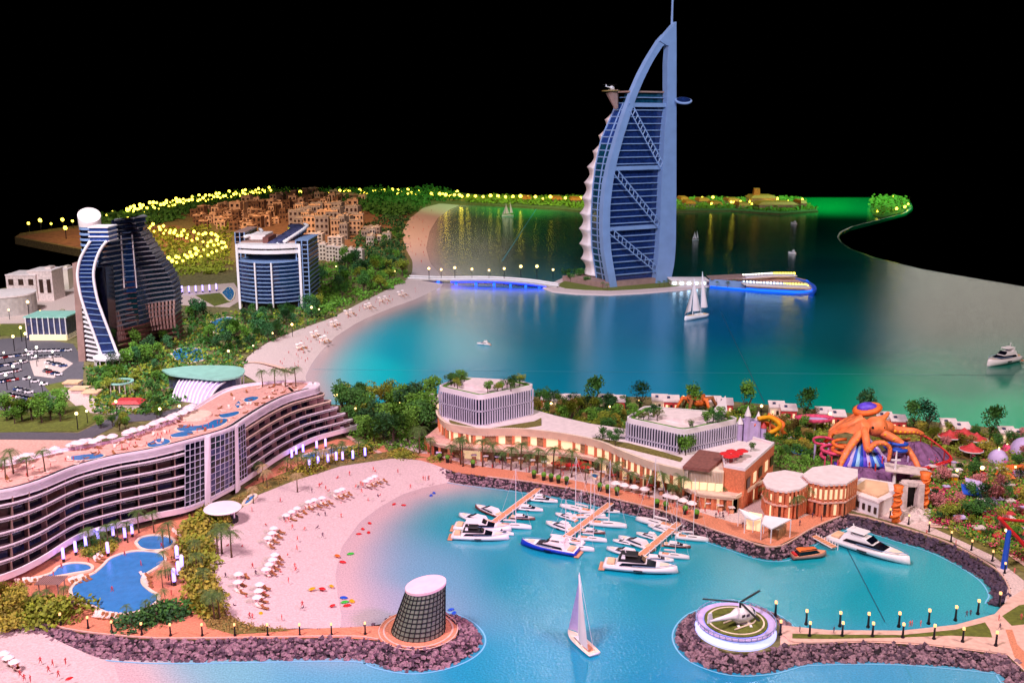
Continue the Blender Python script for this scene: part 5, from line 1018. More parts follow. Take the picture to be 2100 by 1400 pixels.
T = thing('glass_foyer', 'low glass-walled hall with warm lit base left of the dark hotel', 'hall', G(112, 690, ZL)); p = G(112, 690, ZL); part('wall', B().box((p.x, p.y, .75), (1.9, 1.4, 1.0)), 'glassgrey', T); part('lit_base', B().box((p.x+.1, p.y-.1, .35), (1.7, 1.5, .24)), 'lampamber' if False else 'shopwarm', T); part('roof', B().box((p.x, p.y, 1.28), (2.0, 1.5, .06)), 'mint', T)
for k in range(8): part('fin', B().box((p.x-.9+.26*k, p.y-.74, .8), (.04, .05, .95)), 'white', T)
T = thing('villa_restaurant', 'low red-roofed pavilion among trees behind the terraced hotel', 'pavilion', G(265, 838, ZL)); p = G(265, 838, ZL); part('wall', B().box((p.x, p.y, .35), (.9, .5, .26)), 'palebuild', T); part('roof', B().box((p.x, p.y, .52), (1.0, .6, .1), 0, .7), 'redroof', T)
for i, (x, y) in enumerate(((165, 805), (190, 812), (150, 792))):
    T = thing('forecourt_pavilion', '%s pale flat-roofed pavilion on the hotel forecourt by the car park' % ORD[i], 'pavilion', G(x, y, ZL)); p = G(x, y, ZL); part('wall', B().box((p.x, p.y, .3), (.5, .4, .16)), 'stone', T); part('roof', B().box((p.x, p.y, .4), (.6, .5, .05)), 'terracotta', T)
T = thing('rotunda', 'small round colonnade of pale posts among trees before the dark hotel', 'pavilion', G(250, 806, ZL)); p = G(250, 806, ZL)
for k in range(14): a_ = 2*math.pi*k/14; part('column', B().tube([(p.x+.42*math.cos(a_), p.y+.42*math.sin(a_), ZL), (p.x+.42*math.cos(a_), p.y+.42*math.sin(a_), ZL+.42)], .02, 5), 'palebuild', T)
part('ring_roof', B().ring(p, .36, .46, .42, .47, 24), 'mint', T)
# villas
def villa(x, y, i):
    s = SC(x, y, ZL); p = G(x, y, ZL); T = thing('coast_villa', '%s white-roofed brick villa from the left in the row along the sea edge' % ORD[i], 'villa', p, 'villas along the sea edge'); s *= 1.15
    T.rotation_euler = (0, 0, -.12)
    def lp(nm, b, mm): 
        o = bpy.data.objects.new(nm, b.mesh(nm, mm)); C.objects.link(o); o.parent = T
    lp('wall', B().box((0, 0, 9*s), (26*s, 20*s, 18*s)), 'redroof' if i % 2 else 'cream')
    b = B(); w_, d = 14.5*s, 11*s; b.add([(-w_, -d, 17*s), (w_, -d, 17*s), (w_, -d, 19*s), (-w_, -d, 19*s), (-w_, d, 23*s), (w_, d, 23*s), (w_, d, 25*s), (-w_, d, 25*s)], [(0, 1, 2, 3), (3, 2, 6, 7), (0, 4, 5, 1), (4, 7, 6, 5), (0, 3, 7, 4), (1, 5, 6, 2)]); lp('roof', b, 'roofwhite')
    for k in (-1, 0, 1): lp('window', B().box((k*8*s, -10.2*s, 8*s), (4*s, 1*s, 8*s)), 'shopwarm' if k else 'brownglass')
    lp('terrace', B().box((0, -13*s, 1.5*s), (28*s, 8*s, 3*s)), 'cream'); lp('skylight', B().box((-5*s, 0, 23*s), (5*s, 5*s, 3*s)), 'glassgrey')
vs = [(1126, 836), (1148, 838), (1173, 838), (1242, 838), (1266, 840), (1352, 838), (1376, 840), (1462, 842), (1486, 846), (1592, 852), (1616, 858), (1688, 864), (1716, 870), (1812, 874), (1840, 880), (1944, 888), (1970, 895), (2062, 904), (2092, 910), (893, 838)]
for i, (x, y) in enumerate(sorted(vs)): villa(x, y, i)
# far shore pavilions
for i, (x, y, w_, h) in enumerate(((1560, 420, 50, 16), (1588, 428, 76, 11), (1500, 418, 24, 8), (1640, 426, 12, 12), (1440, 418, 22, 8), (1466, 424, 20, 7), (1180, 416, 22, 8), (1142, 414, 20, 7), (1412, 422, 20, 7), (1520, 426, 22, 7), (1400, 414, 16, 7), (1080, 412, 18, 6))):
    s = SC(x, y, ZL); p = G(x, y, ZL); T = thing('shore_pavilion', '%s orange-roofed pavilion along the green-lit far shore' % ORD[i], 'pavilion', p, 'orange-roofed pavilions on the far shore')
    part('wall', B().box((p.x, p.y, ZL+h*s/2), (w_*s, 3, h*s)), 'terracotta', T); part('roof', B().box((p.x, p.y, ZL+h*s+.1), (w_*s*1.1, 3.4, .3), 0, .75), 'orange', T)
    if i == 0: part('roof_turret', B().box((p.x-.6, p.y, ZL+h*s+.6), (.8, .8, .9), 0, .8), 'orange', T)
# ================= STREET LAMPS =================
def lampproto(key, h, r, m, pole='darkmetal', pr=.012): proto(key, ('lamp_head', B().ball((0, 0, h), r, 6, 4), m, True), ('post', B().tube([(0, 0, 0), (0, 0, h-r*.6)], pr, 5), pole, False))
lampproto('lfar', .75, .14, 'lampyellow', pr=.03); lampproto('lmid', .5, .05, 'lampwarm', pr=.015); lampproto('lwhite', .5, .045, 'lampwhite', pr=.014)
lampproto('lbridge', .7, .075, 'lampwarm', pr=.02); lampproto('lfar2', .55, .2, 'lampyellow', pr=.03)
def lamps(key, pts, label, group, z=ZL, jitter=0, sc=1):
    for i, (x, y) in enumerate(pts): inst(key, 'street_lamp', label if len(pts) > 20 else '%s %s' % (ORD[i], label), 'street lamp', G(x+rnd.uniform(-jitter, jitter), y+rnd.uniform(-jitter, jitter)*.3, z), 0, sc*rnd.uniform(.7, 1.3), group)
def line(pts, n): return [(p.x, p.y) for p in resample([(*q, 0) for q in pts], n)]
lamps('lfar', line([(262, 450), (330, 437), (430, 420), (556, 402)], 52)+line([(262, 442), (340, 428), (440, 412), (552, 398)], 44), 'small yellow street lamp along the upper left edge', 'yellow lamps on the upper left avenue', jitter=1)
lamps('lfar', line([(265, 462), (330, 480), (390, 492), (450, 500)], 22)+line([(270, 470), (330, 490), (400, 505), (455, 514)], 20)+line([(330, 556), (370, 542), (410, 526), (460, 512)], 14)+line([(335, 562), (380, 548), (430, 534), (465, 522)], 14), 'small yellow street lamp between the two tall hotels', 'yellow lamps between the two tall hotels', jitter=3, sc=.8)
lamps('lfar', [(60, 474), (84, 472), (106, 471), (130, 470), (150, 468), (85, 466), (136, 490), (205, 450), (220, 452), (232, 446)], 'yellow street lamp from the left on the spit at the far left', 'yellow lamps on the far left spit')
lamps('lfar2', line([(570, 404), (700, 402), (800, 403), (950, 410)], 40)+line([(700, 398), (800, 397), (940, 403)], 22), 'yellow lamp along the far edge behind the city', 'yellow lamps along the far edge', jitter=4, sc=.85)
lamps('lfar2', line([(960, 410), (1190, 414)], 16), 'yellow lamp along the far shore left of the tower', 'yellow lamps on the far shore left of the tower', sc=.85)
lamps('lfar2', [q for q in scatter([(1390, 412), (1640, 412), (1670, 430), (1500, 426), (1390, 428)], 30)], 'pale yellow lamp on the green far shore right of the tower', 'yellow lamps right of the tower', sc=.7)
lamps('lfar2', [(1792, 414), (1812, 411), (1832, 411), (1850, 416), (1862, 424), (1855, 432), (1838, 436), (1800, 440)], 'yellow lamp on the far islet at the right edge', 'yellow lamps on the far islet', .1, sc=.7)
lamps('lbridge', bl and [(x, 573) for x, _ in bl], 'lamp from the left on the causeway to the tower island', 'lamps on the causeway', .3)
lamps('lmid', [(640, 655), (655, 650), (690, 560), (730, 560), (770, 556), (810, 572), (560, 700), (600, 690), (520, 725), (470, 745)], 'warm lamp behind the far beach', 'lamps behind the far beach')
lamps('lmid', [(20, 655), (60, 650), (85, 665), (0, 690), (45, 700), (30, 720), (55, 715)], 'yellow lamp by the round hall', 'lamps by the round hall', sc=1.3)
lamps('lwhite', [(60, 745), (76, 752), (45, 760), (30, 780), (62, 795), (15, 800), (88, 810), (110, 745), (10, 742), (78, 742), (55, 735), (98, 770)], 'white lamp in the car park left of the dark hotel', 'lamps in the car park')
lamps('lmid', [(180, 868), (160, 882), (240, 852), (330, 868), (370, 862), (690, 845), (757, 846), (820, 850), (880, 850), (730, 870)], 'globe lamp along the access road', 'lamps along the access road', sc=1.1)
lamps('lmid', [(1130, 850), (1250, 852), (1310, 842), (1400, 846), (1560, 862), (1700, 880), (1900, 940), (2060, 1120), (2010, 1000), (1960, 990), (2080, 980)], 'warm lamp in the park behind the podium and rides', 'lamps in the park', sc=.9)
# promenade lamp posts
pr_ = B().tube([(0, 0, 0), (0, 0, .22)], [.020, .014], 6); proto('bollard', ('post', pr_, 'darkmetal', False), ('lamp_head', B().box((0, 0, .24), (.034, .034, .045)), 'lampamber', False), ('base', B().tube([(0, 0, 0), (0, 0, .03)], .03, 6), 'darkmetal', False))
def boll(pts, lab, grp, sc=1):
    for i, (x, y) in enumerate(pts): inst('bollard', 'promenade_lamp', ORD[i]+' '+lab, 'lamp post', G(x, y, ZL+.004), 0, sc, grp)
boll([(125, 1281), (181, 1288), (230, 1297), (291, 1301), (350, 1303), (415, 1303), (482, 1303), (549, 1303), (615, 1303), (680, 1302), (749, 1300)], 'dark lamp post from the left on the orange breakwater walk', 'lamp posts on the left breakwater')
boll([(1590, 1262), (1653, 1280), (1722, 1284), (1780, 1286), (1843, 1285), (1904, 1279), (1959, 1272), (2005, 1259), (2049, 1243)], 'dark lamp post from the helipad on the inner side of the right breakwater', 'inner lamp posts on the right breakwater', 1.25)
boll([(1600, 1301), (1660, 1304), (1727, 1304), (1789, 1305), (1851, 1307), (1915, 1310), (1974, 1316), (2042, 1324)], 'dark lamp post from the helipad on the outer side of the right breakwater', 'outer lamp posts on the right breakwater', 1.2)
boll([(1863, 1075), (1905, 1090), (1950, 1110), (1992, 1128), (2035, 1150), (2060, 1175), (1825, 1062)], 'dark lamp post above the east sea wall', 'lamp posts above the east sea wall')
# lilac light tubes
proto('tube', ('base', B().tube([(0, 0, 0), (0, 0, .09)], [.035, .03], 8), 'dark', False), ('glow_tube', B().tube([(0, 0, .09), (0, 0, .34)], .034, 10), 'tube', True), ('cap', B().tube([(0, 0, .34), (0, 0, .36)], [.036, .02], 8), 'white', False))
for pts, lab, grp, sc in (([(131, 1152), (156, 1138), (177, 1126), (202, 1110), (233, 1104), (222, 1140), (257, 1108), (272, 1100)], 'glowing lilac light tube from the left beside the terraced hotel', 'light tubes beside the terraced hotel', 1.0), ([(358, 1200), (367, 1185), (374, 1172), (364, 1152)], 'glowing lilac light tube right of the garden pool', 'light tubes right of the garden pool', 1.15), ([(599, 943), (608, 936), (622, 932), (635, 963), (653, 957), (673, 953), (690, 948), (703, 947), (724, 945), (749, 939), (650, 925), (668, 920)], 'glowing lilac light tube at the top of the beach by the terraced hotel', 'light tubes at the top of the beach', .95), ([(360, 604), (374, 602), (388, 602), (402, 601), (416, 600), (430, 599), (444, 597)], 'glowing violet tube from the left on the plaza between the tall hotels', 'light tubes between the tall hotels', 1.3)):
    for i, (x, y) in enumerate(pts): inst('tube', 'light_tube', ORD[i]+' '+lab, 'light tube', G(x, y, ZL), 0, sc, grp)
# ================= CARS =================
def carp(key, m): proto(key, ('body', B().box((0, 0, .045), (.24, .1, .05)), m, False, [('bumper', B().box((.121, 0, .04), (.008, .09, .02)), 'darkmetal', False)]), ('cabin', B().box((-.01, 0, .085), (.14, .09, .04), 0, .8), 'glassdark', False), *[('wheel', B().tube([(sx, sy-.012, .022), (sx, sy+.012, .022)], .022, 8), 'dark', False) for sx in (-.07, .07) for sy in (-.045, .045)])
for k, m in (('carw', 'white'), ('carr', 'carred'), ('carb', 'carblue'), ('carg', 'cargrey'), ('carh', 'hull')): carp(k, m)
nc = {'carw': 'white', 'carr': 'dark red', 'carb': 'blue', 'carg': 'grey', 'carh': 'silver white'}
ci = 0
for (xa, ya, xb, yb, n) in ((4, 735, 60, 728, 7), (2, 752, 50, 744, 6), (2, 768, 36, 762, 5), (0, 785, 30, 780, 5), (62, 722, 140, 720, 9), (72, 735, 120, 732, 5), (20, 812, 70, 822, 8), (36, 800, 60, 806, 4), (100, 745, 130, 752, 5), (95, 762, 120, 770, 4), (55, 778, 90, 790, 3), (10, 828, 60, 838, 5)):
    for k in range(n):
        c = rnd.choice(['carw', 'carw', 'carr', 'carb', 'carg', 'carh', 'carw']); inst(c, 'parked_car', '%s %s car in the left car park' % (('small', nc[c])), 'car', G(xa+(xb-xa)*k/max(n-1, 1), ya+(yb-ya)*k/max(n-1, 1), ZL+.01), rnd.choice([0.3, 1.2, .5]), 1.25, 'cars parked in the car park'); ci += 1
inst('carg', 'parked_car', 'dark car on the road left of the louvred block', 'car', G(832, 858, ZL+.01), 0, 1.4)
# ================= PEOPLE, LOUNGERS, FLOATS =================
def figure(pose):
    S = {'stand': [((0, 0, .52), .07), ((0, 0, .66), .075), ((0, 0, .80), .08), ((0, 0, .87), .035), ((0, .01, .96), .062), ((.16, 0, .66), .027), ((-.16, 0, .66), .027), ((.19, .03, .48), .02), ((-.19, .03, .48), .02), ((.06, 0, .27), .042), ((-.06, 0, .27), .042), ((.07, .0, .02), .028), ((-.07, 0, .02), .028)],
         'walk': [((0, 0, .52), .07), ((0, .01, .66), .075), ((0, .02, .80), .08), ((0, .03, .87), .035), ((0, .04, .96), .062), ((.14, .1, .68), .027), ((-.14, -.08, .68), .027), ((.15, .2, .54), .02), ((-.16, -.12, .5), .02), ((.06, .12, .28), .042), ((-.06, -.06, .28), .042), ((.06, .14, .02), .028), ((-.06, -.2, .05), .028)],
         'sit': [((0, 0, .1), .08), ((0, -.04, .24), .075), ((0, -.07, .38), .08), ((0, -.07, .45), .035), ((0, -.06, .54), .062), ((.15, -.02, .26), .027), ((-.15, -.02, .26), .027), ((.12, .12, .2), .02), ((-.12, .12, .2), .02), ((.07, .22, .2), .042), ((-.07, .24, .16), .042), ((.07, .4, .03), .028), ((-.07, .42, .03), .028)]}[pose]
    E_ = [(0, 1), (1, 2), (2, 3), (3, 4), (2, 5), (2, 6), (5, 7), (6, 8), (0, 9), (0, 10), (9, 11), (10, 12)]
    me = bpy.data.meshes.new('body'); me.from_pydata([p for p, _ in S], E_, []); o = bpy.data.objects.new('tmp', me); C.objects.link(o)
    md = o.modifiers.new('skin', 'SKIN'); o.modifiers.new('sub', 'SUBSURF').levels = 1
    for i, (_, r) in enumerate(S): me.skin_vertices[0].data[i].radius = (r, r)
    me.skin_vertices[0].data[0].use_root = True
    dg = bpy.context.evaluated_depsgraph_get(); ev = o.evaluated_get(dg); nm = bpy.data.meshes.new_from_object(ev); bpy.data.objects.remove(o); return nm
FM = {}
for ps in ('stand', 'walk', 'sit'):
    base_ = figure(ps)
    for m in ('person', 'person2', 'person3'):
        q = base_.copy(); q.materials.clear(); q.materials.append(M[m]); q.name = 'person'; FM[ps, m] = q
DN = {'stand': 'standing', 'walk': 'walking', 'sit': 'sitting'}; CN = {'person': 'salmon', 'person2': 'red', 'person3': 'dark'}
def person(x, y, ps, m, where, group, z=None, h=.155):
    o = bpy.data.objects.new('person', FM[ps, m]); C.objects.link(o); o.location = G(x, y, ZL if z is None else z); o.scale = (h, h, h); o.rotation_euler = (0, 0, rnd.random()*6.28)
    o['label'] = '%s %s model figure %s' % (DN[ps], CN[m], where); o['category'] = 'person'; o['group'] = group
def beachz(x): return interp([(420, .21), (560, .20), (640, .13), (700, .05), (760, .0)], x)
bp_ = [(484, 1100), (545, 1078), (517, 1050), (583, 1068), (586, 1072), (592, 1070), (627, 1045), (667, 1058), (653, 1056), (700, 1062), (518, 1165), (525, 1180), (590, 1140), (609, 1128), (605, 1165), (607, 1168), (592, 1195), (463, 1185), (497, 1122), (468, 1120), (512, 1268), (518, 1270), (578, 1272), (622, 1248), (620, 1244), (480, 1243), (575, 1175), (652, 1082), (662, 1102), (610, 1109), (693, 980), (675, 1008), (660, 993), (735, 1000), (740, 996), (730, 998), (744, 998), (717, 975), (770, 968), (766, 966), (816, 970), (868, 985), (872, 986), (878, 985), (842, 1002), (775, 1018), (780, 1017), (742, 1011), (655, 1000), (668, 1005), (700, 1035), (755, 1030), (880, 984), (575, 1030), (640, 1010), (565, 1100), (600, 1085), (625, 1085), (540, 1215), (505, 1225)]
for x, y in bp_: person(x, y, rnd.choice(['stand', 'walk', 'walk', 'sit']), rnd.choice(['person', 'person', 'person2', 'person', 'person3']), 'on the pink beach of the bay', 'beachgoers on the pink beach', beachz(x) if y > 1020 else .2)
for x, y in ((83, 1360), (108, 1365), (100, 1378), (120, 1388), (135, 1362), (50, 1396), (63, 1398), (42, 1388)): person(x, y, 'walk', 'person2', 'on the sand in the lower left corner', 'beachgoers at the lower left corner', .12)
for x, y in scatter([(860, 925), (1000, 945), (1280, 985), (1420, 1030), (1500, 1055), (1480, 1075), (1400, 1055), (1280, 1012), (1100, 975), (900, 945)], 46, 8): person(x, y, rnd.choice(['stand', 'walk']), rnd.choice(['person', 'person2', 'person3', 'person3']), 'strolling on the marina promenade', 'strollers on the marina promenade', ZL+.01, .14)
for x, y in ((1468, 1062), (1476, 1061), (1482, 1060), (1523, 1082), (1532, 1084), (1577, 1058), (1583, 1060), (1666, 1062), (1684, 1068), (1640, 1078)): person(x, y, 'stand', 'person3', 'on the promenade corner by the white canopies', 'figures by the white canopies', ZL+.01, .17)
for x, y in ((1640, 1296), (1710, 1297), (1866, 1285), (1870, 1284), (1982, 1264), (1990, 1262), (1888, 1284), (2048, 1272), (2050, 1290), (2094, 1270), (2080, 1175), (1960, 1118), (1900, 1096)): person(x, y, rnd.choice(['stand', 'walk']), rnd.choice(['person', 'person3']), 'on the right breakwater path', 'walkers on the right breakwater', ZL+.01, .15)
for x, y in scatter([(620, 690), (700, 640), (790, 610), (850, 590), (860, 600), (740, 645), (680, 680), (640, 730), (610, 760), (560, 745)], 60, 6): person(x, y, 'stand', 'person2', 'on the far beach across the bay', 'beachgoers on the far beach', .2, .13)
for x, y in scatter([(840, 450), (890, 430), (870, 520), (875, 545), (850, 540), (836, 490)], 24, 6): person(x, y, 'stand', 'person2', 'on the farthest beach beyond the causeway', 'beachgoers beyond the causeway', .2, .2)
for x, y in scatter([(20, 990), (150, 945), (260, 925), (400, 890), (470, 868), (480, 862), (390, 872), (250, 918), (100, 948)], 30, 8): person(x, y, 'walk', 'person2', 'on the terraced hotel roof deck', 'people on the hotel roof deck', ZR+.02, .11)
for x, y in scatter([(80, 1180), (180, 1145), (300, 1095), (350, 1090), (360, 1240), (340, 1250)], 10, 12): person(x, y, 'walk', 'person2', 'by the hotel garden pools', 'people by the garden pools', ZL+.01)
def row(x0, y0, x1, y1, n, where, group, key=('lounger', 'brownlounger'), z=.2, rz=0.9, sc=1.15):
    for i in range(n):
        for d, kk in ((0, key[0]), (9, key[1])):
            if d and i % 2: continue
            x = x0+(x1-x0)*i/max(n-1, 1)+d; y = y0+(y1-y0)*i/max(n-1, 1)+d*.35; x += rnd.uniform(-2.5, 2.5); inst(kk, 'sun_lounger', '%s %s' % ('white lounger' if d == 0 else 'brown lounger', where), 'sun lounger', G(x, y, z), rz+rnd.uniform(-.3, .3), sc, group)
            if d == 0 and 'cluster' in where and i % 2: inst('parasol', 'parasol', 'white parasol '+where.replace('cluster of loungers', 'lounger cluster'), 'parasol', G(x-5, y-1, z), 0, 1.0, 'parasols on the sand')
for j, (x0, y0, x1, y1, n) in enumerate(((572, 1090, 552, 1120, 7), (570, 1145, 552, 1180, 8), (540, 1205, 534, 1245, 7), (618, 1050, 592, 1068, 6), (672, 1030, 632, 1042, 7), (498, 1182, 490, 1215, 5), (710, 1012, 690, 1020, 5), (780, 985, 755, 997, 6))):
    row(x0, y0, x1, y1, n, 'in the %s beach cluster of loungers' % ORD[j], 'lounger cluster %s on the pink beach' % ORD[j], z=beachz(x0) if y0 > 1040 else .2)
row(10, 1350, 35, 1372, 6, 'in the cluster at the lower left corner sand', 'loungers at the lower left corner', z=.13)
row(145, 1195, 175, 1185, 7, 'left of the large garden pool', 'loungers left of the garden pool', z=ZL+.01); row(195, 1263, 240, 1268, 8, 'on the near rim of the large garden pool', 'loungers on the near rim of the garden pool', z=ZL+.01, rz=0)
row(297, 1180, 300, 1200, 5, 'right of the large garden pool', 'loungers right of the garden pool', z=ZL+.01); row(360, 1090, 372, 1100, 5, 'beside the small round pool', 'loungers by the small round pool', z=ZL+.01); row(40, 1195, 95, 1190, 10, 'under the lowest hotel balconies', 'loungers below the hotel', z=ZL+.01); row(195, 1150, 208, 1140, 4, 'between the garden pools', 'loungers between the garden pools', z=ZL+.01)
for j, (x, y) in enumerate(((780, 618), (752, 632), (710, 645), (680, 668), (640, 690), (610, 715), (660, 700), (820, 606))): row(x, y, x+12, y-4, 4, 'on the far beach, %s cluster from the tower' % ORD[j], 'loungers on the far beach', z=.2, sc=1.3)
proto('float', ('ring', B().lathe([(.03, 0), (.055, .015), (.03, .03), (.015, .015)], n=10, sx=1.5), 'yellow', True), ('cushion', B().box((0, 0, .02), (.05, .03, .01)), 'white', False))
for m in ('red', 'blue', 'green', 'orange', 'yellow'): proto('float_'+m, ('ring', B().lathe([(.025, 0), (.04, .012), (.03, .024), (.012, .014)], n=10, sx=1.7), m, True), ('seat', B().box((0, 0, .022), (.04, .03, .008)), m, False))
for i, (x, y, m) in enumerate(((692, 1140, 'orange'), (719, 1136, 'green'), (703, 1153, 'red'), (640, 1208, 'yellow'), (661, 1208, 'red'), (705, 1226, 'blue'), (722, 1233, 'yellow'), (707, 1235, 'green'), (712, 1242, 'red'), (744, 1085, 'red'), (756, 1092, 'red'), (736, 1095, 'red'), (808, 1034, 'red'), (828, 1036, 'red'), (758, 1073, 'red'), (890, 1011, 'blue'), (884, 1016, 'blue'), (748, 1032, 'orange'), (680, 1202, 'yellow'), (682, 1242, 'red'), (931, 1257, 'blue'), (925, 1250, 'blue'), (535, 1258, 'yellow'), (142, 1392, 'red'))):
    inst('float_'+m, 'beach_float', '%s inflatable float, number %d counted along the bay shallows' % (m, i+1) if False else '%s inflatable float %s' % (m, ['beside a green one', 'beside an orange one', 'below the orange and green pair', 'left of a red one', 'right of a yellow one', 'at the top of the near cluster', 'at the right of the near cluster', 'in the middle of the near cluster', 'at the bottom of the near cluster', 'in the red trio, upper', 'in the red trio, right', 'in the red trio, left', 'left of the upper red pair', 'right of the upper red pair', 'above the red trio', 'nearest the promenade end', 'below the other blue one at the promenade end', 'lying on the upper beach', 'above the near cluster', 'left of the near cluster', 'right of the glass cone', 'behind the glass cone at right', 'by the lowest loungers', 'on the sand in the lower left corner'][i]), 'inflatable', G(x, y, max(.0, beachz(x)-.02) if x < 700 and y > 1060 else .005), rnd.random()*3, 1.35 if i < 9 else 1.1, 'inflatable floats')
# ================= BOATS =================
def hullb(L, W_, H, n=12, full=.55, rise=.35):     # bow at +x, stern at -x
    b = B(); rings = []
    for i in range(n+1):
        t = i/n; x = -L/2+L*t; w_ = W_/2*(1-max(0, (t-full)/(1-full))**2.2)*(.9+.1*min(1, t*4)); w_ = max(w_, .004*L); h = H*(1+rise*t*t)
        rings.append([(x, -w_, h), (x+.02*L*t, -w_*.75, h*.25), (x-.04*L*t*t, 0, -.02), (x+.02*L*t, w_*.75, h*.25), (x, w_, h)])
    b.loft(rings, closed=True); return b
def deckb(L, W_, H, n=12, full=.55, rise=.35, k=.9):
    P = []; 
    for s in (-1, 1):
        q = []
        for i in range(n+1):
            t = i/n; x = (-L/2+L*t)*.97; w_ = k*W_/2*(1-max(0, (t-full)/(1-full))**2.2); q.append((x, s*w_, H*(1+rise*t*t)+.004))
        P.append(q)
    return B().loft([P[0], P[1]], closed=False)
def wedge(x0, x1, w0, w1, z0, z1, fs=.3, bs=.1, tp=.8):   # cabin block with raked front (fs) and back (bs)
    l = x1-x0; return B().add([(x0, -w0, z0), (x1, -w1, z0), (x1, w1, z0), (x0, w0, z0), (x0+bs*l, -w0*tp, z1), (x1-fs*l, -w1*tp, z1), (x1-fs*l, w1*tp, z1), (x0+bs*l, w0*tp, z1)], [(3, 2, 1, 0), (4, 5, 6, 7), (0, 1, 5, 4), (1, 2, 6, 5), (2, 3, 7, 6), (3, 0, 4, 7)])
def yacht(key, hm='hull', roof='hull', big=False, accent='terracotta'):
    ps = [('hull', hullb(1, .27, .085), hm, True), ('deck', deckb(1, .27, .085), 'hull', False, [('swim_platform', B().box((-.52, 0, .02), (.08, .22, .015)), 'teak', False), ('aft_cushion', B().box((-.40, 0, .105), (.10, .16, .02)), accent, False)]),
          ('cabin', wedge(-.33, .25, .115, .085, .088, .15, .35, .05, .85), 'hull', False, [('side_windows', wedge(-.28, .215, .1165, .093, .105, .137, .25, .08, .93), 'glassdark', False)]),
          ('flybridge', wedge(-.30, .06, .095, .08, .15, .185, .25, .05, .9), roof, False, [('windscreen', wedge(-.02, .075, .078, .07, .152, .195, .55, .3, .85), 'glassdark', False)]),
          ('bow_pad', B().box((.33, 0, .112), (.12, .09, .012)), 'cream', False),
          ('hull_window', B().box((-.02, -.132, .055), (.12, .012, .016)), 'glassdark', False), ('hull_window', B().box((-.02, .132, .055), (.12, .012, .016)), 'glassdark', False)]
    if big: ps += [('hardtop', B().box((-.15, 0, .235), (.24, .15, .012), 0, .9), roof, False), ('radar_arch', wedge(-.26, -.2, .08, .08, .18, .24, .1, .3, .9), 'hull', False), ('antenna', B().tube([(-.2, 0, .24), (-.22, 0, .30)], .006, 5), 'white', False)]
    ps += [('rail', B().tube([(-.1, -.125, .12), (.2, -.118, .125), (.38, -.06, .135), (.49, 0, .14), (.38, .06, .135), (.2, .118, .125), (-.1, .125, .12)], .0035, 4), 'steelblue', False)]
    proto(key, *ps)
yacht('yacht'); yacht('yachtbig', big=True); yacht('yachtdark', hm='gardenbrown'); yacht('yachtblue', hm='hullblue', roof='membrane', big=True); yacht('yachtnet', roof='dark', big=True)
# sailing yacht with bare mast
proto('sailer', ('hull', hullb(1, .22, .07, rise=.2), 'hull', True), ('deck', deckb(1, .22, .07, rise=.2), 'hull', False, [('cockpit', B().box((-.28, 0, .078), (.22, .11, .012)), 'teak', False), ('wheel', B().ring((-.36, 0, .10), .018, .024, 0, .006, 12), 'dark', False)]), ('coachroof', wedge(-.14, .22, .06, .04, .072, .10, .3, .1, .85), 'hull', False, [('window_strip', wedge(-.12, .18, .0615, .043, .08, .092, .2, .1, .95), 'glassdark', False)]),
      ('mast', B().tube([(.04, 0, .07), (.04, 0, 1.22)], [.012, .008], 6), 'white', False), ('boom', B().tube([(.04, 0, .15), (-.34, 0, .15)], .008, 5), 'white', False, [('furled_sail', B().tube([(.02, 0, .165), (-.32, 0, .165)], [.016, .008], 6), 'membrane', False)]),
      ('forestay', B().tube([(.48, 0, .09), (.04, 0, 1.18)], .003, 3), 'white', False), ('backstay', B().tube([(-.49, 0, .08), (.04, 0, 1.2)], .003, 3), 'white', False), ('spreader', B().tube([(.04, -.06, .7), (.04, .06, .7)], .004, 3), 'white', False))
def sailb(pts, bulge, n=8): # triangular sail: foot a-b, head c, bulge sideways (y)
    a_, b_, c_ = map(Vector, pts); b = B(); rows = []
    for i in range(n+1):
        t = i/n; p, q = a_.lerp(c_, t), b_.lerp(c_, t); rows.append([p.lerp(q, s/6)+Vector((0, bulge*math.sin(math.pi*s/6)*(1-t*.7), 0)) for s in range(7)])
    b.loft(rows, closed=False); back = [[v+Vector((0, .004, 0)) for v in r] for r in rows]; b.loft(back, closed=False); return b
proto('sloop', *([(n, None, None, None)] if False else []), ('hull', hullb(1, .27, .085, rise=.2), 'hull', True), ('deck', deckb(1, .27, .085, rise=.2), 'cream', False, [('cockpit', B().box((-.28, 0, .093), (.24, .13, .012)), 'teak', False)]), ('coachroof', wedge(-.14, .24, .07, .045, .088, .125, .3, .1, .85), 'hull', False, [('window_strip', wedge(-.12, .2, .0715, .048, .10, .113, .2, .1, .95), 'brownglass', False)]),
      ('mast', B().tube([(.1, 0, .08), (.1, 0, 1.92)], [.014, .008], 6), 'white', False), ('boom', B().tube([(.1, 0, .19), (-.44, .1, .19)], .009, 5), 'white', False), ('mainsail', sailb([(.09, 0, .2), (-.44, .1, .2), (.095, 0, 1.88)], .06), 'membrane', True), ('jib', sailb([(.48, 0, .13), (.14, -.05, .16), (.105, 0, 1.7)], -.05), 'lilac', True), ('backstay', B().tube([(-.49, 0, .09), (.1, 0, 1.9)], .004, 3), 'white', False))
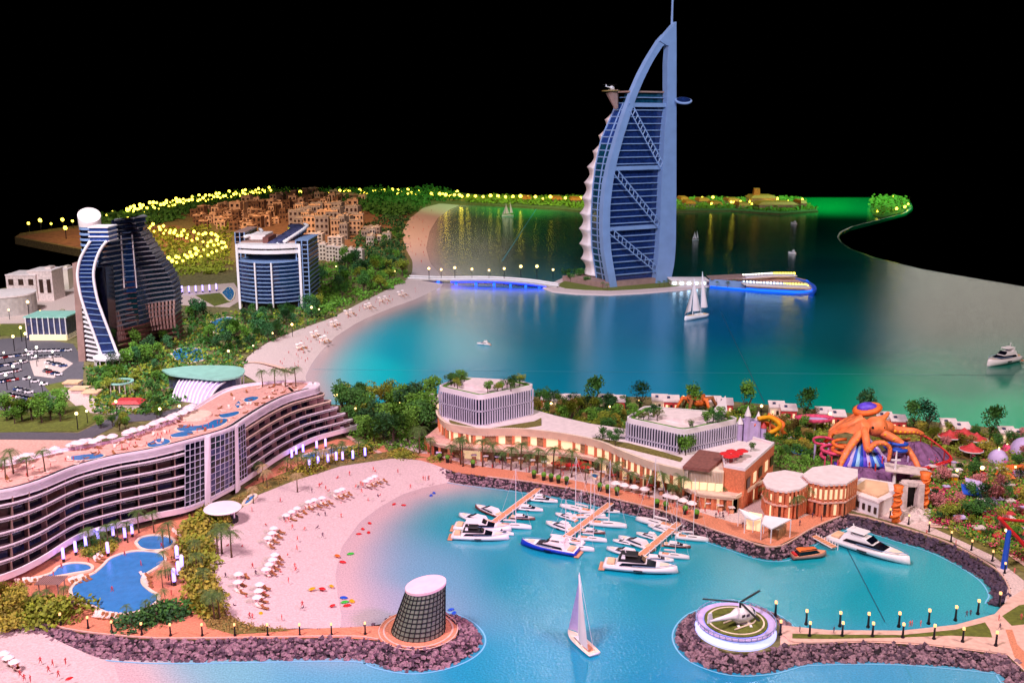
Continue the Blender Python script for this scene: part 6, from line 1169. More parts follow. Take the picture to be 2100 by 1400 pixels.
proto('schooner', ('hull', hullb(1, .2, .09, rise=.3), 'hull', True), ('deck', deckb(1, .2, .09, rise=.3), 'terracotta', False), ('cabin', wedge(-.3, .1, .05, .04, .09, .13), 'hull', False), ('mast', B().tube([(.15, 0, .08), (.15, 0, 1.0)], .01, 5), 'white', False), ('mast', B().tube([(-.22, 0, .08), (-.22, 0, 1.1)], .01, 5), 'white', False), ('mainsail', sailb([(.14, 0, .2), (-.16, .04, .2), (.15, 0, .95)], .06), 'membrane', True), ('mizzen_sail', sailb([(-.23, 0, .25), (-.48, .04, .25), (-.22, 0, 1.05)], .06), 'membrane', True), ('jib', sailb([(.52, 0, .14), (.2, -.03, .2), (.16, 0, .85)], -.04), 'membrane', True))
proto('taxi', ('hull', hullb(1, .30, .12, full=.7), 'taupe', True), ('deck', deckb(1, .30, .12, full=.7), 'teak', False), ('cabin', wedge(-.36, .33, .12, .09, .125, .24, .25, .1, .85), 'glassdark', False), ('roof', wedge(-.34, .22, .112, .08, .24, .27, .15, .1, .9), 'orange', False), ('stern_bench', B().box((-.43, 0, .15), (.07, .2, .04)), 'red', False))
for s in (-1, 1): PR['taxi'].append(('roof_rail', B().tube([(-.30, s*.1, .26), (.18, s*.075, .27)], .01, 4).mesh('roof_rail', 'dark'), []))
def boat(key, st, bw, name, label, cat, group=None, z=0, ref=1.0, hs=1.0):
    a_, b_ = G(*st, z), G(*bw, z); d = b_-a_; L = d.length; inst(key, name, label, cat, (a_+b_)/2, math.atan2(d.y, d.x), (L*1.04, L*1.16, L*hs*1.08), group)
K = 'boats moored at the marina'
MY = [('yachtnet', (929, 1103), (1040, 1107), 'large white motor yacht with dark windscreen at the end of the left pier'),
 ('yacht', (1005, 1078), (943, 1060), 'white motor yacht with black bow third from the end of the left pier'), ('yachtdark', (1028, 1062), (976, 1042), 'brown-sided motor boat on the left side of the left pier'),
 ('yacht', (934, 1085), (1045, 1090), 'white motor yacht tucked behind the large one at the left pier'), ('yachtdark', (1048, 1062), (1096, 1066), 'dark hulled motor boat on the right of the left pier'),
 ('yacht', (1058, 1043), (1112, 1049), 'white motor yacht in the middle right of the left pier'), ('yachtbig', (1086, 1025), (1142, 1031), 'white motor yacht nearest the promenade at the left pier'),
 ('yachtblue', (1182, 1138), (1072, 1118), 'blue hulled motor yacht at the end of the middle pier'), ('yachtbig', (1176, 1092), (1121, 1075), 'white motor yacht with tall bridge on the left of the middle pier'),
 ('yachtdark', (1192, 1090), (1240, 1095), 'dark hulled motor boat on the right of the middle pier'), ('yacht', (1335, 1128), (1270, 1106), 'white motor yacht on the left of the right pier'),
 ('yachtbig', (1352, 1108), (1306, 1096), 'small white motor boat behind another on the left of the right pier'), ('yacht', (1312, 1144), (1246, 1128), 'white motor yacht with red cushions at the lower left of the right pier'),
 ('yachtnet', (1241, 1163), (1385, 1176), 'largest white motor yacht with black flybridge at the end of the right pier'), ('yacht', (1318, 1148), (1380, 1152), 'white motor yacht just behind the largest one at the right pier'),
 ('yachtdark', (1362, 1118), (1415, 1124), 'dark hulled motor boat on the right side of the right pier'), ('yacht', (1392, 1082), (1446, 1089), 'white motor boat nearest the promenade at the right pier'), ('yacht', (1002, 1092), (1052, 1098), 'white motor boat close behind the dark windscreen yacht')]
for k, s, b_, lab in MY: boat(k, s, b_, 'motor_yacht', lab, 'yacht', K)
SY = [((1022, 1080), (1088, 1085), 1.45, 'sailing yacht with tall bare mast at the left pier'), ((1216, 1054), (1150, 1040), 1.2, 'sailing yacht upper left of the middle pier'), ((1208, 1076), (1283, 1083), 1.45, 'sailing yacht on the upper right of the middle pier'), ((1186, 1106), (1243, 1112), 1.6, 'sailing yacht on the lower right of the middle pier'), ((1158, 1126), (1217, 1131), 1.7, 'sailing yacht at the lower end of the middle pier'), ((1382, 1086), (1306, 1068), 1.35, 'sailing yacht upper left of the right pier'), ((1352, 1140), (1412, 1147), 1.6, 'sailing yacht on the lower right of the right pier'), ((1386, 1104), (1451, 1111), 1.6, 'sailing yacht on the upper right of the right pier'), ((1176, 1062), (1240, 1060), 1.2, 'sailing yacht half hidden across the middle pier'), ((1395, 1098), (1340, 1086), 1.2, 'sailing yacht second from the promenade at the right pier'), ((1195, 1118), (1130, 1100), .9, 'white sailing yacht left of the middle pier head')]
for s, b_, h, lab in SY: boat('sailer', s, b_, 'sailing_yacht', lab, 'sailboat', K, hs=h)
boat('yachtbig', (1706, 1108), (1860, 1158), 'motor_yacht', 'largest white yacht moored by the promenade corner in the east basin', 'yacht')
boat('taxi', (1625, 1146), (1692, 1140), 'water_taxi', 'brown water taxi with orange roof beside the promenade corner', 'boat')
boat('sloop', (1218, 1345), (1166, 1298), 'sailing_boat', 'white sailing boat under full sail in the middle of the bay', 'sailboat', hs=.74)
boat('yachtbig', (1005, 708), (979, 706), 'motor_boat', 'small white motor boat alone left of the tower in the sea', 'boat', hs=1.3)
boat('schooner', (1448, 650), (1405, 658), 'schooner', 'two-masted white schooner sailing right of the tower', 'sailboat', hs=1.25)
boat('yachtbig', (2084, 740), (2026, 752), 'motor_yacht', 'white motor yacht at the right edge of the sea', 'yacht', hs=1.35)
boat('schooner', (1052, 443), (1030, 444), 'sailing_boat', 'tiny dark sailing boat far off near the green shore', 'sailboat')
boat('yachtbig', (1632, 521), (1617, 520), 'motor_boat', 'tiny white boat in the dark sea right of the tower', 'boat', hs=2.2); boat('yachtbig', (1634, 460), (1622, 459), 'motor_boat', 'tiny boat below the far orange pavilions', 'boat', hs=2)
boat('schooner', (1432, 492), (1420, 493), 'sailing_boat', 'tiny white sailing boat close right of the tower', 'sailboat')
for i, (x, y) in enumerate(((724, 802), (757, 798), (771, 808))): boat('yachtbig', (x+7, y), (x-7, y+1), 'motor_boat', ORD[i]+' tiny white boat from the left off the shore behind the terraced hotel', 'boat', 'tiny boats behind the terraced hotel', hs=1.8)
# piers
def pier(a_, b_, label):
    P, Q = G(*a_, .12), G(*b_, .09); d = (Q-P); L = d.length; t = d.normalized(); n = Vector((-t.y, t.x, 0)); T = thing('marina_pier', label, 'pier', G(*a_, 0), 'marina piers')
    N = int(L/.09)
    pm = B().box((0, 0, 0), (.078, .16, .02)).mesh('plank', 'teak')
    for i in range(N):
        o = bpy.data.objects.new('plank', pm); C.objects.link(o); o.parent = T; p = P+d*(i+.5)/N; o.location = p-T.location; o.rotation_euler = (0, -math.asin(t.z), math.atan2(t.y, t.x))
    for s in (-1, 1): part('edge_beam', B().tube([P+n*s*.09, Q+n*s*.09], .012, 4), 'hull', T)
    for i in range(9): p = P+d*(i/8); part('pile', B().tube([(p.x+n.x*.1, p.y+n.y*.1, -.05), (p.x+n.x*.1, p.y+n.y*.1, .16)], .012, 5), 'white', T)
pier((1112, 996), (1000, 1080), 'orange planked pier at the left of the marina'); pier((1258, 1027), (1140, 1116), 'orange planked pier in the middle of the marina'); pier((1402, 1064), (1312, 1140), 'orange planked pier at the right of the marina'); pier((1668, 1098), (1712, 1122), 'short orange gangway between the quay and the big yacht')
# ================= HELICOPTERS =================
def heli(key):
    b = B(); rings = []
    for x, r, zc_, ry_ in ((-1.0, .025, .34, .025), (-.6, .05, .30, .05), (-.25, .09, .26, .08), (-.05, .20, .22, .17), (.2, .24, .21, .20), (.4, .19, .18, .17), (.55, .10, .15, .1), (.62, .02, .14, .02)):
        rings.append([(x, ry_*math.cos(2*math.pi*k/12), zc_+r*math.sin(2*math.pi*k/12)) for k in range(12)])
    b.loft(rings); ps = [('fuselage', b, 'hull', True), ('windscreen', B().ball((.36, 0, .22), .17, 10, 6, (1.1, .98, .8)), 'glassdark', True), ('tail_fin', wedge(-1.06, -.88, .015, .015, .3, .56, .3, .2, 1), 'hull', False), ('rotor_mast', B().tube([(.05, 0, .4), (.05, 0, .56)], .03, 6), 'dark', False),
         ('tail_rotor', B().box((-1.0, .04, .38), (.02, .01, .22)), 'dark', False)]
    for s in (-1, 1): ps.append(('skid', B().tube([(-.3, s*.2, .0), (.35, s*.2, .0), (.43, s*.2, .05)], .02, 5), 'cream', False)); ps.append(('skid_strut', B().tube([(.2, s*.12, .08), (.2, s*.2, .0)], .014, 4), 'cream', False)); ps.append(('cabin_window', B().box((.02, s*.172, .27), (.10, .012, .07)), 'glassdark', False)); ps.append(('cabin_window', B().box((.16, s*.192, .26), (.10, .012, .07)), 'glassdark', False))
    for k in range(3): a_ = .25+2*math.pi*k/3; ps.append(('rotor_blade', B().slab([(.05+.05*math.cos(a_)-.03*math.sin(a_), .05*math.sin(a_)+.03*math.cos(a_), .56), (.05+.95*math.cos(a_)-.03*math.sin(a_), .95*math.sin(a_)+.03*math.cos(a_), .54), (.05+.95*math.cos(a_)+.03*math.sin(a_), .95*math.sin(a_)-.03*math.cos(a_), .54), (.05+.05*math.cos(a_)+.03*math.sin(a_), .05*math.sin(a_)-.03*math.cos(a_), .56)], (0, 0, 1), .015), 'dark', False))
    proto(key, *ps)
heli('heli')
inst('heli', 'helicopter', 'white helicopter parked on the breakwater helipad', 'helicopter', G(1513, 1277, ZL+.235)+Vector((0, 0, .0)), .55, .76)
p = PA.pt(*PA.hit(1265, 187), .6); inst('heli', 'helicopter', 'tiny helicopter on the deck high up the sail tower', 'helicopter', (p.x, p.y, p.z+.08), .9, .55)
# ================= THEME PARK =================
Yo = G(1800, 950, ZL).y
T = thing('octopus_ride', 'giant orange octopus water ride with spread tentacles over blue slides', 'ride', (AT(1800, 950, Yo).x, Yo, ZL))
h_ = AT(1794, 872, Yo); s0 = SC(1794, 960, ZL)
b = B().ball((h_.x, h_.y-.1, h_.z), 22*s0, 16, 10, (1.05, 1.0, .95)); b.ball((h_.x+14*s0, h_.y, h_.z-3*s0), 19*s0, 14, 8, (1.4, 1, .8)); part('head', b, 'octo', T, True)
b = B().ball((h_.x-2*s0, h_.y+.6, h_.z+24*s0), 15*s0, 14, 8, (1.5, 1, .9)); part('mantle', b, 'violet', T, True); part('mantle_ring', B().tube([(h_.x-2*s0+24*s0*math.cos(k*.42), h_.y+.6+15*s0*math.sin(k*.42), h_.z+22*s0+6*s0*math.sin(k*.42+1)) for k in range(16)], .1, 6), 'orange', T, True)
for dx in (-13, 9): part('eye', B().ball((h_.x+dx*s0, h_.y-.1-17*s0, h_.z+3*s0), 3*s0, 8, 6), 'dark', T)
wp = [AT(x, y, Yo+d) for x, y, d in ((1757, 849, .6), (1772, 856, .1), (1786, 868, -.2), (1782, 884, -.45), (1768, 894, -.5), (1752, 890, -.3), (1735, 886, -.1), (1716, 890, .1), (1703, 888, .4), (1728, 866, .6))]
cw = AT(1762, 868, Yo-.1)+Vector((0, -.15, .1)); b = B(); b.add([cw]+wp+[p+Vector((0, .25, -.06)) for p in wp]+[cw+Vector((0, .35, -.1))], [(0, 1+(k+1) % 10, 1+k) for k in range(10)]+[(21, 11+k, 11+(k+1) % 10) for k in range(10)]+[(1+k, 1+(k+1) % 10, 11+(k+1) % 10, 11+k) for k in range(10)]); part('arm_web', b, 'octo', T)
def tent(pts, r0, r1, ys_):
    P = smoothline([AT(x, y, Yo+dy) for (x, y), dy in zip(pts, ys_)], 30); t_ = part('tentacle', B().tube(P, [r0+(r1-r0)*i/29 for i in range(30)], 10), 'octo', T, True)
    for i in range(2, 29, 3): o_ = B().ball((P[i].x, P[i].y-(r0+(r1-r0)*i/29)*.8, P[i].z-.01), (r0+(r1-r0)*i/29)*.42, 6, 4); part('sucker', o_, 'yellow', t_, True)
tent([(1770, 858), (1745, 872), (1722, 878), (1706, 888), (1700, 900), (1690, 905)], .15, .05, (.1, .1, .3, .4, .4, .5))
tent([(1774, 878), (1757, 897), (1740, 920), (1728, 942), (1720, 962)], .14, .07, (-.2, -.4, -.6, -.8, -.9))
tent([(1772, 880), (1776, 900), (1780, 922), (1794, 910), (1812, 908), (1825, 920), (1822, 946)], .12, .05, (-.3, -.6, -.75, -.8, -.9, -.9, -.9))
tent([(1800, 882), (1835, 900), (1858, 918), (1874, 940), (1884, 962), (1884, 985)], .13, .06, (-.2, -.4, -.5, -.7, -.9, -1.0))
tent([(1806, 868), (1830, 880), (1855, 883), (1876, 884), (1892, 890)], .16, .07, (0, 0, 0, 0, .1))
tent([(1790, 880), (1818, 897), (1848, 903), (1866, 900)], .11, .04, (0, .1, .3, .4)); tent([(1796, 862), (1812, 856), (1822, 846)], .12, .05, (.2, .3, .4)); tent([(1757, 852), (1735, 862), (1715, 872), (1700, 884)], .1, .04, (.7, .8, .8, .8))
T = thing('slide_fan', 'bright blue and white fan of water slides beneath the octopus', 'ride', G(1765, 965, ZL))
for k in range(13):
    x0, x1 = 1762+k*1.2, 1722+k*8.5; P = [AT(x0+(x1-x0)*t, 896+(958-896)*t**1.1, Yo-.15-.7*t) for t in (0, .25, .5, .75, 1)]
    part('slide_lane', B().tube(P, [.05, .07, .09, .10, .10], 6), ['blue', 'violet', 'lilac', 'blue', 'poolfoam'][k % 5], T, True)
for k in range(5):
    cx, cy, rr_ = ((1712, 915, .38), (1730, 905, .3), (1800, 935, .36), (1745, 950, .45), (1838, 905, .3))[k]; q = AT(cx, cy, Yo-.3*k/2); L = [(q.x+rr_*math.cos(i*.4+k), q.y+rr_*.8*math.sin(i*.4+k), max(ZL+.05, q.z-.012*i)) for i in range(26)]
    part('slide_tube', B().tube(L, .05, 6), ['pinkflower', 'orange', 'lilac', 'violet', 'blue'][k], T, True)
for k in range(14): x = 1690+k*13; p = G(x, 968+6*math.sin(k), ZL); part('slide_post', B().tube([(p.x, p.y, ZL), (p.x, p.y, ZL+rnd.uniform(.25, .6))], .022, 4), rnd.choice(['redroof', 'pinkflower', 'lilac']), T)
T = thing('crimson_coaster', 'curled crimson track with pale rails at the left foot of the octopus', 'ride', G(1690, 925, ZL))
for off in (0, .1):
    L = smoothline([AT(x, y, Yo+.3+off) for x, y in ((1712, 902), (1690, 896), (1670, 898), (1672, 908), (1695, 912), (1704, 925), (1698, 945), (1696, 955))], 30); part('track_rail', B().tube(L, .04, 6), 'red' if off else 'pinkflower', T, True)
for x in (1672, 1690, 1700): q = AT(x, 908, Yo+.3); part('track_post', B().tube([(q.x, q.y, ZL), tuple(q)], .03, 5), 'lilac', T)
T = thing('splash_pool', 'violet glowing splash pool at the foot of the blue slides', 'pool', G(1770, 965, ZL)); p = G(1770, 962, ZL); part('pool_water', B().lathe([(.95, .0), (.95, .05), (.02, .05)], p, 28, 1, .5), 'violet', T); part('pool_rim', B().ring((p.x, p.y, p.z), .1, .14, .05, .09, 16), 'lilac', T)
def mound(name, px, z1, m, label, cat, n=26, seed=1):
    r_ = random.Random(seed); P = [G(x, y, ZL) for x, y in px]; P = smoothline(P+[P[0]], n)[:-1]; c = sum(P, Vector())/len(P); b = B(); rings = []
    for j in range(7):
        t = j/6; rings.append([(c.x+(q.x-c.x)*(1-t*.92)+r_.uniform(-.05, .05)*(0 < j < 6), c.y+(q.y-c.y)*(1-t*.92)+r_.uniform(-.05, .05)*(0 < j < 6), ZL+(z1-ZL)*(t**.75)+r_.uniform(-.05, .05)*(j > 0)) for q in P])
    b.loft(rings); return b, c
b, c = mound('m', [(1790, 975), (1850, 985), (1880, 972), (1940, 955), (1945, 930), (1880, 915), (1800, 930)], .85, '', '', '')
T = thing('rock_mountain', 'purple rocky mountain right of the octopus with red roller track on top', 'rock mound', c); part('rock_body', b, 'purplerock', T)
L = smoothline([AT(1880, 886, Yo+.5), AT(1915, 905, Yo+.2), AT(1950, 938, Yo-.4), AT(1930, 950, Yo-.7), AT(1888, 960, Yo-.9), AT(1840, 955, Yo-.6)], 40)
for s in (-.05, .05): part('track_rail', B().tube([q+Vector((0, s, 0)) for q in L], .028, 5), 'red', T, True)
for i in range(0, 40, 2): part('track_sleeper', B().box((L[i].x, L[i].y, L[i].z), (.05, .16, .03)), 'carred', T)
for i in range(2, 40, 5): part('track_post', B().tube([(L[i].x, L[i].y, ZL), tuple(L[i])], .02, 4), 'redroof', T)
b, c = mound('m', [(1700, 985), (1790, 1000), (1830, 985), (1790, 960), (1710, 955)], .45, '', '', '', seed=4)
T = thing('rock_ledge', 'low purple rock ledge with red planting below the octopus', 'rock mound', c); part('rock_body', b, 'purplerock', T)
b, c = mound('m', [(1905, 1068), (1850, 1075), (1840, 1055), (1870, 1040), (1920, 1045)], .42, '', '', '', seed=5)
T = thing('rock_ledge', 'pale pink rocks at the foot of the orange columns', 'rock mound', c); part('rock_body', b, 'stone', T)
# orange columns wound by tentacles
for i, (x, y0, y1, w_) in enumerate(((1836, 1070, 995, 7), (1891, 1048, 968, 8))):
    p = G(x, y0, ZL); q = AT(x, y1, p.y); s = SC(x, y0, ZL); T = thing('coral_column', '%s knobbly orange column of the theme park gate' % ('left' if i == 0 else 'right'), 'column', p)
    hh = q.z-ZL; part('shaft', B().lathe([(w_*s*1.1, 0), (w_*s*.9, hh*.1), (w_*s, hh*.5), (w_*s*.85, hh*.8), (w_*s*1.5, hh), (.02, hh)], p, 12), 'orange', T, True)
    part('winding_arm', B().tube([(p.x+w_*s*1.15*math.cos(k*.5), p.y+w_*s*1.15*math.sin(k*.5), ZL+hh*k/44) for k in range(42)], [.05-.0007*k for k in range(42)], 6), 'orange', T, True)
    for k in range(7): part('ring_knob', B().lathe([(w_*s, hh*(.1+k*.12)), (w_*s*1.25, hh*(.13+k*.12)), (w_*s, hh*(.16+k*.12))], p, 12), 'orange', T, True)
T = thing('gate_canopy', 'white pointed gate mast with swept sheet roof behind the left orange column', 'canopy', G(1833, 990, ZL)); p = G(1833, 992, ZL)
part('mast', B().tube([(p.x, p.y, ZL), (p.x, p.y, ZL+.95)], [.05, .02], 6), 'white', T); part('cross_arm', B().box((p.x, p.y, ZL+.7), (.25, .05, .04)), 'white', T); part('roof_sheet', B().slab([(p.x-.3, p.y-.1, .62), (p.x+.95, p.y-.2, .5), (p.x+1.0, p.y+.3, .55), (p.x-.2, p.y+.3, .72)], (0, 0, 1), .03), 'stone', T)
# yellow slides, castle, boat ride, far octopus, domes
T = thing('yellow_slides', 'looping yellow water slides left of the octopus', 'water slide', G(1600, 905, ZL)); Ys = G(1600, 905, ZL).y
for pts, m in (([(1555, 858), (1580, 856), (1600, 872), (1580, 886), (1560, 880)], 'yellow'), ([(1590, 890), (1620, 906), (1640, 922), (1636, 935)], 'yellow'), ([(1575, 850), (1605, 868), (1602, 882), (1620, 896), (1650, 903)], 'orange'), ([(1600, 895), (1625, 900), (1655, 910)], 'lilac'), ([(1545, 870), (1570, 868), (1592, 880)], 'orange')):
    part('slide_tube', B().tube(smoothline([AT(x, y, Ys+rnd.uniform(-.3, .3)) for x, y in pts], 20), .075, 6), m, T, True)
for x, y in ((1560, 862), (1580, 862), (1600, 875), (1620, 905), (1575, 880)): q = AT(x, y, Ys); part('slide_tower', B().tube([(q.x, q.y, ZL), tuple(q)], .03, 5), 'brick', T)
p = G(1645, 925, ZL); part('splash_pool', B().lathe([(.35, .0), (.35, .03), (.02, .03)], p, 20), 'pool', T)
T = thing('toy_castle', 'lilac toy castle with pointed towers beside the yellow slides', 'castle', G(1538, 905, ZL)); p = G(1538, 905, ZL)
part('keep', B().box((p.x, p.y, ZL+.35), (.5, .4, .7)), 'lilac', T)
for dx, h in ((-.38, .75), (-.15, 1.05), (.18, .9), (.36, .6)): part('turret', B().tube([(p.x+dx, p.y-.15, ZL), (p.x+dx, p.y-.15, ZL+h*.85)], .09, 8), 'lilac', T); part('spire', B().tube([(p.x+dx, p.y-.15, ZL+h*.85), (p.x+dx, p.y-.15, ZL+h*1.15)], [.11, .005], 8), 'white' if dx < .3 else 'redroof', T)
T = thing('sail_peak', 'white triangular peak roof behind the right louvred block', 'canopy', G(1478, 862, ZL)); p = G(1478, 864, ZL); part('peak', B().add([(p.x-.45, p.y, ZL+.2), (p.x+.2, p.y-.2, ZL+.2), (p.x+.25, p.y+.3, ZL+.2), (p.x+.12, p.y, ZL+.9)], [(0, 1, 3), (1, 2, 3), (2, 0, 3), (0, 2, 1)]), 'white', T); part('base', B().box((p.x-.05, p.y+.03, ZL+.1), (.4, .2, .2)), 'stone', T)
T = thing('boat_ride', 'crimson boat-shaped ring ride left of the octopus', 'ride', G(1670, 880, ZL)); p = AT(1670, 862, G(1670, 885, ZL).y)
part('hull_ring', B().loft([[(p.x+r*1.9*math.cos(2*math.pi*k/24), p.y+r*math.sin(2*math.pi*k/24), p.z+z) for k in range(24)] for r, z in ((.28, 0), (.34, .12), (.30, .12), (.24, .03), (.28, 0))], cap=False), 'pinkflower', T, True); part('deck', B().lathe([(.25, .04), (.02, .05)], p, 20, 1.9), 'lilac', T); part('stand', B().tube([(p.x, p.y, ZL), tuple(p)], .06, 6), 'white', T)
Yf = G(1430, 850, ZL).y; T = thing('orange_creature_ride', 'smaller orange spiky ride behind the right louvred block', 'ride', G(1430, 850, ZL)); p = AT(1430, 822, Yf)
part('body', B().ball(tuple(p), .28, 10, 8, (1.3, 1, .7)), 'orange', T, True)
for k in range(6): a_ = k*1.05; part('arm', B().tube([(p.x, p.y, p.z), (p.x+.5*math.cos(a_), p.y+.3*math.sin(a_), p.z+.12), (p.x+.8*math.cos(a_), p.y+.5*math.sin(a_), ZL+.05)], [.12, .08, .03], 6), 'orange' if k % 2 else 'thatch', T, True)
for i, (x, y, r, m) in enumerate(((2046, 945, .28, 'lilac'), (2100, 930, .42, 'lilac'), (2064, 925, .16, 'pinkflower'))):
    T = thing('park_dome', ['grey lilac dome', 'largest lilac dome at the right edge', 'small pink dome between the lilac domes'][i]+' in the theme park', 'dome', G(x, y, ZL)); p = G(x, y, ZL); part('shell', B().ball((p.x, p.y, ZL+.05), r, 16, 10, (1, 1, 1.1)), m, T, True); part('finial', B().tube([(p.x, p.y, ZL+r), (p.x, p.y, ZL+r*1.5)], .02, 5), 'lampwarm', T)
for i, (x, y) in enumerate(((1945, 912), (1975, 908), (2000, 918), (1990, 940))):
    T = thing('red_canopy', ORD[i]+' red and white pointed canopy from the left behind the rock mountain', 'canopy', G(x, y, ZL), 'red canopies in the theme park'); p = G(x, y, ZL); part('roof', B().lathe([(.34, .3), (.15, .38), (.01, .5)], p, 10), 'redroof', T); part('rim', B().ring(p, .33, .35, .27, .3, 10), 'white', T); part('pole', B().tube([(p.x, p.y, ZL), (p.x, p.y, ZL+.4)], .02, 5), 'white', T)
T = thing('roller_coaster', 'red roller coaster track on a tall blue post at the right edge', 'roller coaster', G(2060, 1165, ZL)); p = G(2058, 1165, ZL); q = AT(2070, 1085, p.y)
part('blue_post', B().tube([tuple(p), tuple(q)], [.07, .05], 8), 'blue', T)
for off in (0, .12):
    part('track', B().tube(smoothline([AT(2048, 1060, p.y+off), AT(2064, 1078, p.y+off), AT(2085, 1100, p.y+off), AT(2110, 1125, p.y+off), AT(2160, 1140, p.y+off)], 20), .045, 6), 'red', T, True)
part('track', B().tube(smoothline([AT(2050, 1062, p.y), AT(2075, 1066, p.y+.3), AT(2110, 1068, p.y+.6), AT(2160, 1066, p.y+.8)], 16), .04, 6), 'red', T, True)
for i, (x, y) in enumerate(((1992, 1028), (2000, 1015))): T = thing('map_board', ['round blue pool with red centre', 'blue sign board'][i]+' among trees in the theme park', 'sign', G(x, y, ZL)); p = G(x, y, ZL); part('board', B().slab([(p.x-.28, p.y-.05, .45), (p.x+.28, p.y-.05, .35), (p.x+.25, p.y+.25, .5), (p.x-.2, p.y+.25, .6)], (0, 0, 1), .03), 'blue' if i == 0 else 'lilac', T); part('post', B().tube([(p.x, p.y, ZL), (p.x, p.y+.1, .45)], .02, 5), 'white', T)
for i, (x, y, w_) in enumerate(((2085, 975, .5), (2060, 990, .35), (1700, 1018, .3))): T = thing('park_hut', ['red-roofed hut at the right edge', 'smaller red-roofed hut left of the edge one', 'flat hut behind the polygonal pavilion'][i]+' in the park', 'hut', G(x, y, ZL)); p = G(x, y, ZL); part('wall', B().box((p.x, p.y, ZL+.1), (w_, .3, .2)), 'palebuild', T); part('roof', B().box((p.x, p.y, ZL+.24), (w_*1.15, .4, .08), 0, .7), 'orange', T)
# parasols and furniture on the plaza
for i, (x, y) in enumerate(((1140, 962), (1152, 964), (1168, 966), (1188, 966), (1200, 970), (1196, 962))): inst('redparasol', 'parasol', ORD[i]+' red parasol from the left on the marina plaza', 'parasol', G(x, y, ZL), 0, .95, 'red parasols on the marina plaza')
for i, (x, y) in enumerate(((1262, 1004), (1280, 1008), (1300, 1012), (1322, 1016), (1368, 1030), (1382, 1034), (1400, 1040), (1418, 1046))): inst('parasol', 'parasol', ORD[i]+' white parasol from the left before the lower arcade', 'parasol', G(x, y, ZL), 0, 1.3, 'white parasols before the arcade')
proto('planter', ('pot', B().tube([(0, 0, 0), (0, 0, .08)], [.035, .045], 8), 'dark', False), ('shrub', B().ball((0, 0, .12), .055, 7, 5), 'leaf1', False))
for i, (x, y) in enumerate([(902, 944), (918, 948), (970, 958), (1095, 980), (1115, 984), (1130, 987), (1145, 990), (1162, 993), (1230, 1006), (1246, 1010), (1265, 1015), (1347, 1040), (1365, 1045), (1405, 1054), (1428, 1062)]): inst('planter', 'planter', ORD[i]+' dark planter from the left along the marina promenade', 'planter', G(x, y, ZL+.01), 0, 1.4, 'planters on the marina promenade')
T = thing('pergola', 'slatted brown pergola at the lower left of the garden pool', 'pergola', G(110, 1220, ZL)); p = G(108, 1215, ZL)
for dx in (-.2, .2):
    for dy in (-.15, .15): part('post', B().box((p.x+dx, p.y+dy, ZL+.14), (.02, .02, .28)), 'taupe', T)
for k in range(12): part('slat', B().box((p.x-.25+k*.045, p.y, ZL+.29), (.025, .42, .02)), 'taupe', T)

# plaza stalls and planting in the park
for i, (x, y, m) in enumerate([(q[0], q[1], rnd.choice(['lilac', 'stone', 'redroof', 'yellow', 'palebuild', 'pinkflower', 'orange'])) for q in scatter([(1700, 985), (1790, 1000), (1890, 985), (1900, 960), (2110, 955), (2110, 1130), (1990, 1095), (1900, 1040), (1840, 1020)], 44, 12)]):
    p = G(x, y, ZL); T = thing('park_stall', '%s small flat-roofed park stall' % {'lilac': 'lilac', 'stone': 'stone grey', 'redroof': 'dull red', 'yellow': 'yellow', 'palebuild': 'pale', 'pinkflower': 'pink', 'orange': 'orange'}[m], 'stall', p, 'park stalls')
    w_ = rnd.uniform(.1, .26); h = rnd.uniform(.12, .26); part('wall', B().box((p.x, p.y, ZL+h/2), (w_, w_*.8, h), rnd.random()), m, T); part('roof', B().box((p.x, p.y, ZL+h+.02), (w_*1.3, w_, .03), rnd.random()*.2), rnd.choice(['roofwhite', 'stone', 'redroof', 'lilac']), T)
for i, (x, y) in enumerate(scatter([(1920, 1010), (2100, 1010), (2100, 1110), (1990, 1085)], 1)): pass
def path(pts, wd, m, name, dz):
    L = smoothline([G(x, y, ZL) for x, y in pts], 30); struct(name, B().loft([[p+(L[min(i+1, 29)]-L[max(i-1, 0)]).normalized().cross(Vector((0, 0, 1)))*sg*wd+Vector((0, 0, dz)) for i, p in enumerate(L)] for sg in (-.5, .5)], closed=False), m)
path([(1900, 1045), (1950, 1030), (1985, 1060), (2050, 1040), (2120, 1050)], .22, 'paleway', 'park_path', .03); path([(1895, 940), (1960, 950), (2030, 965), (2120, 955)], .25, 'paleway', 'park_path', .034); path([(1905, 1080), (1970, 1088), (2040, 1120), (2110, 1165)], .12, 'paleway', 'park_path', .03)
path([(1690, 905), (1640, 900), (1580, 912), (1560, 940)], .3, 'paleway', 'park_path', .03); path([(690, 868), (720, 900), (780, 930)], .15, 'paleway', 'park_path', .03); path([(600, 760), (500, 745), (330, 800), (200, 830)], .2, 'paleway', 'park_path', .03)
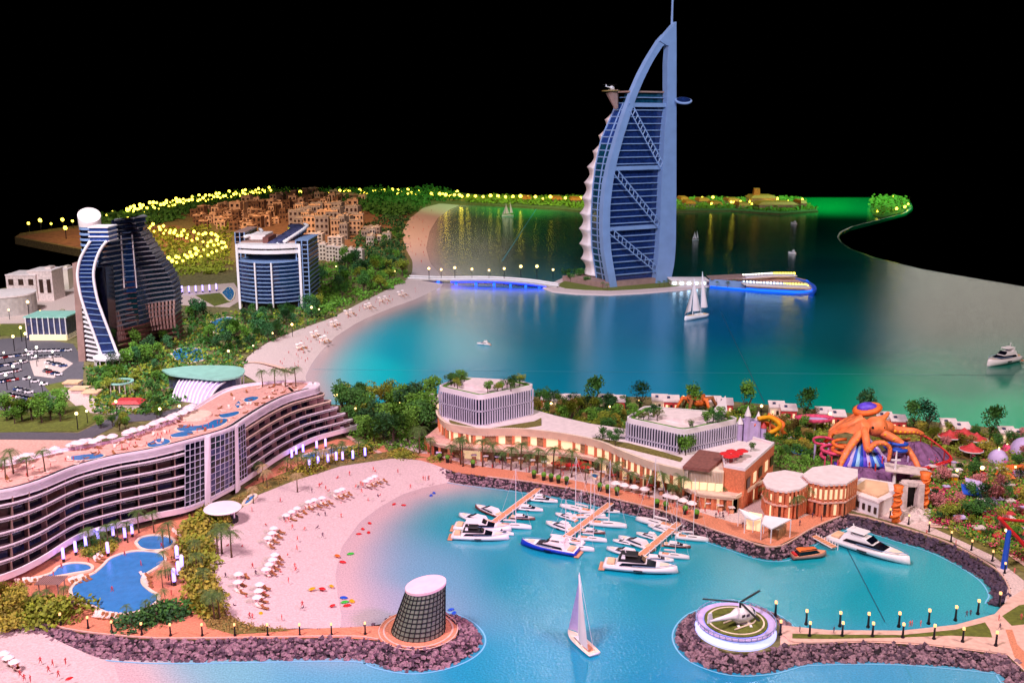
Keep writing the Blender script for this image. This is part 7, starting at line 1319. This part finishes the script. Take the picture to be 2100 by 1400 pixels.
MYX = [('yacht', (1262, 1152), (1322, 1160), 'slim white motor boat beside the largest yacht at the right pier'), ('yacht', (1300, 1118), (1258, 1110), 'small white boat upper left among the right pier boats'), ('yacht', (1150, 1108), (1196, 1112), 'small white boat tucked in at the middle pier'), ('yacht', (1376, 1092), (1330, 1080), 'white motor boat under the masts at the right pier'), ('yacht', (1226, 1048), (1270, 1052), 'white motor boat near the promenade at the middle pier'), ('yachtbig', (1180, 1068), (1140, 1056), 'white motor boat behind the masts of the middle pier')]
for k, s_, b_, lab in MYX: boat(k, s_, b_, 'motor_yacht', lab, 'yacht', K)
# awnings and stalls along the arcade, stern flags and more plaza furniture
for i in range(26):
    t = i/25; x = 900+(1500-900)*t; y = interp([(900, 938), (1064, 950), (1200, 968), (1300, 995), (1420, 1036), (1500, 1052)], x); p = G(x, y, ZL)
    T = thing('plaza_stall', ORD[i]+' small market stall from the left along the marina arcade', 'stall', p, 'stalls along the arcade')
    m = rnd.choice(['white', 'lilac', 'cream', 'redroof', 'stone']); part('counter', B().box((p.x, p.y, ZL+.05), (.12, .07, .1), .1), 'teak', T); part('awning', B().box((p.x, p.y, ZL+.17), (.17, .13, .02), .1, .8), m, T)
    for s in (-1, 1): part('post', B().tube([(p.x+s*.06, p.y-.03, ZL), (p.x+s*.06, p.y-.03, ZL+.17)], .006, 4), 'darkmetal', T)
# ================= LABELS: tell the members of a group apart by their order in view =================
def px_of(p):
    x, y, z = p[0], p[1], p[2]-CAMH; zc = y*math.cos(PITCH)-z*math.sin(PITCH); return (x/zc, (y*math.sin(PITCH)+z*math.cos(PITCH))/zc)
byl = {}
for o in C.objects:
    if o.parent is None and o.get('label'): byl.setdefault(o['label'], []).append(o)
for lab, os_ in byl.items():
    n = len(os_)
    if n < 2: continue
    os_.sort(key=lambda o: px_of(o.location)[0]); room = 16-len(lab.split())
    if n <= 30 and room >= 4:
        for i, o in enumerate(os_): o['label'] = lab+', '+ORD[i]+' from left'
    elif room >= 5:
        bands = sorted(os_, key=lambda o: px_of(o.location)[1]); q = max(2, (n+29)//30); sz = (n+q-1)//q
        for k in range(q):
            rn = 'front row' if k == 0 else 'rear row' if k == q-1 else ORD[k]+' row'
            for i, o in enumerate(sorted(bands[k*sz:(k+1)*sz], key=lambda o: px_of(o.location)[0])): o['label'] = lab+', '+rn+', '+ORD[i]+' from left'
    else: print('LONG', n, lab)
